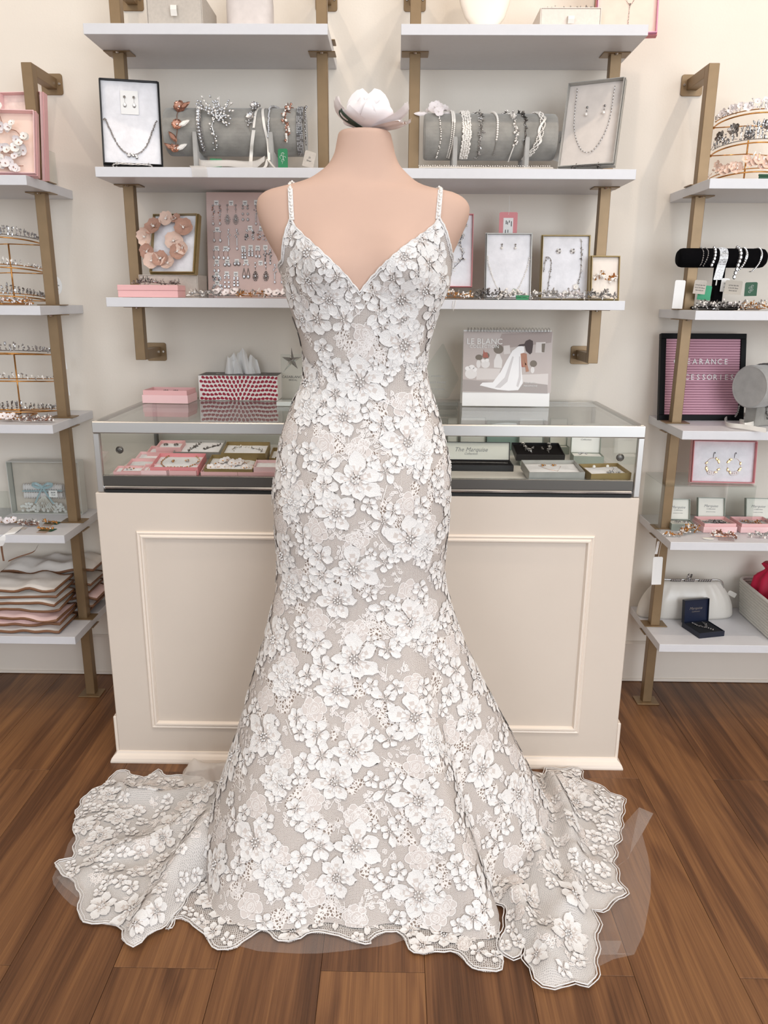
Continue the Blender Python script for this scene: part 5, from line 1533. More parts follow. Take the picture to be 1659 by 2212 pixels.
# ------------------------------------------------------------------ centre right, middle shelf
RR = roll_stand('grey velvet roll display carrying eight pearl and silver headbands', 916, 1197, 247, 347, -.165, Z2 + E_)
G_ = 'hair ornaments on the right velvet roll'


def zr(x): return 820 + x / 2.72


mb = MB(); c0 = on_roll(RR, zr(335), 88)
blossom(mb, on_roll(RR, zr(330), 78, .012), .020, (-.1, -1, .5), 0, 6, 1); blossom(mb, on_roll(RR, zr(345), 55, .010), .014, (.2, -1, .2), 0, 5, 1); blossom(mb, on_roll(RR, zr(300), 88, .010), .013, (-.5, -.6, .8), 0, 5, 1); blossom(mb, on_roll(RR, zr(372), 100, .016), .022, (.3, -.5, .9), 0, 5)
for dx in (-.034, -.046, .03): mb.gem(c0 + V((dx, -.004, -.004)), .006, .014, .002, (0, -1, .3), (dx, 0, .002), 0, .4)
pts = path([on_roll(RR, zr(350), 42), on_roll(RR, zr(357), 10), on_roll(RR, zr(360), -15), on_roll(RR, zr(345), -50), on_roll(RR, zr(335), -68)]); mb.tube(pts, .0009, 4, 2); beads(mb, pts, .0022, .006, 1, .0012)
piece(mb, 'hair_vine', ['petal_w', 'pearl', 'silverwire'], 'white organza flower hair vine at the left end of the right roll', 'hair vine', G_)
mb = MB(); pp = path([on_roll(RR, zr(418), 105), on_roll(RR, zr(430), 75), on_roll(RR, zr(432), 20), on_roll(RR, zr(422), -25), on_roll(RR, zr(408), -68)])
for k, q in enumerate(walk(pp, .0048)): r_ = .0036 if k < 18 else .0024; mb.ball(q + V((.0028, -.001, 0)), r_, 0, 1); mb.ball(q + V((-.0026, -.001, .002)), r_ * .8, 0, 1)
piece(mb, 'headband', ['pearl', 'silverwire'], 'double row pearl headband tapering down, second on the right roll', 'headband', G_)
mb = MB(); pp = path([on_roll(RR, zr(492), 105), on_roll(RR, zr(505), 75), on_roll(RR, zr(512), 10), on_roll(RR, zr(508), -30), on_roll(RR, zr(500), -72)]); mb.ribbon(pp, .019, (1, 0, 0), 1)
for q in walk(pp, .0036):
    for k in range(4): mb.ball(q + V((-.0095 + k * .0062 + R.uniform(-.0015, .0015), -.0022, R.uniform(-.001, .001))), R.uniform(.0022, .0034), 0, 1)
piece(mb, 'headband', ['pearl', 'ribbon'], 'widest headband packed with seed pearls, third on the right roll', 'headband', G_)
mb = MB(); pp = path([on_roll(RR, zr(558), 96), on_roll(RR, zr(585), 65), on_roll(RR, zr(600), 15), on_roll(RR, zr(585), -30), on_roll(RR, zr(586), -72)]); mb.tube(pp, .001, 4, 0); spray(mb, pp, 70, .008, (.0018, .0032), [0, 1], 0, (0, -.003, 0), .7)
piece(mb, 'hair_vine', ['silverwire', 'crystal'], 'silver leaf vine, fourth ornament along the right roll', 'hair vine', G_)
mb = MB(); pp = path([on_roll(RR, zr(650), 105), on_roll(RR, zr(672), 80), on_roll(RR, zr(690), 40), on_roll(RR, zr(690), 0), on_roll(RR, zr(686), -18)])
w2 = walk(pp, .0062)
for k, q in enumerate(w2): mb.ball(q, .0042 - .0015 * k / len(w2), 0, 2)
mb.tube(path([on_roll(RR, zr(686), -18), on_roll(RR, zr(680), -45), on_roll(RR, zr(674), -55), on_roll(RR, zr(682), -52)]), .0009, 4, 1)
piece(mb, 'headband', ['pearl', 'silverwire'], 'single row graduated pearl headband in the middle of the right roll', 'headband', G_, True)
mb = MB(); pp = path([on_roll(RR, zr(725), 98), on_roll(RR, zr(765), 72), on_roll(RR, zr(788), 40), on_roll(RR, zr(800), 0), on_roll(RR, zr(795), -28)]); mb.tube(pp, .001, 4, 0); spray(mb, pp, 70, .009, (.0018, .0036), [1, 1, 2], 0, (0, -.003, 0), .2); mb.ribbon(path([on_roll(RR, zr(793), -30), on_roll(RR, zr(780), -50, .006), on_roll(RR, zr(772), -72, .010)]), .003, (1, 0, 0), 3)
piece(mb, 'hair_vine', ['silverwire', 'pearl', 'crystal', 'ribbon'], 'pearl cluster hair vine ending in a thin ribbon on the right roll', 'hair vine', G_)
mb = MB(); pp = path([on_roll(RR, zr(822), 98), on_roll(RR, zr(845), 55), on_roll(RR, zr(855), 10), on_roll(RR, zr(852), -30)]); mb.tube(pp, .001, 4, 0); spray(mb, pp, 60, .006, (.0015, .0028), [0, 1], 0, (0, -.002, 0), .7)
piece(mb, 'hair_vine', ['darkwire', 'crystal_d'], 'dark silver slender leaf vine, seventh on the right roll', 'hair vine', G_)
mb = MB(); base_ = [on_roll(RR, zr(905), 105), on_roll(RR, zr(940), 75), on_roll(RR, zr(955), 30), on_roll(RR, zr(935), -15), on_roll(RR, zr(905), -45), on_roll(RR, zr(865), -72)]
pp = path(base_, 14)
for s in range(3):
    q = [p_ + V((.0065 * math.sin(k * .32 + s * 2.09), -.003 + .003 * math.cos(k * .32 + s * 2.09), 0)) for k, p_ in enumerate(pp)]
    if s == 0: mb.ribbon(q, .007, (1, 0, .2), 1)
    else: beads(mb, q, .0024, .0046, 0)
piece(mb, 'headband', ['pearl', 'ribbon'], 'braided pearl and ribbon headband at the right end of the right roll', 'headband', G_)
mb = MB(); mb.ribbon(path([(at(905, 356, y=-.28).x, -.28, Z2 + .006), (at(960, 357, y=-.29).x, -.295, Z2 + .004), (at(1080, 358, y=-.29).x, -.29, Z2 + .004), (at(1195, 358, y=-.28).x, -.28, Z2 + .006)], 12), .016, (0, 1, .35), 0); pp = walk(path([(at(905, 356, y=-.28).x, -.285, Z2 + .009), (at(1080, 358, y=-.29).x, -.298, Z2 + .007), (at(1190, 358, y=-.28).x, -.285, Z2 + .009)], 12), .006)
for q in pp: mb.ball(q + V((0, R.uniform(-.005, .005), 0)), .0016, 1)
piece(mb, 'lace_belt', ['ribbon', 'pearl'], 'beaded ivory lace belt lying along the edge below the right roll', 'belt')
bt = hang_tag('swing_tag', 'white barcode price tag standing behind the silver necklace box', at(1213, 318, y=-.165), .040, .075, 'white', (0, .28, 0))
mb = MB()
for k in range(9): mb.box2((-.010 + k * .0022, -.0009, .008), (-.010 + k * .0022 + R.uniform(.0005, .0014), -.0005, .024))
mb.build('barcode', 'print', bt)
w_, d_ = .146, .222
lo = at(1268, 357, y=-.235); lo.z = Z2 + .012
nb = open_box('necklace_box', 'silver grey box turned sideways holding a pendant necklace on twisted wire easel', lo, (RX - math.radians(15), math.radians(0), math.radians(-26)), w_, d_, .024, 'silver', lid='silver', padh=.45, pad=mat('grey_cotton', 'CFC6BF', .95, noise=.06, nscale=30)); place_tray(nb, w_, d_)
necklace_on(nb, w_, d_, .0145, .0016, .0042, ['darkwire', 'crystal'], .34, .68, label='grey crystal chain necklace with a small heart pendant in the silver box', top=.44)
earrings_on(nb, (-.016, .030), .045, .0145, .0038, ['darkwire', 'pearl'], 'thin hanging pearl earrings in the turned silver box', .020, style='pearl')
easel('dark twisted wire easel under the turned silver box', (lo.x, lo.y - .004, Z2 + .0004), .068, .19, math.radians(-26), 15)

# ------------------------------------------------------------------ centre right, lower shelf
w_, d_ = .13, .205
lo = at(955, 618, y=-.10); lo.z = Z3 + .034; lo.x = at(1019, 600, y=-.10).x - w_ / 2
ab = root('acrylic_riser', 'low clear acrylic block box behind the combs by the bodice', 'riser', (at(985, 640, y=-.15).x, -.13, Z3 + E_))
MB().box2((-.07, -.05, 0), (.07, .05, .030)).build('block', 'acrylic', ab, bevel=.001)
o = open_box('necklace_box', 'pink card box with a pearl vine half hidden by the mannequin arm', lo, (RX - math.radians(8), 0, 0), w_, d_, .022, 'pinkdeep', padh=.6); place_tray(o, w_, d_)
mb = MB(); pts = path([(.045, .09, .016), (.030, .03, .016), (.035, -.02, .016), (.01, -.05, .016), (-.01, -.085, .016)]); mb.tube(pts, .0007, 3, 0); spray(mb, pts, 70, .014, (.0014, .003), [0, 1, 1], 0, (0, 0, .003), .2)
face(o, mb, 'hair_vine', ['darkwire', 'pearl'], 'pearl spray hair vine in the half hidden pink box', 'hair vine')


def front_box(label, u0, u1, vt, vb, y, card, tilt=8, rz=0., lid=None, pad='cotton'):
    a, b = at(u0, vb, y=y), at(u1, vb, y=y); w__ = b.x - a.x; y2 = y + .03
    d__ = (at(u0, vt, y=y2).z - Z3) / math.cos(math.radians(tilt)); lo_ = V(((a.x + b.x) / 2, y, Z3 + E_))
    o_ = open_box('necklace_box', label, lo_, (RX - math.radians(tilt), 0, rz), w__, d__, .020, card, lid=lid, padh=.7, pad=pad); place_tray(o_, w__, d__); return o_, w__, d__


o, w_, d_ = front_box('silver card box of pearl necklace between pink and gold boxes, lowest right shelf', 1047, 1143, 508, 643, -.17, 'silver', 8, .02, 'silver')
necklace_on(o, w_, d_, .0165, .0023, .0052, ['pearl', 'pearl'], .44, .93, label='white pearl strand necklace in the silver box', top=.15)
earrings_on(o, (-.020, .018), .060, .0165, .0036, ['silverwire', 'pearl'], 'pearl drop earrings in the silver box on the lowest right shelf', .010, style='pearl')
p = at(1098, 488, y=-.12)
pt = hang_tag('swing_tag', 'pink framed price tag hanging on a thread above the silver pearl box', (p.x, -.115, p.z), .052, .075, 'pinkdeep', (0, 0, 0), (), string=[(p.x, -.1155, p.z + .030), (p.x + .001, -.1155, p.z + .05), (p.x + .0, -.1155, p.z + .082)])
MB().box2((-.014, -.0012, -.036), (.014, -.0006, .022)).build('white_label', 'white', pt)
mb = MB()
for x, z, h in ((-.006, .010, .010), (-.002, .008, .008), (.003, .012, .006), (.009, .006, .014), (-.007, -.016, .012), (0, -.014, .008)): mb.box2((x - .0010, -.0016, z - h / 2), (x + .0010, -.0012, z + h / 2))
mb.build('print', 'print', pt)
o, w_, d_ = front_box('gold card box with vine necklace beside the small gold box, lowest right shelf', 1166, 1266, 512, 645, -.165, 'gold', 8, -.03, 'gold')
mb = MB(); pts = path([(-w_ * .46, -.01, .0165), (-w_ * .40, .028, .0165), (-w_ * .30, .018, .0165), (-w_ * .32, -.02, .0165), (-w_ * .36, -.07, .0165)]); mb.tube(pts, .0008, 3, 0); spray(mb, pts, 36, .004, (.0012, .0022), [0], 0, leaf=.7)
pts = path([(w_ * .32, d_ * .44, .0165), (w_ * .34, .01, .0165), (w_ * .30, -.035, .0165), (w_ * .15, -.066, .0165), (-w_ * .12, -.072, .0165), (-w_ * .34, -.068, .0165)]); mb.tube(pts, .0008, 3, 0); spray(mb, pts, 70, .004, (.0012, .0024), [0, 0, 1], 0, leaf=.6)
for q in (20, 28, 36): blossom(mb, pts[q] + V((0, 0, .003)), .008, (0, 0, 1), 1, 5, 1)
face(o, mb, 'necklace', ['silverwire', 'pearl'], 'silver vine necklace with pearl flowers in the larger gold box', 'necklace')
earrings_on(o, (-.020, .019), .045, .0165, .0042, ['pearl', 'silverwire'], 'pearl cluster stud earrings in the larger gold box', .01, style='cluster')
o, w_, d_ = front_box('small gold card box with pearl earrings at the right end of the lowest shelf', 1272, 1333, 557, 643, -.205, 'gold', 9, .05, 'gold', mat('cream_cotton', 'EADFD4', .95, noise=.04, nscale=30))
mb = MB()
for x, y in ((-.014, .008), (.017, .0)):
    pts = [(x - .012, y - .006, .0165), (x, y, .0175), (x + .012, y + .004, .0165)]; spray(mb, path(pts), 26, .012, (.0014, .0045), [1, 1, 0], 0, (0, 0, .004), .2); mb.ball((x + .002, y - .004, .020), .005, 1, 2)
face(o, mb, 'earring_pair', ['goldwire', 'pearl'], 'pearl spray earrings on gold wire in the small gold box', 'earrings')
mb = MB(); mb.tube([at(980, 650, y=-.309), at(978, 660, y=-.310), at(979, 672, y=-.310), at(983, 660, y=-.310), at(985, 648, y=-.309)], .0008, 4)
piece(mb, 'elastic_loop', ['white'], 'tiny white elastic loop hanging over the shelf edge beside the bodice', 'loop')
for k, (u, L_, ms, lb, st) in enumerate(((985, .090, ['goldwire', 'pearl', 'crystal'], 'gold wire pearl comb nearest the bodice on the lowest right shelf', 0), (1060, .080, ['darkwire', 'crystal', 'crystal_d'], 'dark smoky comb left of the small green card', 1),
                                         (1105, .075, ['silverwire', 'pearl', 'pearl'], 'white pearl cluster comb behind the small green card', 0), (1180, .085, ['silverwire', 'pearl', 'crystal'], 'tall pearl and crystal comb right of the small green card', 0),
                                         (1238, .060, ['silverwire', 'petal_w', 'pearl'], 'pale leaf comb in front of the larger gold box', 1), (1292, .095, ['silverwire', 'crystal', 'crystal_d'], 'long silver comb in front of the small gold box', 1))):
    hair_comb(lb, u, 642, -.283 + .012 * (k % 2), Z3 + E_, L_, ms, style=st, n=85, hgt=.020)
closed_box('small_card', 'small green card standing among the combs on the lowest right shelf', (at(1128, 645, y=-.295).x, -.2965, Z3 + E_), (0, 0, 0), .034, .003, .012, 'green', 'card')
hang_tag('swing_tag', 'grey folded price tag tucked in the pearl necklace box', at(1113, 630, y=-.225), .020, .014, 'greybox', (0, .3, 0))
# ------------------------------------------------------------------ peony on the neck of the form
nk = at(797, 274, y=DCY)
fo = root('fabric_peony', 'white silk peony resting on the neck of the dress form', 'flower', (nk.x, DCY, nk.z - .006))


def fpetal(a, out_, hgt, wid, curl, tip=0., base=.006, m='petal_w', name='petal'):
    """cupped petal: leaves the centre toward angle a (0 = right, -90 = toward us), curls up"""
    P_ = []; d = V((math.cos(a), math.sin(a), 0)); s = V((-math.sin(a), math.cos(a), 0)); ph = R.uniform(0, 6)
    for i in range(9):
        t = i / 8; r = base + 1.28 * out_ * math.sin(t * PI / 2 * (1.0 if curl < .5 else 1.35)); h = hgt * (t ** (1.4 if tip == 0 else 1.0)) + tip * t * t
        w_ = 1.2 * wid * (math.sin(PI * min(1, .10 + t * .80)) ** .55)
        row = []
        for j in range(9):
            q = -1 + j / 4
            b = curl * wid * (1 - math.cos(q * 1.15)) * .9
            row.append(d * (r - b * .6) + s * (w_ * q) + V((0, 0, h + b * .45 + .0016 * math.sin(q * 5 + ph) * t * 1.5 + (.0022 * math.sin(q * 7 + ph) if i == 8 else 0))))
        P_.append(row)
    mb = MB(); mb.grid(P_); o = mb.build(name, m, fo, smooth=True, fix=False); return o


for a, o_, h_, w_, c_, tp in ((-90, .026, .062, .036, .75, 0), (-30, .022, .058, .030, .8, 0), (-150, .022, .060, .030, .8, 0), (30, .02, .058, .03, .8, 0), (90, .024, .064, .034, .75, 0), (150, .02, .058, .03, .8, 0),
                          (-110, .034, .046, .026, .5, 0), (-65, .036, .042, .028, .5, 0), (-15, .058, .030, .026, .35, .012), (15, .062, .018, .020, .25, .004), (-35, .060, .010, .016, .2, -.004), (-165, .050, .032, .024, .4, .018), (170, .046, .040, .020, .4, .022), (-140, .044, .024, .024, .45, .006), (60, .044, .034, .028, .4, 0), (120, .044, .034, .028, .4, 0), (0, .05, .012, .024, .3, 0)):
    fpetal(math.radians(a), o_, h_, w_, c_, tp)
fpetal(math.radians(-152), .040, .026, .010, .2, .004, .012, 'leaf', 'leaf')

# ------------------------------------------------------------------ on the glass top
ZT = GZ1 - .0003
p = at(558, 866, z=ZT); yf = p.y
tw = at(600, 850, y=yf).x - at(430, 850, y=yf).x; thh = at(515, 812, y=yf).z - ZT
tb = root('tissue_box', 'tissue box with red teardrop print standing on the glass case', 'tissue box', ((at(430, 850, y=yf).x + at(600, 850, y=yf).x) / 2, yf + .058, ZT + .0008))
mb = MB(); mb.box2((-tw / 2, -.058, 0), (tw / 2, .058, thh)); mb.build('carton', mat('white_print_card', 'EDE8E4', .5), tb, bevel=.0008)
mb = MB(); rows = [[(rx_ * math.cos(t), ry_ * math.sin(t), z) for t in [2 * PI * k / 32 for k in range(32)]] for rx_, ry_, z in ((tw * .33, .034, thh + .0006), (tw * .30, .030, thh + .0010), (tw * .28, .028, thh + .0004))]
MB().box2((-tw / 2 + .0004, -.0576, thh + .0001), (tw / 2 - .0004, .0576, thh + .0006)).build('printed_top', mat('taupe_print', '5C534F', .5), tb)
mb.grid(rows, closed=True); mb.build('slot_film', 'acrylic', tb)
mb = MB()
cxs = .0; fan = []
def drop(cx, cz, s, a, y=-.0584):
    pts = []
    for k in range(9):
        t = 2 * PI * k / 9; X = s * .42 * math.sin(t) * (1 + .35 * math.cos(t)); Z = -s * .62 * math.cos(t)
        pts.append((cx + X * math.cos(a) - Z * math.sin(a), y, cz + X * math.sin(a) + Z * math.cos(a)))
    if any(abs(q[0]) > tw / 2 or q[2] < .0005 or q[2] > thh - .0005 for q in pts): pts = [(max(-tw / 2, min(tw / 2, q[0])), q[1], max(.0005, min(thh - .0005, q[2]))) for q in pts]
    mb.add(pts, [tuple(range(8, -1, -1))])
for row_ in range(6):
    z = .0055 + row_ * (thh - .009) / 5.2
    for k in range(-9, 10):
        x = (k + (.5 if row_ % 2 else 0)) * .0124
        if abs(x) > tw / 2 - .003: continue
        drop(x, min(thh - .0045, z + .0012 * math.sin(x * 90)), .0100, PI - 1.15 * math.atan2(x, .022 + z * .6))
mb.build('printed_drops', 'red', tb, fix=False)
for k, (dx, w_, h_, a) in enumerate(((-.020, .034, .070, -.25), (.004, .030, .085, .05), (.026, .036, .064, .35), (.0, .05, .045, .0))):
    P_ = []
    for i in range(8):
        t = i / 7; row = []
        for j in range(9):
            q = -1 + j / 4; row.append(V((dx * (1 - .35 * t) + a * .05 * t + q * w_ * (1 - .62 * t if k != 3 else 1 - .3 * t), -.006 + .010 * math.sin(q * 4 + k * 2 + t) + .004 * k, thh - .012 + h_ * t + (.008 * math.sin(q * 3 + k) if i == 7 else 0))))
        P_.append(row)
    mb = MB(); mb.grid(P_); mb.build('tissue', 'white', tb, smooth=True, fix=False)
# pink box pair
p = at(362, 872, z=ZT); w_ = at(413, 860, y=p.y).x - at(313, 860, y=p.y).x
bx = open_box('gift_box', 'open pink box with stud earrings on the glass case beside the tissues', (p.x - .004, p.y + .045, ZT + .0030), (0, 0, math.radians(-3)), w_ * .96, .088, .036, 'pink', lid='pinkpale', padh=.72)
earrings_on(bx, (-.012, .018), 0, .0285, .0045, ['darkwire', 'crystal'], 'round stud earrings inside the open pink box on the case', 0, style='cluster')
# star award
p = at(640, 878, z=ZT); sw = .115
sa_ = root('star_award', 'clear acrylic award with a chrome star half behind the gown', 'award', (at(597, 870, y=p.y).x + sw / 2, p.y + .02, ZT + .0008))
MB().box2((-sw / 2, -.022, 0), (sw / 2, .03, .012)).build('base', mat('milky_acrylic', 'D5DCD9', .15), sa_, bevel=.001)
top_ = at(625, 767, y=p.y).z - ZT
MB().box2((-.044, .000, .0123), (.052, .008, top_)).build('plaque', 'acrylic', sa_, bevel=.0008)
sx_ = at(628, 778, y=p.y).x - sa_.location.x; sz_ = at(628, 780, y=p.y).z - ZT; mb = MB(); pts = []
for k in range(10): a = PI / 2 + k * PI / 5; r_ = (.037 if k == 0 else .030 if k != 4 else .042) if k % 2 == 0 else .0105; pts.append((sx_ + r_ * math.cos(a), -.0015, sz_ + r_ * math.sin(a)))
mb.add(pts + [(sx_, -.011, sz_), (sx_, .0, sz_)], [(i, (i + 1) % 10, 10) for i in range(10)] + [((i + 1) % 10, i, 11) for i in range(10)]); mb.build('chrome_star', 'chrome', sa_)
lp = at(633, 815, y=p.y + .02); text('CASABLANCA', .0098, 'print', sa_, (lp.x - sa_.location.x, -.0008, lp.z - ZT), sx=1.05); text('BRIDAL', .0068, 'print', sa_, (lp.x - sa_.location.x, -.0008, lp.z - ZT - .0088), sx=1.1)
# pointed glass award
p = at(960, 884, z=ZT); yq = p.y + .02
ga = root('glass_award', 'pointed clear glass award between the gown and the calendar', 'award', (p.x - .012, yq, ZT + .0008)); gx0 = ga.location.x
MB().box2((-.052, -.026, 0), (.050, .03, .020)).build('base', 'acrylic', ga, bevel=.002)
pl = [(at(u, v, y=yq).x - gx0, at(u, v, y=yq).z - ZT) for u, v in ((957, 741), (991, 818), (968, 861), (925, 861), (905, 815))]
mb = MB(); mb.prism(pl, -.008, .008, T=Mx(((1, 0, 0, 0), (0, 0, -1, 0), (0, 1, 0, 0), (0, 0, 0, 1)))); mb.build('blade', 'acrylic', ga, bevel=.004)
for k, s in enumerate(('presented to', 'GOLD AWARD', 'for excellence')): text(s, .007, 'greyprint', ga, (at(945, 812 + 14 * k, y=yq).x - gx0, -.0095, at(945, 812 + 14 * k, y=yq).z - ZT))
# desk calendar
p = at(1092, 879, z=ZT); yc_ = p.y
cl_ = root('desk_calendar', 'spiral desk calendar with a bridal photograph standing on the glass case', 'calendar', (p.x, yc_, ZT + .0008))
A = [at(998, 848, y=yc_), at(1187, 851, y=yc_)]; cw = A[1].x - A[0].x; hb = A[0].z - ZT
toph = at(1097, 714, y=yc_ + .03).z - ZT; til = math.atan2(.032, toph)
Tc = Mx.Rotation(-til, 4, 'X')
mb = MB(); mb.T = Tc; mb.box2((-cw / 2, 0, .001), (cw / 2, .0016, toph)); mb.build('front_board', 'white', cl_, bevel=.0005)
mb = MB(); mb.add([(-cw / 2, .075, 0), (cw / 2, .075, 0), (cw / 2, .034, toph), (-cw / 2, .034, toph), (-cw / 2, .0766, 0), (cw / 2, .0766, 0), (cw / 2, .0356, toph), (-cw / 2, .0356, toph)], [(0, 1, 2, 3), (7, 6, 5, 4), (0, 4, 5, 1), (2, 6, 7, 3), (1, 5, 6, 2), (0, 3, 7, 4)]); mb.build('rear_board', 'white', cl_)
pgm = mat('calendar_backdrop', 'BFB2AC', .45)
mb = MB(); mb.T = Tc; mb.box2((-cw / 2 + .0005, -.0016, hb), (cw / 2 + .003, -.0002, toph - .002)); pg = mb.build('page', pgm, cl_)
PHH = toph - hb


def pic(name, polys, m, lay_):
    """flat print on the page; polygons in photograph-zoom pixels"""
    for poly in polys:
        mb_ = MB(); mb_.T = Tc; q = [((x - 285) / 635 * cw - cw / 2, -.0017 - .00012 * lay_, hb + (548 - y) / 438 * PHH) for x, y in poly]; mb_.add(q, [tuple(range(len(q) - 1, -1, -1))]); mb_.build(name, m, pg, fix=False)


def ell(cx, cy, rx, ry, n=14): return [(cx + rx * math.cos(2 * PI * k / n), cy + ry * math.sin(2 * PI * k / n)) for k in range(n)]


pic('printed_floor', [[(285, 455), (700, 490), (895, 415), (905, 552), (283, 540)]], mat('calendar_floor', 'A79C97', .5), 1)
pic('printed_shade', [[(520, 240), (560, 130), (925, 112), (918, 190), (600, 230)], [(440, 450), (510, 380), (560, 378), (545, 455)]], mat('calendar_shade', 'A5958F', .5), 1)
pic('printed_wall', [[(700, 420), (905, 410), (905, 490), (720, 470)], [(385, 375), (560, 378), (540, 455), (385, 458)], [(810, 188), (878, 186), (874, 262), (806, 262)], [(575, 215), (620, 210), (628, 270), (580, 275)]], mat('calendar_light', 'D9D0CB', .5), 2)
pic('printed_vases', [ell(345, 415, 44, 38), ell(448, 345, 32, 30), ell(398, 345, 16, 30), ell(790, 385, 14, 24), [(510, 370), (508, 320), (528, 272), (548, 272), (570, 320), (566, 374)]], mat('calendar_vase', 'E4DEDA', .5), 3)
pic('printed_flowers', [ell(400, 298, 26, 20), ell(450, 285, 26, 24), ell(540, 240, 36, 32), ell(795, 340, 26, 24), [(850, 198), (876, 196), (872, 260), (852, 258)]], mat('calendar_flowers', '75685A', .5), 3)
pic('printed_blossoms', [ell(320, 378, 20, 16), ell(350, 368, 22, 16), ell(372, 385, 16, 16), ell(430, 322, 14, 12), ell(460, 318, 14, 12)], mat('calendar_blossom', 'EFEAE7', .5), 4)
pic('printed_coral', [[(428, 300), (432, 242), (440, 262), (458, 262), (470, 300)], ell(720, 325, 24, 42)], mat('calendar_coral', 'A8604F', .5), 4)
pic('printed_skin', [[(690, 250), (712, 245), (735, 330), (745, 345), (735, 368), (722, 360), (700, 300)], [(715, 262), (745, 270), (752, 350), (765, 395), (742, 400), (735, 350)], ell(768, 212, 15, 20)], mat('calendar_skin', 'B07B60', .5), 5)
pic('printed_dress', [[(660, 235), (690, 212), (722, 220), (728, 262), (700, 270), (712, 400), (722, 480), (690, 530), (620, 535), (540, 528), (410, 498), (430, 478), (505, 475), (560, 400), (600, 320), (640, 250)]], mat('calendar_gown', 'F4F1F0', .5), 6)
pic('printed_folds', [[(640, 290), (652, 292), (610, 470), (560, 515), (520, 512), (590, 440)], [(690, 290), (698, 290), (708, 450), (690, 510), (676, 500), (692, 430)]], mat('calendar_fold', 'D5CFCE', .5), 7)
pic('printed_hair', [[(735, 180), (762, 168), (786, 180), (788, 205), (782, 262), (768, 275), (738, 250), (730, 215), (675, 218), (690, 205), (725, 200)]], mat('calendar_hair', '3A211A', .5), 8)
for s, sz, x, y, mm in (('LE BLANC', .0235, 438, 187, 'white'), ('COLLECTION', .0140, 436, 222, 'white'), ('Style LE1126', .0068, 780, 476, 'white'), ('PERSEPHONE', .0068, 778, 500, 'white')):
    t_ = text(s, sz, mm, pg, (0, 0, 0), sx=1. if mm else 1); t_.matrix_local = Tc @ Mx.Translation(((x - 285) / 635 * cw - cw / 2, -.0031, hb + (548 - y) / 438 * PHH)) @ Mx.Rotation(RX, 4, 'X')
for k in range(26):
    x = -cw / 2 + .012 + k * (cw - .024) / 25; mb = MB(); mb.tube([(x, .016 + .018 * math.cos(t), toph + .001 + .0065 * math.sin(t)) for t in [2 * PI * q / 12 for q in range(12)]], .0007, 4, 0, True); mb.build('spiral_ring', 'silverwire', cl_)

# ------------------------------------------------------------------ inside the case
DZ = DECK + .0006


def cz4(x, y): return 190 + x / 3.386, 680 + y / 3.386


def cz5(x, y): return 910 + x / 3.253, 680 + y / 3.253


def tray_in(label, q, conv, card, h=.020, depth=.075, group=None, lift=0., lid=None, rz=0.):
    """q: zoomed left x, right x, y of the front rim"""
    u0, v = conv(q[0], q[2]); u1, _ = conv(q[1], q[2]); p0 = at(u0, v, z=DZ + lift + h); p1 = at(u1, v, z=DZ + lift + h)
    y = max(GY0 + .024, p0.y); tl_ = math.radians(11 if conv is cz4 else 6); x0, x1 = at(u0, v, y=y).x, at(u1, v, y=y).x
    return open_box('jewelry_tray', label, ((x0 + x1) / 2, y + depth / 2 - .001, DZ + lift + depth / 2 * math.sin(tl_) + (.002 if lid else 0)), (tl_, 0, rz), x1 - x0, depth, h, card, group, lid=lid, padh=.72), x1 - x0, depth


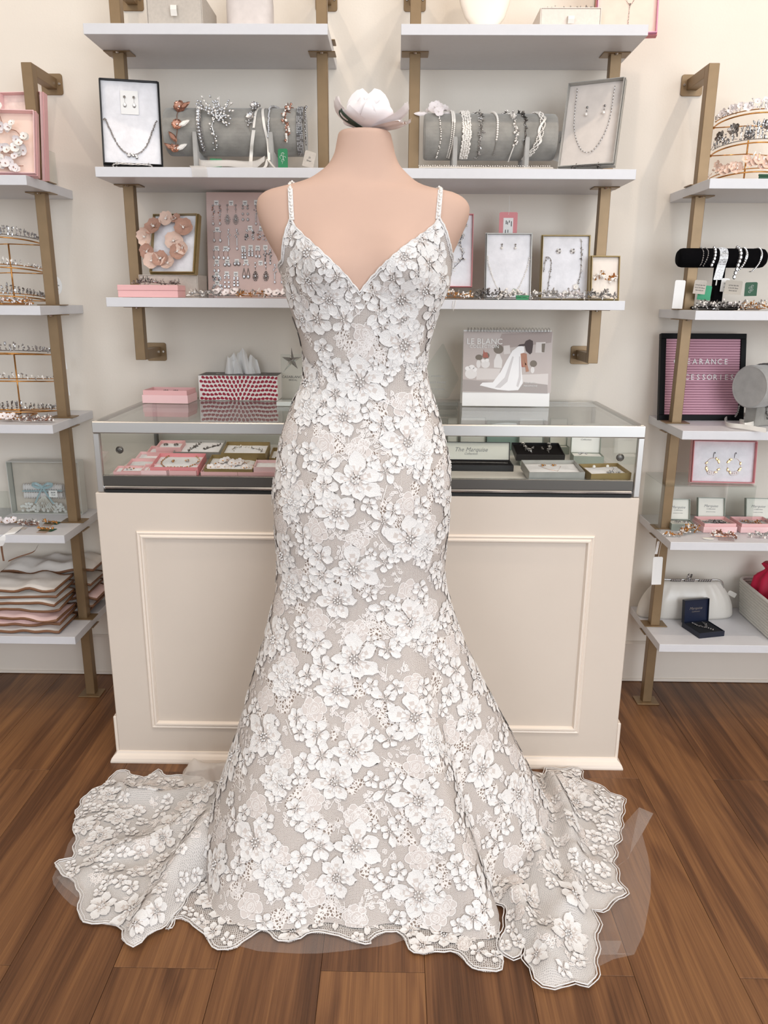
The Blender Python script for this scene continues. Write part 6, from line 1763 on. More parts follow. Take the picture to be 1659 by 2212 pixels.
GT = 'open card trays in the left half of the case'
for lb, q, card, h, dep, lf, jw in (
        ('rearmost small pink tray with two round earrings in the case', (498, 680, 966), 'pink', .020, .055, .030, 'pair'),
        ('pink tray second from the rear in the left column of the case', (432, 640, 1003), 'pink', .018, .050, .018, None),
        ('pink tray third from the rear in the left column of the case', (350, 575, 1046), 'pinkpale', .018, .050, .006, None),
        ('pink tray fourth from the rear at the far left of the case', (282, 500, 1100), 'pink', .018, .050, .004, None),
        ('low pink tray fifth in the left column of the case', (245, 432, 1140), 'pink', .015, .038, .0, None),
        ('front left corner pink tray in the case', (190, 392, 1180), 'pink', .014, .040, .0, 'bits'),
        ('silver tray with a dark crystal necklace behind the coral tray', (625, 960, 1000), 'silver', .018, .095, .022, 'neck'),
        ('rear gold tray with a silver crystal vine, stacked on a box', (975, 1300, 1008), 'gold', .022, .085, .030, 'vine'),
        ('large coral tray with gold necklace and stud earrings', (455, 805, 1110), 'pinkdeep', .022, .098, .004, 'gold'),
        ('large gold tray with white flower hair vine', (850, 1205, 1128), 'gold', .022, .100, .002, 'flow'),
        ('pale pink tray at the front beneath the coral tray', (392, 598, 1172), 'pinkpale', .018, .046, .0, None),
        ('pink tray with a single stud in front of the coral tray', (578, 795, 1180), 'pink', .018, .046, .0, 'bits'),
        ('pink tray of white flower pins in front of the gold tray', (828, 1095, 1188), 'pink', .016, .050, .0, 'flow'),
        ('pink tray of white flowers at the front beside the gown', (1098, 1375, 1190), 'pink', .016, .050, .0, 'flow'),
        ('small pink tray with empty cotton behind the front flower tray', (1212, 1385, 1130), 'pinkpale', .018, .050, .012, None),
        ('gold tray half hidden behind the gown in the case', (1325, 1520, 1046), 'gold', .022, .080, .012, 'neck')):
    o, w_, d_ = tray_in(lb, q, cz4, card, h, dep, GT, lf)
    if lf > .008: MB().box2((-w_ / 2 + .002, -d_ / 2 + .002, -lf + .0004), (w_ / 2 - .002, d_ / 2 - .002, -.0004)).build('lid_below', card, o)
    z = h * .78; mb = MB()
    if jw == 'pair':
        for x in (-w_ * .2, w_ * .22):
            for k in range(9): a = k * .7; mb.ball((x + .005 * math.cos(a), .005 * math.sin(a), z + .003), .0022, k % 2)
        face(o, mb, 'earring_pair', ['darkwire', 'crystal'], 'two dark round earrings in the rearmost pink tray', 'earrings')
    elif jw == 'bits':
        spray(mb, [(0, 0, z), (.01, .004, z)], 9, .007, (.0012, .0025), [0, 1], None, leaf=.4); face(o, mb, 'stud_earring', ['goldwire', 'crystal'], 'tiny sparkling studs in the ' + lb.replace(' with a single stud', ''), 'earrings')
    elif jw == 'neck':
        pts = path([(-w_ * .05, d_ * .3, z), (-w_ * .12, 0, z), (-w_ * .2, -d_ * .3, z)]); mb.tube(pts, .0008, 3, 0); spray(mb, pts, 46, .007, (.0014, .003), [0, 1], 0, leaf=.6); pts = path([(w_ * .12, -d_ * .2, z), (w_ * .25, 0, z), (w_ * .42, d_ * .25, z)]); mb.tube(pts, .0008, 3, 0); spray(mb, pts, 40, .006, (.0014, .003), [0, 1], 0, leaf=.6)
        face(o, mb, 'necklace', ['darkwire', 'crystal_d'], 'dark crystal spray in the ' + lb.split(' behind')[0].replace(' with a dark crystal necklace', ''), 'necklace')
    elif jw == 'vine':
        pts = path([(-w_ * .25, -d_ * .2, z), (-w_ * .28, d_ * .1, z), (0, d_ * .18, z), (w_ * .3, -d_ * .05, z), (w_ * .4, -d_ * .2, z)]); mb.tube(pts, .0007, 3, 0); spray(mb, pts, 60, .005, (.0013, .0026), [0, 1], 0, leaf=.5)
        face(o, mb, 'hair_vine', ['silverwire', 'pearl'], 'silver crystal vine in the rear gold tray', 'hair vine')
    elif jw == 'gold':
        pts = path([(-w_ * .30, d_ * .42, z), (-w_ * .36, 0, z), (-w_ * .24, -d_ * .34, z), (0, -d_ * .38, z), (w_ * .3, -d_ * .30, z), (w_ * .42, d_ * .1, z), (w_ * .30, d_ * .42, z)]); beads(mb, pts, .0022, .0042, 0, .0012, 1)
        face(o, mb, 'necklace', ['goldwire', 'crystal'], 'gold leaf chain necklace in the large coral tray', 'necklace'); mb = MB()
        for x in (-w_ * .12, w_ * .18):
            for k in range(6): mb.ball((x + R.uniform(-.004, .004), R.uniform(-.006, .006), z + .003), .003, k % 2)
        face(o, mb, 'earring_pair', ['goldwire', 'crystal'], 'gold crystal stud earrings in the large coral tray', 'earrings')
    elif jw == 'flow':
        pts = path([(-w_ * .36, -d_ * .1, z + .002), (-w_ * .1, d_ * .15, z + .002), (w_ * .1, -d_ * .1, z + .002), (w_ * .36, d_ * .1, z + .002)]); mb.tube(pts, .0007, 3, 1)
        for k in range(9): q = R.choice(pts); blossom(mb, q + V((R.uniform(-.008, .008), R.uniform(-.008, .008), .003)), R.uniform(.007, .011), (R.uniform(-.4, .4), -.5, 1), 0, 5, 1)
        spray(mb, pts, 20, .010, (.0012, .0024), [1, 0], 1); face(o, mb, 'flower_pins', ['petal_w', 'goldwire'], 'white blossom ornament in the ' + lb.replace(' of white flower pins', '').replace(' of white flowers', '').replace(' with white flower hair vine', ''), 'hair ornament')
# right half: open boxes of the collection
GB = 'open presentation boxes along the back of the case'
for lb, xa, xb, yb_, dep, hl in (('grey presentation box right behind the gown edge in the case', 185, 256, 958, .045, .060), ('second upright grey presentation box from the gown in the case', 275, 452, 958, .045, .060), ('upright grey presentation box behind the black velvet box', 690, 862, 950, .045, .060), ('narrow upright grey presentation box beside the white one', 905, 1028, 985, .045, .060)):
    (u0, v), (u1, _) = cz5(xa, yb_), cz5(xb, yb_); y = -.12; x0, x1 = at(u0, v, y=y).x, at(u1, v, y=y).x
    ob = hinged_box('presentation_box', lb, ((x0 + x1) / 2, y, DZ), 0, x1 - x0, dep, .022, 'greybox', 'ivory', 82, .010, 'ivory', brand(.0125 if xb - xa > 100 else .008), group=GB, hl=.085)
(u0, v), (u1, _) = cz5(455, 955), cz5(688, 955); y = -.07; x0, x1 = at(u0, v, y=y).x, at(u1, v, y=y).x
closed_box('gift_box', 'turquoise box standing on edge at the back of the case', ((x0 + x1) / 2, y, DZ), (0, 0, 0), x1 - x0, .022, .092, mat('turquoise_card', '9FB9AC', .6))
(u0, v), (u1, _) = cz5(120, 1095), cz5(660, 1095); y = -.30; x0, x1 = at(u0, v, y=y).x, at(u1, v, y=y).x
ob = hinged_box('bracelet_box', 'long ivory bracelet box with upright lid and black pad', ((x0 + x1) / 2 - .02, y - .055, DZ), 0, x1 - x0, .085, .016, 'blackcard', 'blackvelvet', 82, .008, 'ivory', (('The ' + brand(1)[0][0], .017, .58, .35), ('Collection', .009, .36, .35)), hl=.052)
p = at(*cz5(400, 1120), z=DZ + .016); mb = MB(); pts = path([(x0 + .01, y - .068, DZ + .0155), (x0 + .05, y - .055, DZ + .0155), (x1 - .06, y - .058, DZ + .0155), (x1 - .03, y - .062, DZ + .0155)]); beads(mb, pts, .0018, .0036, 0); spray(mb, pts[:6], 16, .006, (.0012, .0024), [0], None); piece(mb, 'bracelet', ['crystal'], 'thin crystal bracelet laid along the long black pad', 'bracelet')
(u0, v), (u1, _) = cz5(668, 1100), cz5(960, 1100); y = -.33; x0, x1 = at(u0, v, y=y).x, at(u1, v, y=y).x
bb_ = open_box('necklace_box', 'black velvet necklace box with crystal flowers inside the case', ((x0 + x1) / 2 + .008, y + .055, DZ + .024), (math.radians(10), 0, 0), x1 - x0 + .02, .10, .018, 'blackcard', pad='blackvelvet', padh=.8)
MB().box2((-.055, -.05, -.022), (.055, .045, -.0006)).build('lower_lid', 'greybox', bb_)
mb = MB()
for s in (-1, 1):
    pts = path([(s * .038, .035, .017), (s * .034, .0, .018), (s * .022, -.028, .018)]); spray(mb, pts, 46, .004, (.0016, .0032), [0, 1], None, (0, 0, .002), .5)
    for q in pts[::6]: blossom(mb, q + V((0, 0, .003)), .006, (0, 0, 1), 0, 6, 1)
    spray(mb, [(s * .012, .010, .017), (s * .016, .002, .017)], 14, .004, (.0014, .0026), [0, 1], None)
face(bb_, mb, 'necklace', ['crystal', 'crystal_d'], 'crystal flower necklace in the black velvet box', 'necklace')
o, w_, d_ = tray_in('silver tray with fine gold chain at the front right of the case', (745, 1140, 1165), cz5, 'silver', .024, .105, None, 0., rz=math.radians(3))
mb = MB(); pts = path([(-w_ * .22, d_ * .2, .018), (-w_ * .12, -d_ * .05, .018), (.004, -d_ * .22, .018), (w_ * .08, -d_ * .18, .018), (w_ * .18, d_ * .15, .018)]); mb.tube(pts, .0007, 4); face(o, mb, 'necklace', ['rosegold'], 'fine rose gold chain necklace in the front silver tray', 'necklace')
earrings_on(o, (-.020, .008), .020, .018, .004, ['goldwire', 'crystal'], 'gold crystal cluster earrings in the front silver tray', 0, style='cluster')
(u0, v), (u1, _) = cz5(1065, 1050), cz5(1272, 1050); y = -.25; x0, x1 = at(u0, v, y=y).x, at(u1, v, y=y).x
ob = hinged_box('jewelry_box', 'white lined jewelry box standing open near the right end of the case', ((x0 + x1) / 2 - .004, y, DZ), math.radians(-4), x1 - x0, .07, .022, 'greybox', 'white', 84, .012, 'white', brand(.0135), hl=.088)
mb = MB(); mb.ribbon(path([(x0 + .012, y - .02, DZ + .024), (x0 + .022, y - .024, DZ + .029), (x0 + .034, y - .018, DZ + .024)]), .008, (0, 1, 0), 0)
for k in range(9): mb.ball((x0 + .010 + k * .003, y - .02 + .003 * math.sin(k), DZ + .027 + .003 * math.sin(k * .4)), .0022, 0)
piece(mb, 'crystal_cuff', ['crystal'], 'crystal cuff in the white lined jewelry box', 'bracelet')
o, w_, d_ = tray_in('tilted gold tray with fluffy cotton at the right corner of the case', (1160, 1460, 1168), cz5, 'gold', .022, .085, None, 0., rz=math.radians(10))
mb = MB(); mb.tube(path([(.03, .03, .020), (.026, 0, .020), (.006, -.02, .020)]), .0006, 4, 0); spray(mb, [(.0, -.022, .02), (.03, -.028, .02)], 30, .005, (.0014, .003), [0, 1], None)
for x in (-.022, .016): mb.ball((x, .018, .022), .0042, 2, 2)
face(o, mb, 'necklace', ['silverwire', 'crystal', 'pearl'], 'pearl studs and crystal necklace on the fluffy cotton', 'necklace')

# ------------------------------------------------------------------ left unit
L1, L2, L3, L4, L5 = ZS


def tiara_stand(label, cx, y, z, tiers, post):
    o = root('tiara_stand', label, 'tiara stand', (cx, y, z)); mb = MB()
    mb.tube([(0, .05, .004), (0, .05, tiers[-1][0] - z)], .0024, 8); mb.build('upright', 'goldwire', o, smooth=True)
    mb = MB(); mb.tube([(-.045, .06, .0032), (.045, .06, .0032), (.045, -.03, .0032), (-.045, -.03, .0032)], .0026, 6, 0, True); mb.tube([(0, .05, .0035), (0, -.03, .0035)], .002, 6); mb.build('base_wire', 'goldwire', o, smooth=True)
    for zt_, r_ in tiers:
        mb = MB(); pts = [(r_ * math.sin(t), .05 - (r_ * 1.1) * max(-.2, math.cos(t)) - .0, zt_ - z + .012 * math.cos(t)) for t in [-1.75 + 3.5 * k / 24 for k in range(25)]]
        mb.tube(pts, .0020, 6); mb.tube([(0, .05, zt_ - z), pts[0]], .0016, 5); mb.tube([(0, .05, zt_ - z), pts[-1]], .0016, 5)
        for q in (pts[0], pts[-1]): mb.ball(q, .0040, 0, 2)
        mb.build('tier_arm', 'goldwire', o, smooth=True)
    return o


def tiara(label, cx, y, zt_, r_, hgt, ms, n=150, leaf=.4, flow=0, group='tiaras on the gold stands'):
    """arc of stones resting on a stand arm; y is the arm's centre"""
    mb = MB(); pts = [V((r_ * 1.03 * math.sin(t), -(r_ * 1.13) * max(-.2, math.cos(t)), .0042 + .012 * math.cos(t))) for t in [-1.55 + 3.1 * k / 30 for k in range(31)]]
    mb.tube(pts, .0014, 5, 0)
    for k in range(n):
        t = R.uniform(-1.5, 1.5); h_ = hgt * (.35 + .65 * math.cos(t * .9) ** 2) * R.uniform(.05, 1); i = int((t + 1.55) / 3.1 * 30); b = pts[i]; d = V((b.x, b.y, 0)).normalized()
        q = b + V((R.uniform(-.003, .003), 0, h_)) + d * R.uniform(-.001, .003); r2 = R.uniform(.0014, .0032)
        if R.random() < leaf: mb.gem(q, r2 * .9, r2 * 2, r2 * .6, d, V((R.uniform(-.6, .6), 0, 1)), R.randrange(1, len(ms)), .4)
        else: mb.ball(q, r2, R.randrange(1, len(ms)), 1)
        if k % 4 == 0: mb.tube([b, q], .0005, 3, 0)
    for k in range(flow):
        b = pts[3 + int(24 * k / max(1, flow - 1))]; blossom(mb, b + V((0, 0, hgt * R.uniform(.1, .75))), hgt * R.uniform(.26, .46), V((b.x, b.y, .01)).normalized() + V((0, 0, .3)), len(ms) - 1, 5, 1)
    return tag(mb.build('tiara', ms, None, loc=(cx, y, zt_), fix=False), label, 'tiara', group)


vx = lambda v, y=-.22: at(40, v, y=y).z
for zsh, vv, nm in ((L2, (641, 578, 512), 'upper'), (L3, (893, 826, 765), 'lower')):
    ys = -.165; RT_ = .098 if nm == 'upper' else .112; SX = at(6 if nm == 'upper' else 20, vv[1], y=ys).x; tz = [at(40, v, y=ys - .08).z - .010 for v in vv]
    tiara_stand('gold wire tiara stand on the %s tiara shelf of the left unit' % nm, SX, ys, zsh + E_, [(q, RT_) for q in tz], 0)
    for k, q in enumerate(tz):
        word = ('bottom', 'middle', 'top')[k]
        ms = [['goldwire', 'crystal', 'crystal_d'], ['goldwire', 'crystal', 'pearl'], ['silverwire', 'crystal', 'crystal']][k]
        tiara('%s crystal tiara of the gold stand on the %s tiara shelf, left unit' % (word, nm), SX, ys + .05, q + .004, RT_, (.026, .016, .026)[k] * (1 if nm == 'upper' or k != 1 else 1.2), ms, (260, 100, 260)[k], .4)
hair_comb('gold and white blossom comb in front of the upper tiara stand', 30, 655, -.285, L2 + E_, .10, ['goldwire', 'crystal', 'petal_w'], style=1, n=110)
hair_comb('white flower comb at the front of the lower tiara shelf', 22, 905, -.245, L3 + E_, .055, ['goldwire', 'pearl', 'petal_w'], style=2, n=36)
hair_comb('rose gold leaf comb with pearls at the front of the lower tiara shelf', 78, 908, -.265, L3 + E_, .095, ['rosegold', 'pearl', 'crystal'], style=1, n=120)
st_ = tag(MB().prism([(.0175 * math.cos(t), .0275 * math.sin(t)) for t in [2 * PI * k / 28 for k in range(28)]], 0, .0006, T=Mx(((1, 0, 0, 0), (0, 0, -1, 0), (0, 1, 0, 0), (0, 0, 0, 1)))).build('oval_sticker', 'white', None, loc=at(122, 617, y=-.0008)), 'white oval printed sticker on the wall behind the left shelf post', 'sticker')
for k, (s, dz) in enumerate((('only', .010), ('$ 99.00', 0), ('each', -.010))): text(s, .006, 'print', st_, (0, -.0009, dz))
for k, (u, v) in enumerate(((138, 784), (144, 841))): hang_tag('swing_tag', ('upper', 'lower')[k] + ' narrow white tag peeking out beside the left shelf post', at(u, v, y=-.05), .014, .040, 'white', (0, -.1, .3))
# shelf 1: pink boxes with flower vines
lo = at(22, 380, y=-.26); lo.z = L1 + E_ + .001; w_, d_ = .135, .165
o = open_box('flower_box', 'front pink box of white enamel flower vine on the top left shelf', (at(38, 380, y=-.26).x - .012, -.262, L1 + E_), (RX - math.radians(14), 0, .10), w_, d_, .03, 'pinkpale', lid='pink', padh=.5, pad=mat('peach_satin', 'EACFC0', .7)); place_tray(o, w_, d_)
mb = MB(); pts = path([(-.055, .055, .020), (-.03, .085, .022), (-.01, .04, .02), (.02, .03, .02), (.035, 0, .02), (.02, -.03, .02), (-.04, -.02, .02), (-.02, -.06, .02), (.035, -.06, .02)]); mb.tube(pts, .0009, 3, 1)
for k in range(46): q = R.choice(pts); blossom(mb, q + V((R.uniform(-.014, .014), R.uniform(-.014, .014), R.uniform(.004, .016))), R.uniform(.009, .013), (R.uniform(-.5, .5), R.uniform(-.5, .5), 1), R.choice((0, 0, 2)), 4, 1, .3, .6)
face(o, mb, 'flower_vine', ['petal_w', 'rosegold', 'pearl'], 'white enamel petal hair vine filling the front pink box', 'hair vine', smooth=True)
o = open_box('flower_box', 'tall pink box standing behind the bronze post on the top left shelf', (at(50, 300, y=-.14).x, -.135, L1 + E_), (RX - math.radians(8), 0, -.1), .12, .235, .03, 'pinkpale', lid='pink', padh=.5, pad=mat('peach_lace', 'EDD5CC', .8, noise=.1, nscale=60)); place_tray(o, .12, .235)
o = root('coral_box', 'coral rounded box at the left picture edge on the top shelf', 'box', (at(-6, 300, y=-.2).x, -.20, L1 + E_)); mb = MB(); mb.lathe([(.030, 0), (.034, .01), (.036, .10), (.034, .135), (.026, .15), (.004, .155)], 24); mb.build('shell', mat('coral', 'E8906C', .4), o, smooth=True)
rz_ = root('acrylic_stand', 'clear acrylic sheet stand at the wall end of the top left shelf', 'stand', (at(98, 385, y=-.10).x, -.10, L1 + E_)); MB().box2((-.001, -.06, 0), (.002, .08, .10)).build('sheet', 'acrylic', rz_); MB().box2((-.03, -.06, 0), (-.0012, .08, .003)).build('foot', 'acrylic', rz_)
# shelf 4
lo = at(105, 1105, y=-.045); bw_, bh_ = at(178, 1050, y=-.06).x - at(25, 1050, y=-.06).x, at(100, 995, y=-.05).z - L4
gb_ = root('garter_box', 'clear window box holding ruffled white garters with a pale blue bow', 'gift box', (at(100, 1050, y=-.06).x, -.045, L4 + E_)); 
MB().box2((-bw_ / 2 + .004, .0, .002), (bw_ / 2 - .004, .012, bh_ - .004)).build('backing', mat('blush_lining', 'DCCDC2', .8, noise=.06, nscale=25), gb_)
mb = MB()
for a, b in (((-bw_ / 2, -.03, 0), (bw_ / 2, .016, .0018)), ((-bw_ / 2, -.03, bh_ - .0018), (bw_ / 2, .016, bh_)), ((-bw_ / 2, -.03, .002), (-bw_ / 2 + .0014, .016, bh_ - .002)), ((bw_ / 2 - .0014, -.03, .002), (bw_ / 2, .016, bh_ - .002))): mb.box2(a, b)
mb.build('edge_frame', mat('frosted_plastic', 'CFCFC9', .3), gb_); MB().box2((-bw_ / 2 + .0016, -.0298, .002), (bw_ / 2 - .0016, -.0288, bh_ - .002)).build('window', 'acrylic', gb_)
g2 = root('garter_set', 'two ruffled ivory garters tied with pale blue ribbon inside the window box', 'garter', (gb_.location.x, -.058, L4 + .03))
for zc in (bh_ * .50 - .03, bh_ * .35 - .03):
    P_ = []
    for i in range(90):
        x = -.075 + .128 * i / 89; r_ = .0105 + .003 * math.sin(i * 1.15); P_.append([V((x, -.0 + r_ * .7 * math.cos(t), zc + r_ * math.sin(t))) for t in [2 * PI * k / 8 for k in range(8)]])
    mb = MB(); mb.grid(P_, closed=True); mb.build('ruffle', 'petal_w', g2, smooth=True)
mb = MB(); zb = bh_ * .52 - .03
for s in (-1, 1):
    mb.ribbon(path([(-.008, -.012, zb), (-.008 + s * .018, -.016, zb + .012), (-.008 + s * .034, -.012, zb + .008), (-.008 + s * .016, -.013, zb - .002), (-.008, -.012, zb)]), .008, (0, .3, 1), 0); mb.ribbon(path([(-.008, -.013, zb), (-.008 + s * .016, -.014, zb - .03), (-.008 + s * .030, -.012, zb - .055)]), .006, (1, 0, .2), 0)
mb.ribbon([(-.075, -.012, zb - .014), (.055, -.012, zb - .012)], .004, (0, 0, 1), 0); mb.build('blue_bow', 'blue', g2)
mb = MB()
for k in range(8): mb.tube(path([(-.010 + k * .001, -.014, zb - .03), (-.03 + k * .006, -.014, zb - .055), (-.036 + k * .009, -.012, zb - .078)]), .0011, 4)
mb.build('cord_tassel', 'ribbon', g2)
mb = MB(); 
for k in range(70): blossom(mb, (R.uniform(-.09, .055), -.001, R.uniform(-.024, .004)), .0048, (0, -1, 0), 0, 5)
mb.build('lace_skirt', 'lace_thread', g2)
MB().box2((.012, -.0165, zb - .032), (.040, -.0155, zb - .010)).build('price_tag', 'white', g2)
for k, s in enumerate(('28.00', '12-4')): text(s, .007, 'print', g2, (.026, -.0168, zb - .017 - .008 * k))
hair_comb('white petal comb with gold frame at the left edge of the fourth shelf', 18, 1112, -.20, L4 + E_, .075, ['goldwire', 'pearl', 'petal_w'], style=2, n=40)
hair_comb('rose gold crystal comb in the middle of the fourth left shelf', 60, 1127, -.22, L4 + E_, .065, ['rosegold', 'crystal', 'pearl'], style=1, n=90)
for u, v, y, lb in ((108, 1113, -.19, 'small gold comb on a dark green card near the garter box'), (98, 1142, -.265, 'larger gold comb on a dark green card at the shelf front')):
    hair_comb(lb, u, v, y, L4 + .003, .05, ['goldwire', 'goldwire', 'crystal'], style=0, n=26, hgt=.008, rz=math.radians(172)); q = at(u, v, y=y)
    tag(MB().box2((-.022, -.012, 0), (.022, .016, .0012)).build('comb_card', 'darkgreen', None, loc=(q.x, y + .012, L4 + E_), rot=(0, 0, -.25)), 'dark green backing card under the ' + lb.split(' on')[0], 'card')
mb = MB(); a_ = at(8, 1175, y=-.29); mb.ribbon(path([at(40, 1138, z=L4 + .002), at(25, 1150, z=L4 + .003), V((at(5, 1165, y=-.309).x, -.3095, L4 - .012)), V((at(-6, 1178, y=-.312).x, -.312, L4 - .034))], 8), .03, (.8, .5, 0), 0)
piece(mb, 'paper_strip', ['white'], 'white paper strip curling over the front edge of the fourth left shelf', 'paper strip')
MBt = MB().box2((-.022, -.012, 0), (.022, .012, .001)).build('price_card', 'greycard', None, loc=at(40, 1142, z=L4 + E_), rot=(0, 0, .1)); tag(MBt, 'grey price card under the curling paper strip', 'card')
tag(MB().box2((-.05, -.04, 0), (.03, .03, .075)).build('acrylic_cube', 'acrylic', None, loc=(at(5, 1090, y=-.10).x - .02, -.10, L4 + E_), bevel=.002), 'clear acrylic cube at the left edge beside the garter box', 'display cube')


# shelf 5: stack of garment bags
def garment_bag(label, cx, cy, z, w_, d, t, rz, cloth, seed):
    o = root('garment_bag', label, 'garment bag', (cx, cy, z), (0, 0, rz), 'folded garment bags on the bottom left shelf'); n = 22; m_ = 14; up, lo_ = [], []
    for j in range(m_ + 1):
        ru, rl = [], []
        for i in range(n + 1):
            a, b = -1 + 2 * i / n, -1 + 2 * j / m_; e = (max(0, 1 - abs(a) ** 3.5) * max(0, 1 - abs(b) ** 3.5)) ** .55
            wv = mnoise.noise(V((a * 2.2, b * 1.8, seed))) * .6 + mnoise.noise(V((a * 6, b * 5, seed + 3))) * .25
            x, y = a * w_ / 2, b * d / 2; sag = t * 1.0 * mnoise.noise(V((a * 2.3, 3.1, seed * 1.7)))
            ru.append(V((x, y, max(.0012, t * .42 + t * .50 * e * (1 + wv) + sag * .5)))); rl.append(V((x, y, max(.0006, t * .42 - t * .40 * e + sag * .5))))
        up.append(ru); lo_.append(rl)
    mb = MB(); mb.grid(up); mb.grid([r[::-1] for r in lo_]); mb.build('cloth', cloth, o, smooth=True, fix=False)
    edge = up[0] + [r[-1] for r in up[1:]] + up[-1][::-1][1:] + [r[0] for r in up[::-1][1:-1]]
    mb = MB(); mb.tube([p_ + V((0, 0, -.0005)) for p_ in edge], .0030, 5, 0, True, 1.5); mb.v = [(a, b, max(c, .0004)) for a, b, c in mb.v]; mb.build('binding', 'bagtrim', o, smooth=True)
    return o


REAR = [(.20, .024, 205, 'bagwhite', 'lowest rear white bag poking out behind the bronze post'), (.24, .026, 216, 'bagwhite', 'rear white bag with a tan tip just above the lowest rear one'), (.26, .026, 222, 'bagpink', 'rear pale bag with the farthest reaching tan corner'), (.27, .026, 206, 'bagwhite', 'middle rear white bag behind the bronze post'), (.28, .024, 210, 'bagwhite', 'rear white bag directly under the plump topmost one'), (.30, .052, 214, 'bagwhite', 'plump topmost white garment bag reaching behind the post')]
zz = L5 + E_
for k, (w_, t, u, cl, lb) in enumerate(REAR):
    right = at(u, 1300 - 20 * k, y=-.07).x; garment_bag(lb, right - w_ / 2, -.069, zz, w_, .122, t, R.uniform(-.03, .03), cl, k * 2.7 + 1); zz += t * .96
FRONT = [(150, .020, .0, 'bagwhite', 'lowest front white bag at the shelf edge'), (148, .022, .05, 'bagpink', 'front pale pink bag second from the shelf'), (153, .026, -.04, 'bagpink', 'front pale pink bag with a tan folded end'), (152, .028, .09, 'bagwhite', 'front white bag slanting down to the right'), (156, .024, -.06, 'bagwhite', 'front white bag above the slanting one'), (158, .022, .03, 'bagwhite', 'front white bag with a wavy tan edge'), (160, .022, .0, 'bagwhite', 'uppermost front bag below the plump rear bag')]
zz = L5 + E_
for k, (u, t, rz, cl, lb) in enumerate(FRONT):
    right = min(-.846, at(u, 1340 - 20 * k, y=-.27).x); w_ = .27; garment_bag(lb, right - w_ / 2 - .006, -.216 + .003 * (k % 2), zz, w_, .142, t, rz * .7, cl, k * 3.1 + 20); zz += t * .95
mb = MB(); mb.ribbon(path([at(3, 1180, y=-.20), at(5, 1195, y=-.20), at(8, 1212, y=-.21)]), .006, (1, 0, 0)); mb.ribbon(path([at(82, 1178, y=-.16), at(72, 1192, y=-.18), at(40, 1203, y=-.19), at(18, 1212, y=-.19)]), .006, (.5, .2, .8))
piece(mb, 'bag_handle', ['bagtrim'], 'tan loop handle rising behind the topmost garment bag', 'handle strap')

# ------------------------------------------------------------------ right unit
SX = at(1640, 300, y=-.17).x
ys = -.15; tz = [at(1600, v, y=ys - .07).z - .008 for v in (372, 308, 243)]
tiara_stand('gold wire tiara stand on the top right shelf', SX, ys, L1 + E_, [(q, .095) for q in tz], 0)
tiara('bottom blush blossom tiara of the stand on the top right shelf', SX, ys + .05, tz[0] + .004, .095, .040, ['goldwire', 'pearl', 'petal_bl2'], 60, .3, 22)
tiara('middle tall crystal leaf tiara on the top right shelf', SX, ys + .05, tz[1] + .004, .095, .044, ['silverwire', 'crystal', 'crystal_d'], 300, .6, 7)
tiara('topmost crystal blossom tiara on the top right shelf', SX, ys + .05, tz[2] + .004, .095, .030, ['goldwire', 'crystal', 'petal_w'], 150, .4, 14)
closed_box('small_card', 'green card under the bottom tiara on the top right shelf', (at(1652, 374, y=-.20).x, -.20, L1 + .014), (0, 0, 0), .03, .003, .012, 'darkgreen', 'card')
# T-bar
a, b = at(1463, 560, y=-.17), at(1652, 563, y=-.17); r_ = (at(1550, 537, y=-.17).z - at(1550, 579, y=-.17).z) / 2; cx = (a.x + b.x) / 2; Lb = b.x - a.x; zc = at(1556, 558, y=-.17).z
tbr = root('bracelet_bar', 'black velvet T-bar hung with crystal bracelets on the right unit', 'jewelry stand', (cx, -.17, L2 + E_))
T = Mx(((0, 0, 1, 0), (1, 0, 0, 0), (0, 1, 0, zc - L2), (0, 0, 0, 1)))
mb = MB(); mb.lathe([(.002, -Lb / 2), (r_ * .7, -Lb / 2), (r_ * .93, -Lb / 2 + .006), (r_, -Lb / 2 + .014), (r_, Lb / 2 - .014), (r_ * .93, Lb / 2 - .006), (r_ * .7, Lb / 2), (.002, Lb / 2)], 32, T=T); mb.build('bar', 'blackvelvet', tbr, smooth=True)
MB().box2((-.014, -.012, .008), (.012, .012, zc - L2 - r_ * .9)).build('upright', 'blackvelvet', tbr, bevel=.002); MB().box2((-.07, -.05, 0), (.07, .05, .010)).build('base', 'blackvelvet', tbr, bevel=.003)


def tb(u, ang, lift=.002): x = at(u, 560, y=-.17).x; t = math.radians(ang); return V((x, -.17 - (r_ + lift) * math.cos(t), zc + (r_ + lift) * math.sin(t)))


def tdrop(u, v): return at(u, v, y=-.17 - r_ * .8)


G_ = 'bracelets on the black bar'
def zr3(x, y): return 1390 + x / 6.167, 460 + y / 6.167
for lb, col, sty, pts in (('thin crystal line bracelet left of the wide cuff, behind the post', 'crystal', 'dots', [(805, 90), (812, 40), (800, 0), (775, -50)]), ('short dotted chain right behind the post on the black bar', 'crystal', 'dots', [(752, 90), (748, 30), (740, -20), (730, -50)]), ('pear stone bracelet just left of the wide cuff', 'crystal', 'pears', [(905, 70), (908, 45), (895, 0), (880, -45)])):
    mb = MB(); pp = path([tb(zr3(x, 0)[0], ang) for x, ang in pts])
    if sty == 'dots': mb.tube(pp, .0008, 4, 0); beads(mb, pp, .0021, .0062, 1)
    else:
        for q in walk(pp, .0092): mb.gem(q, .0040, .0056, .0035, (0, -1, .1), (0, 0, 1), 1, .5); [mb.ball(q + V((.0042 * math.cos(t), -.001, .0055 * math.sin(t))), .0008, 0) for t in [k * .79 for k in range(8)]]
    piece(mb, 'bracelet', ['silverwire', col], lb, 'bracelet', G_)
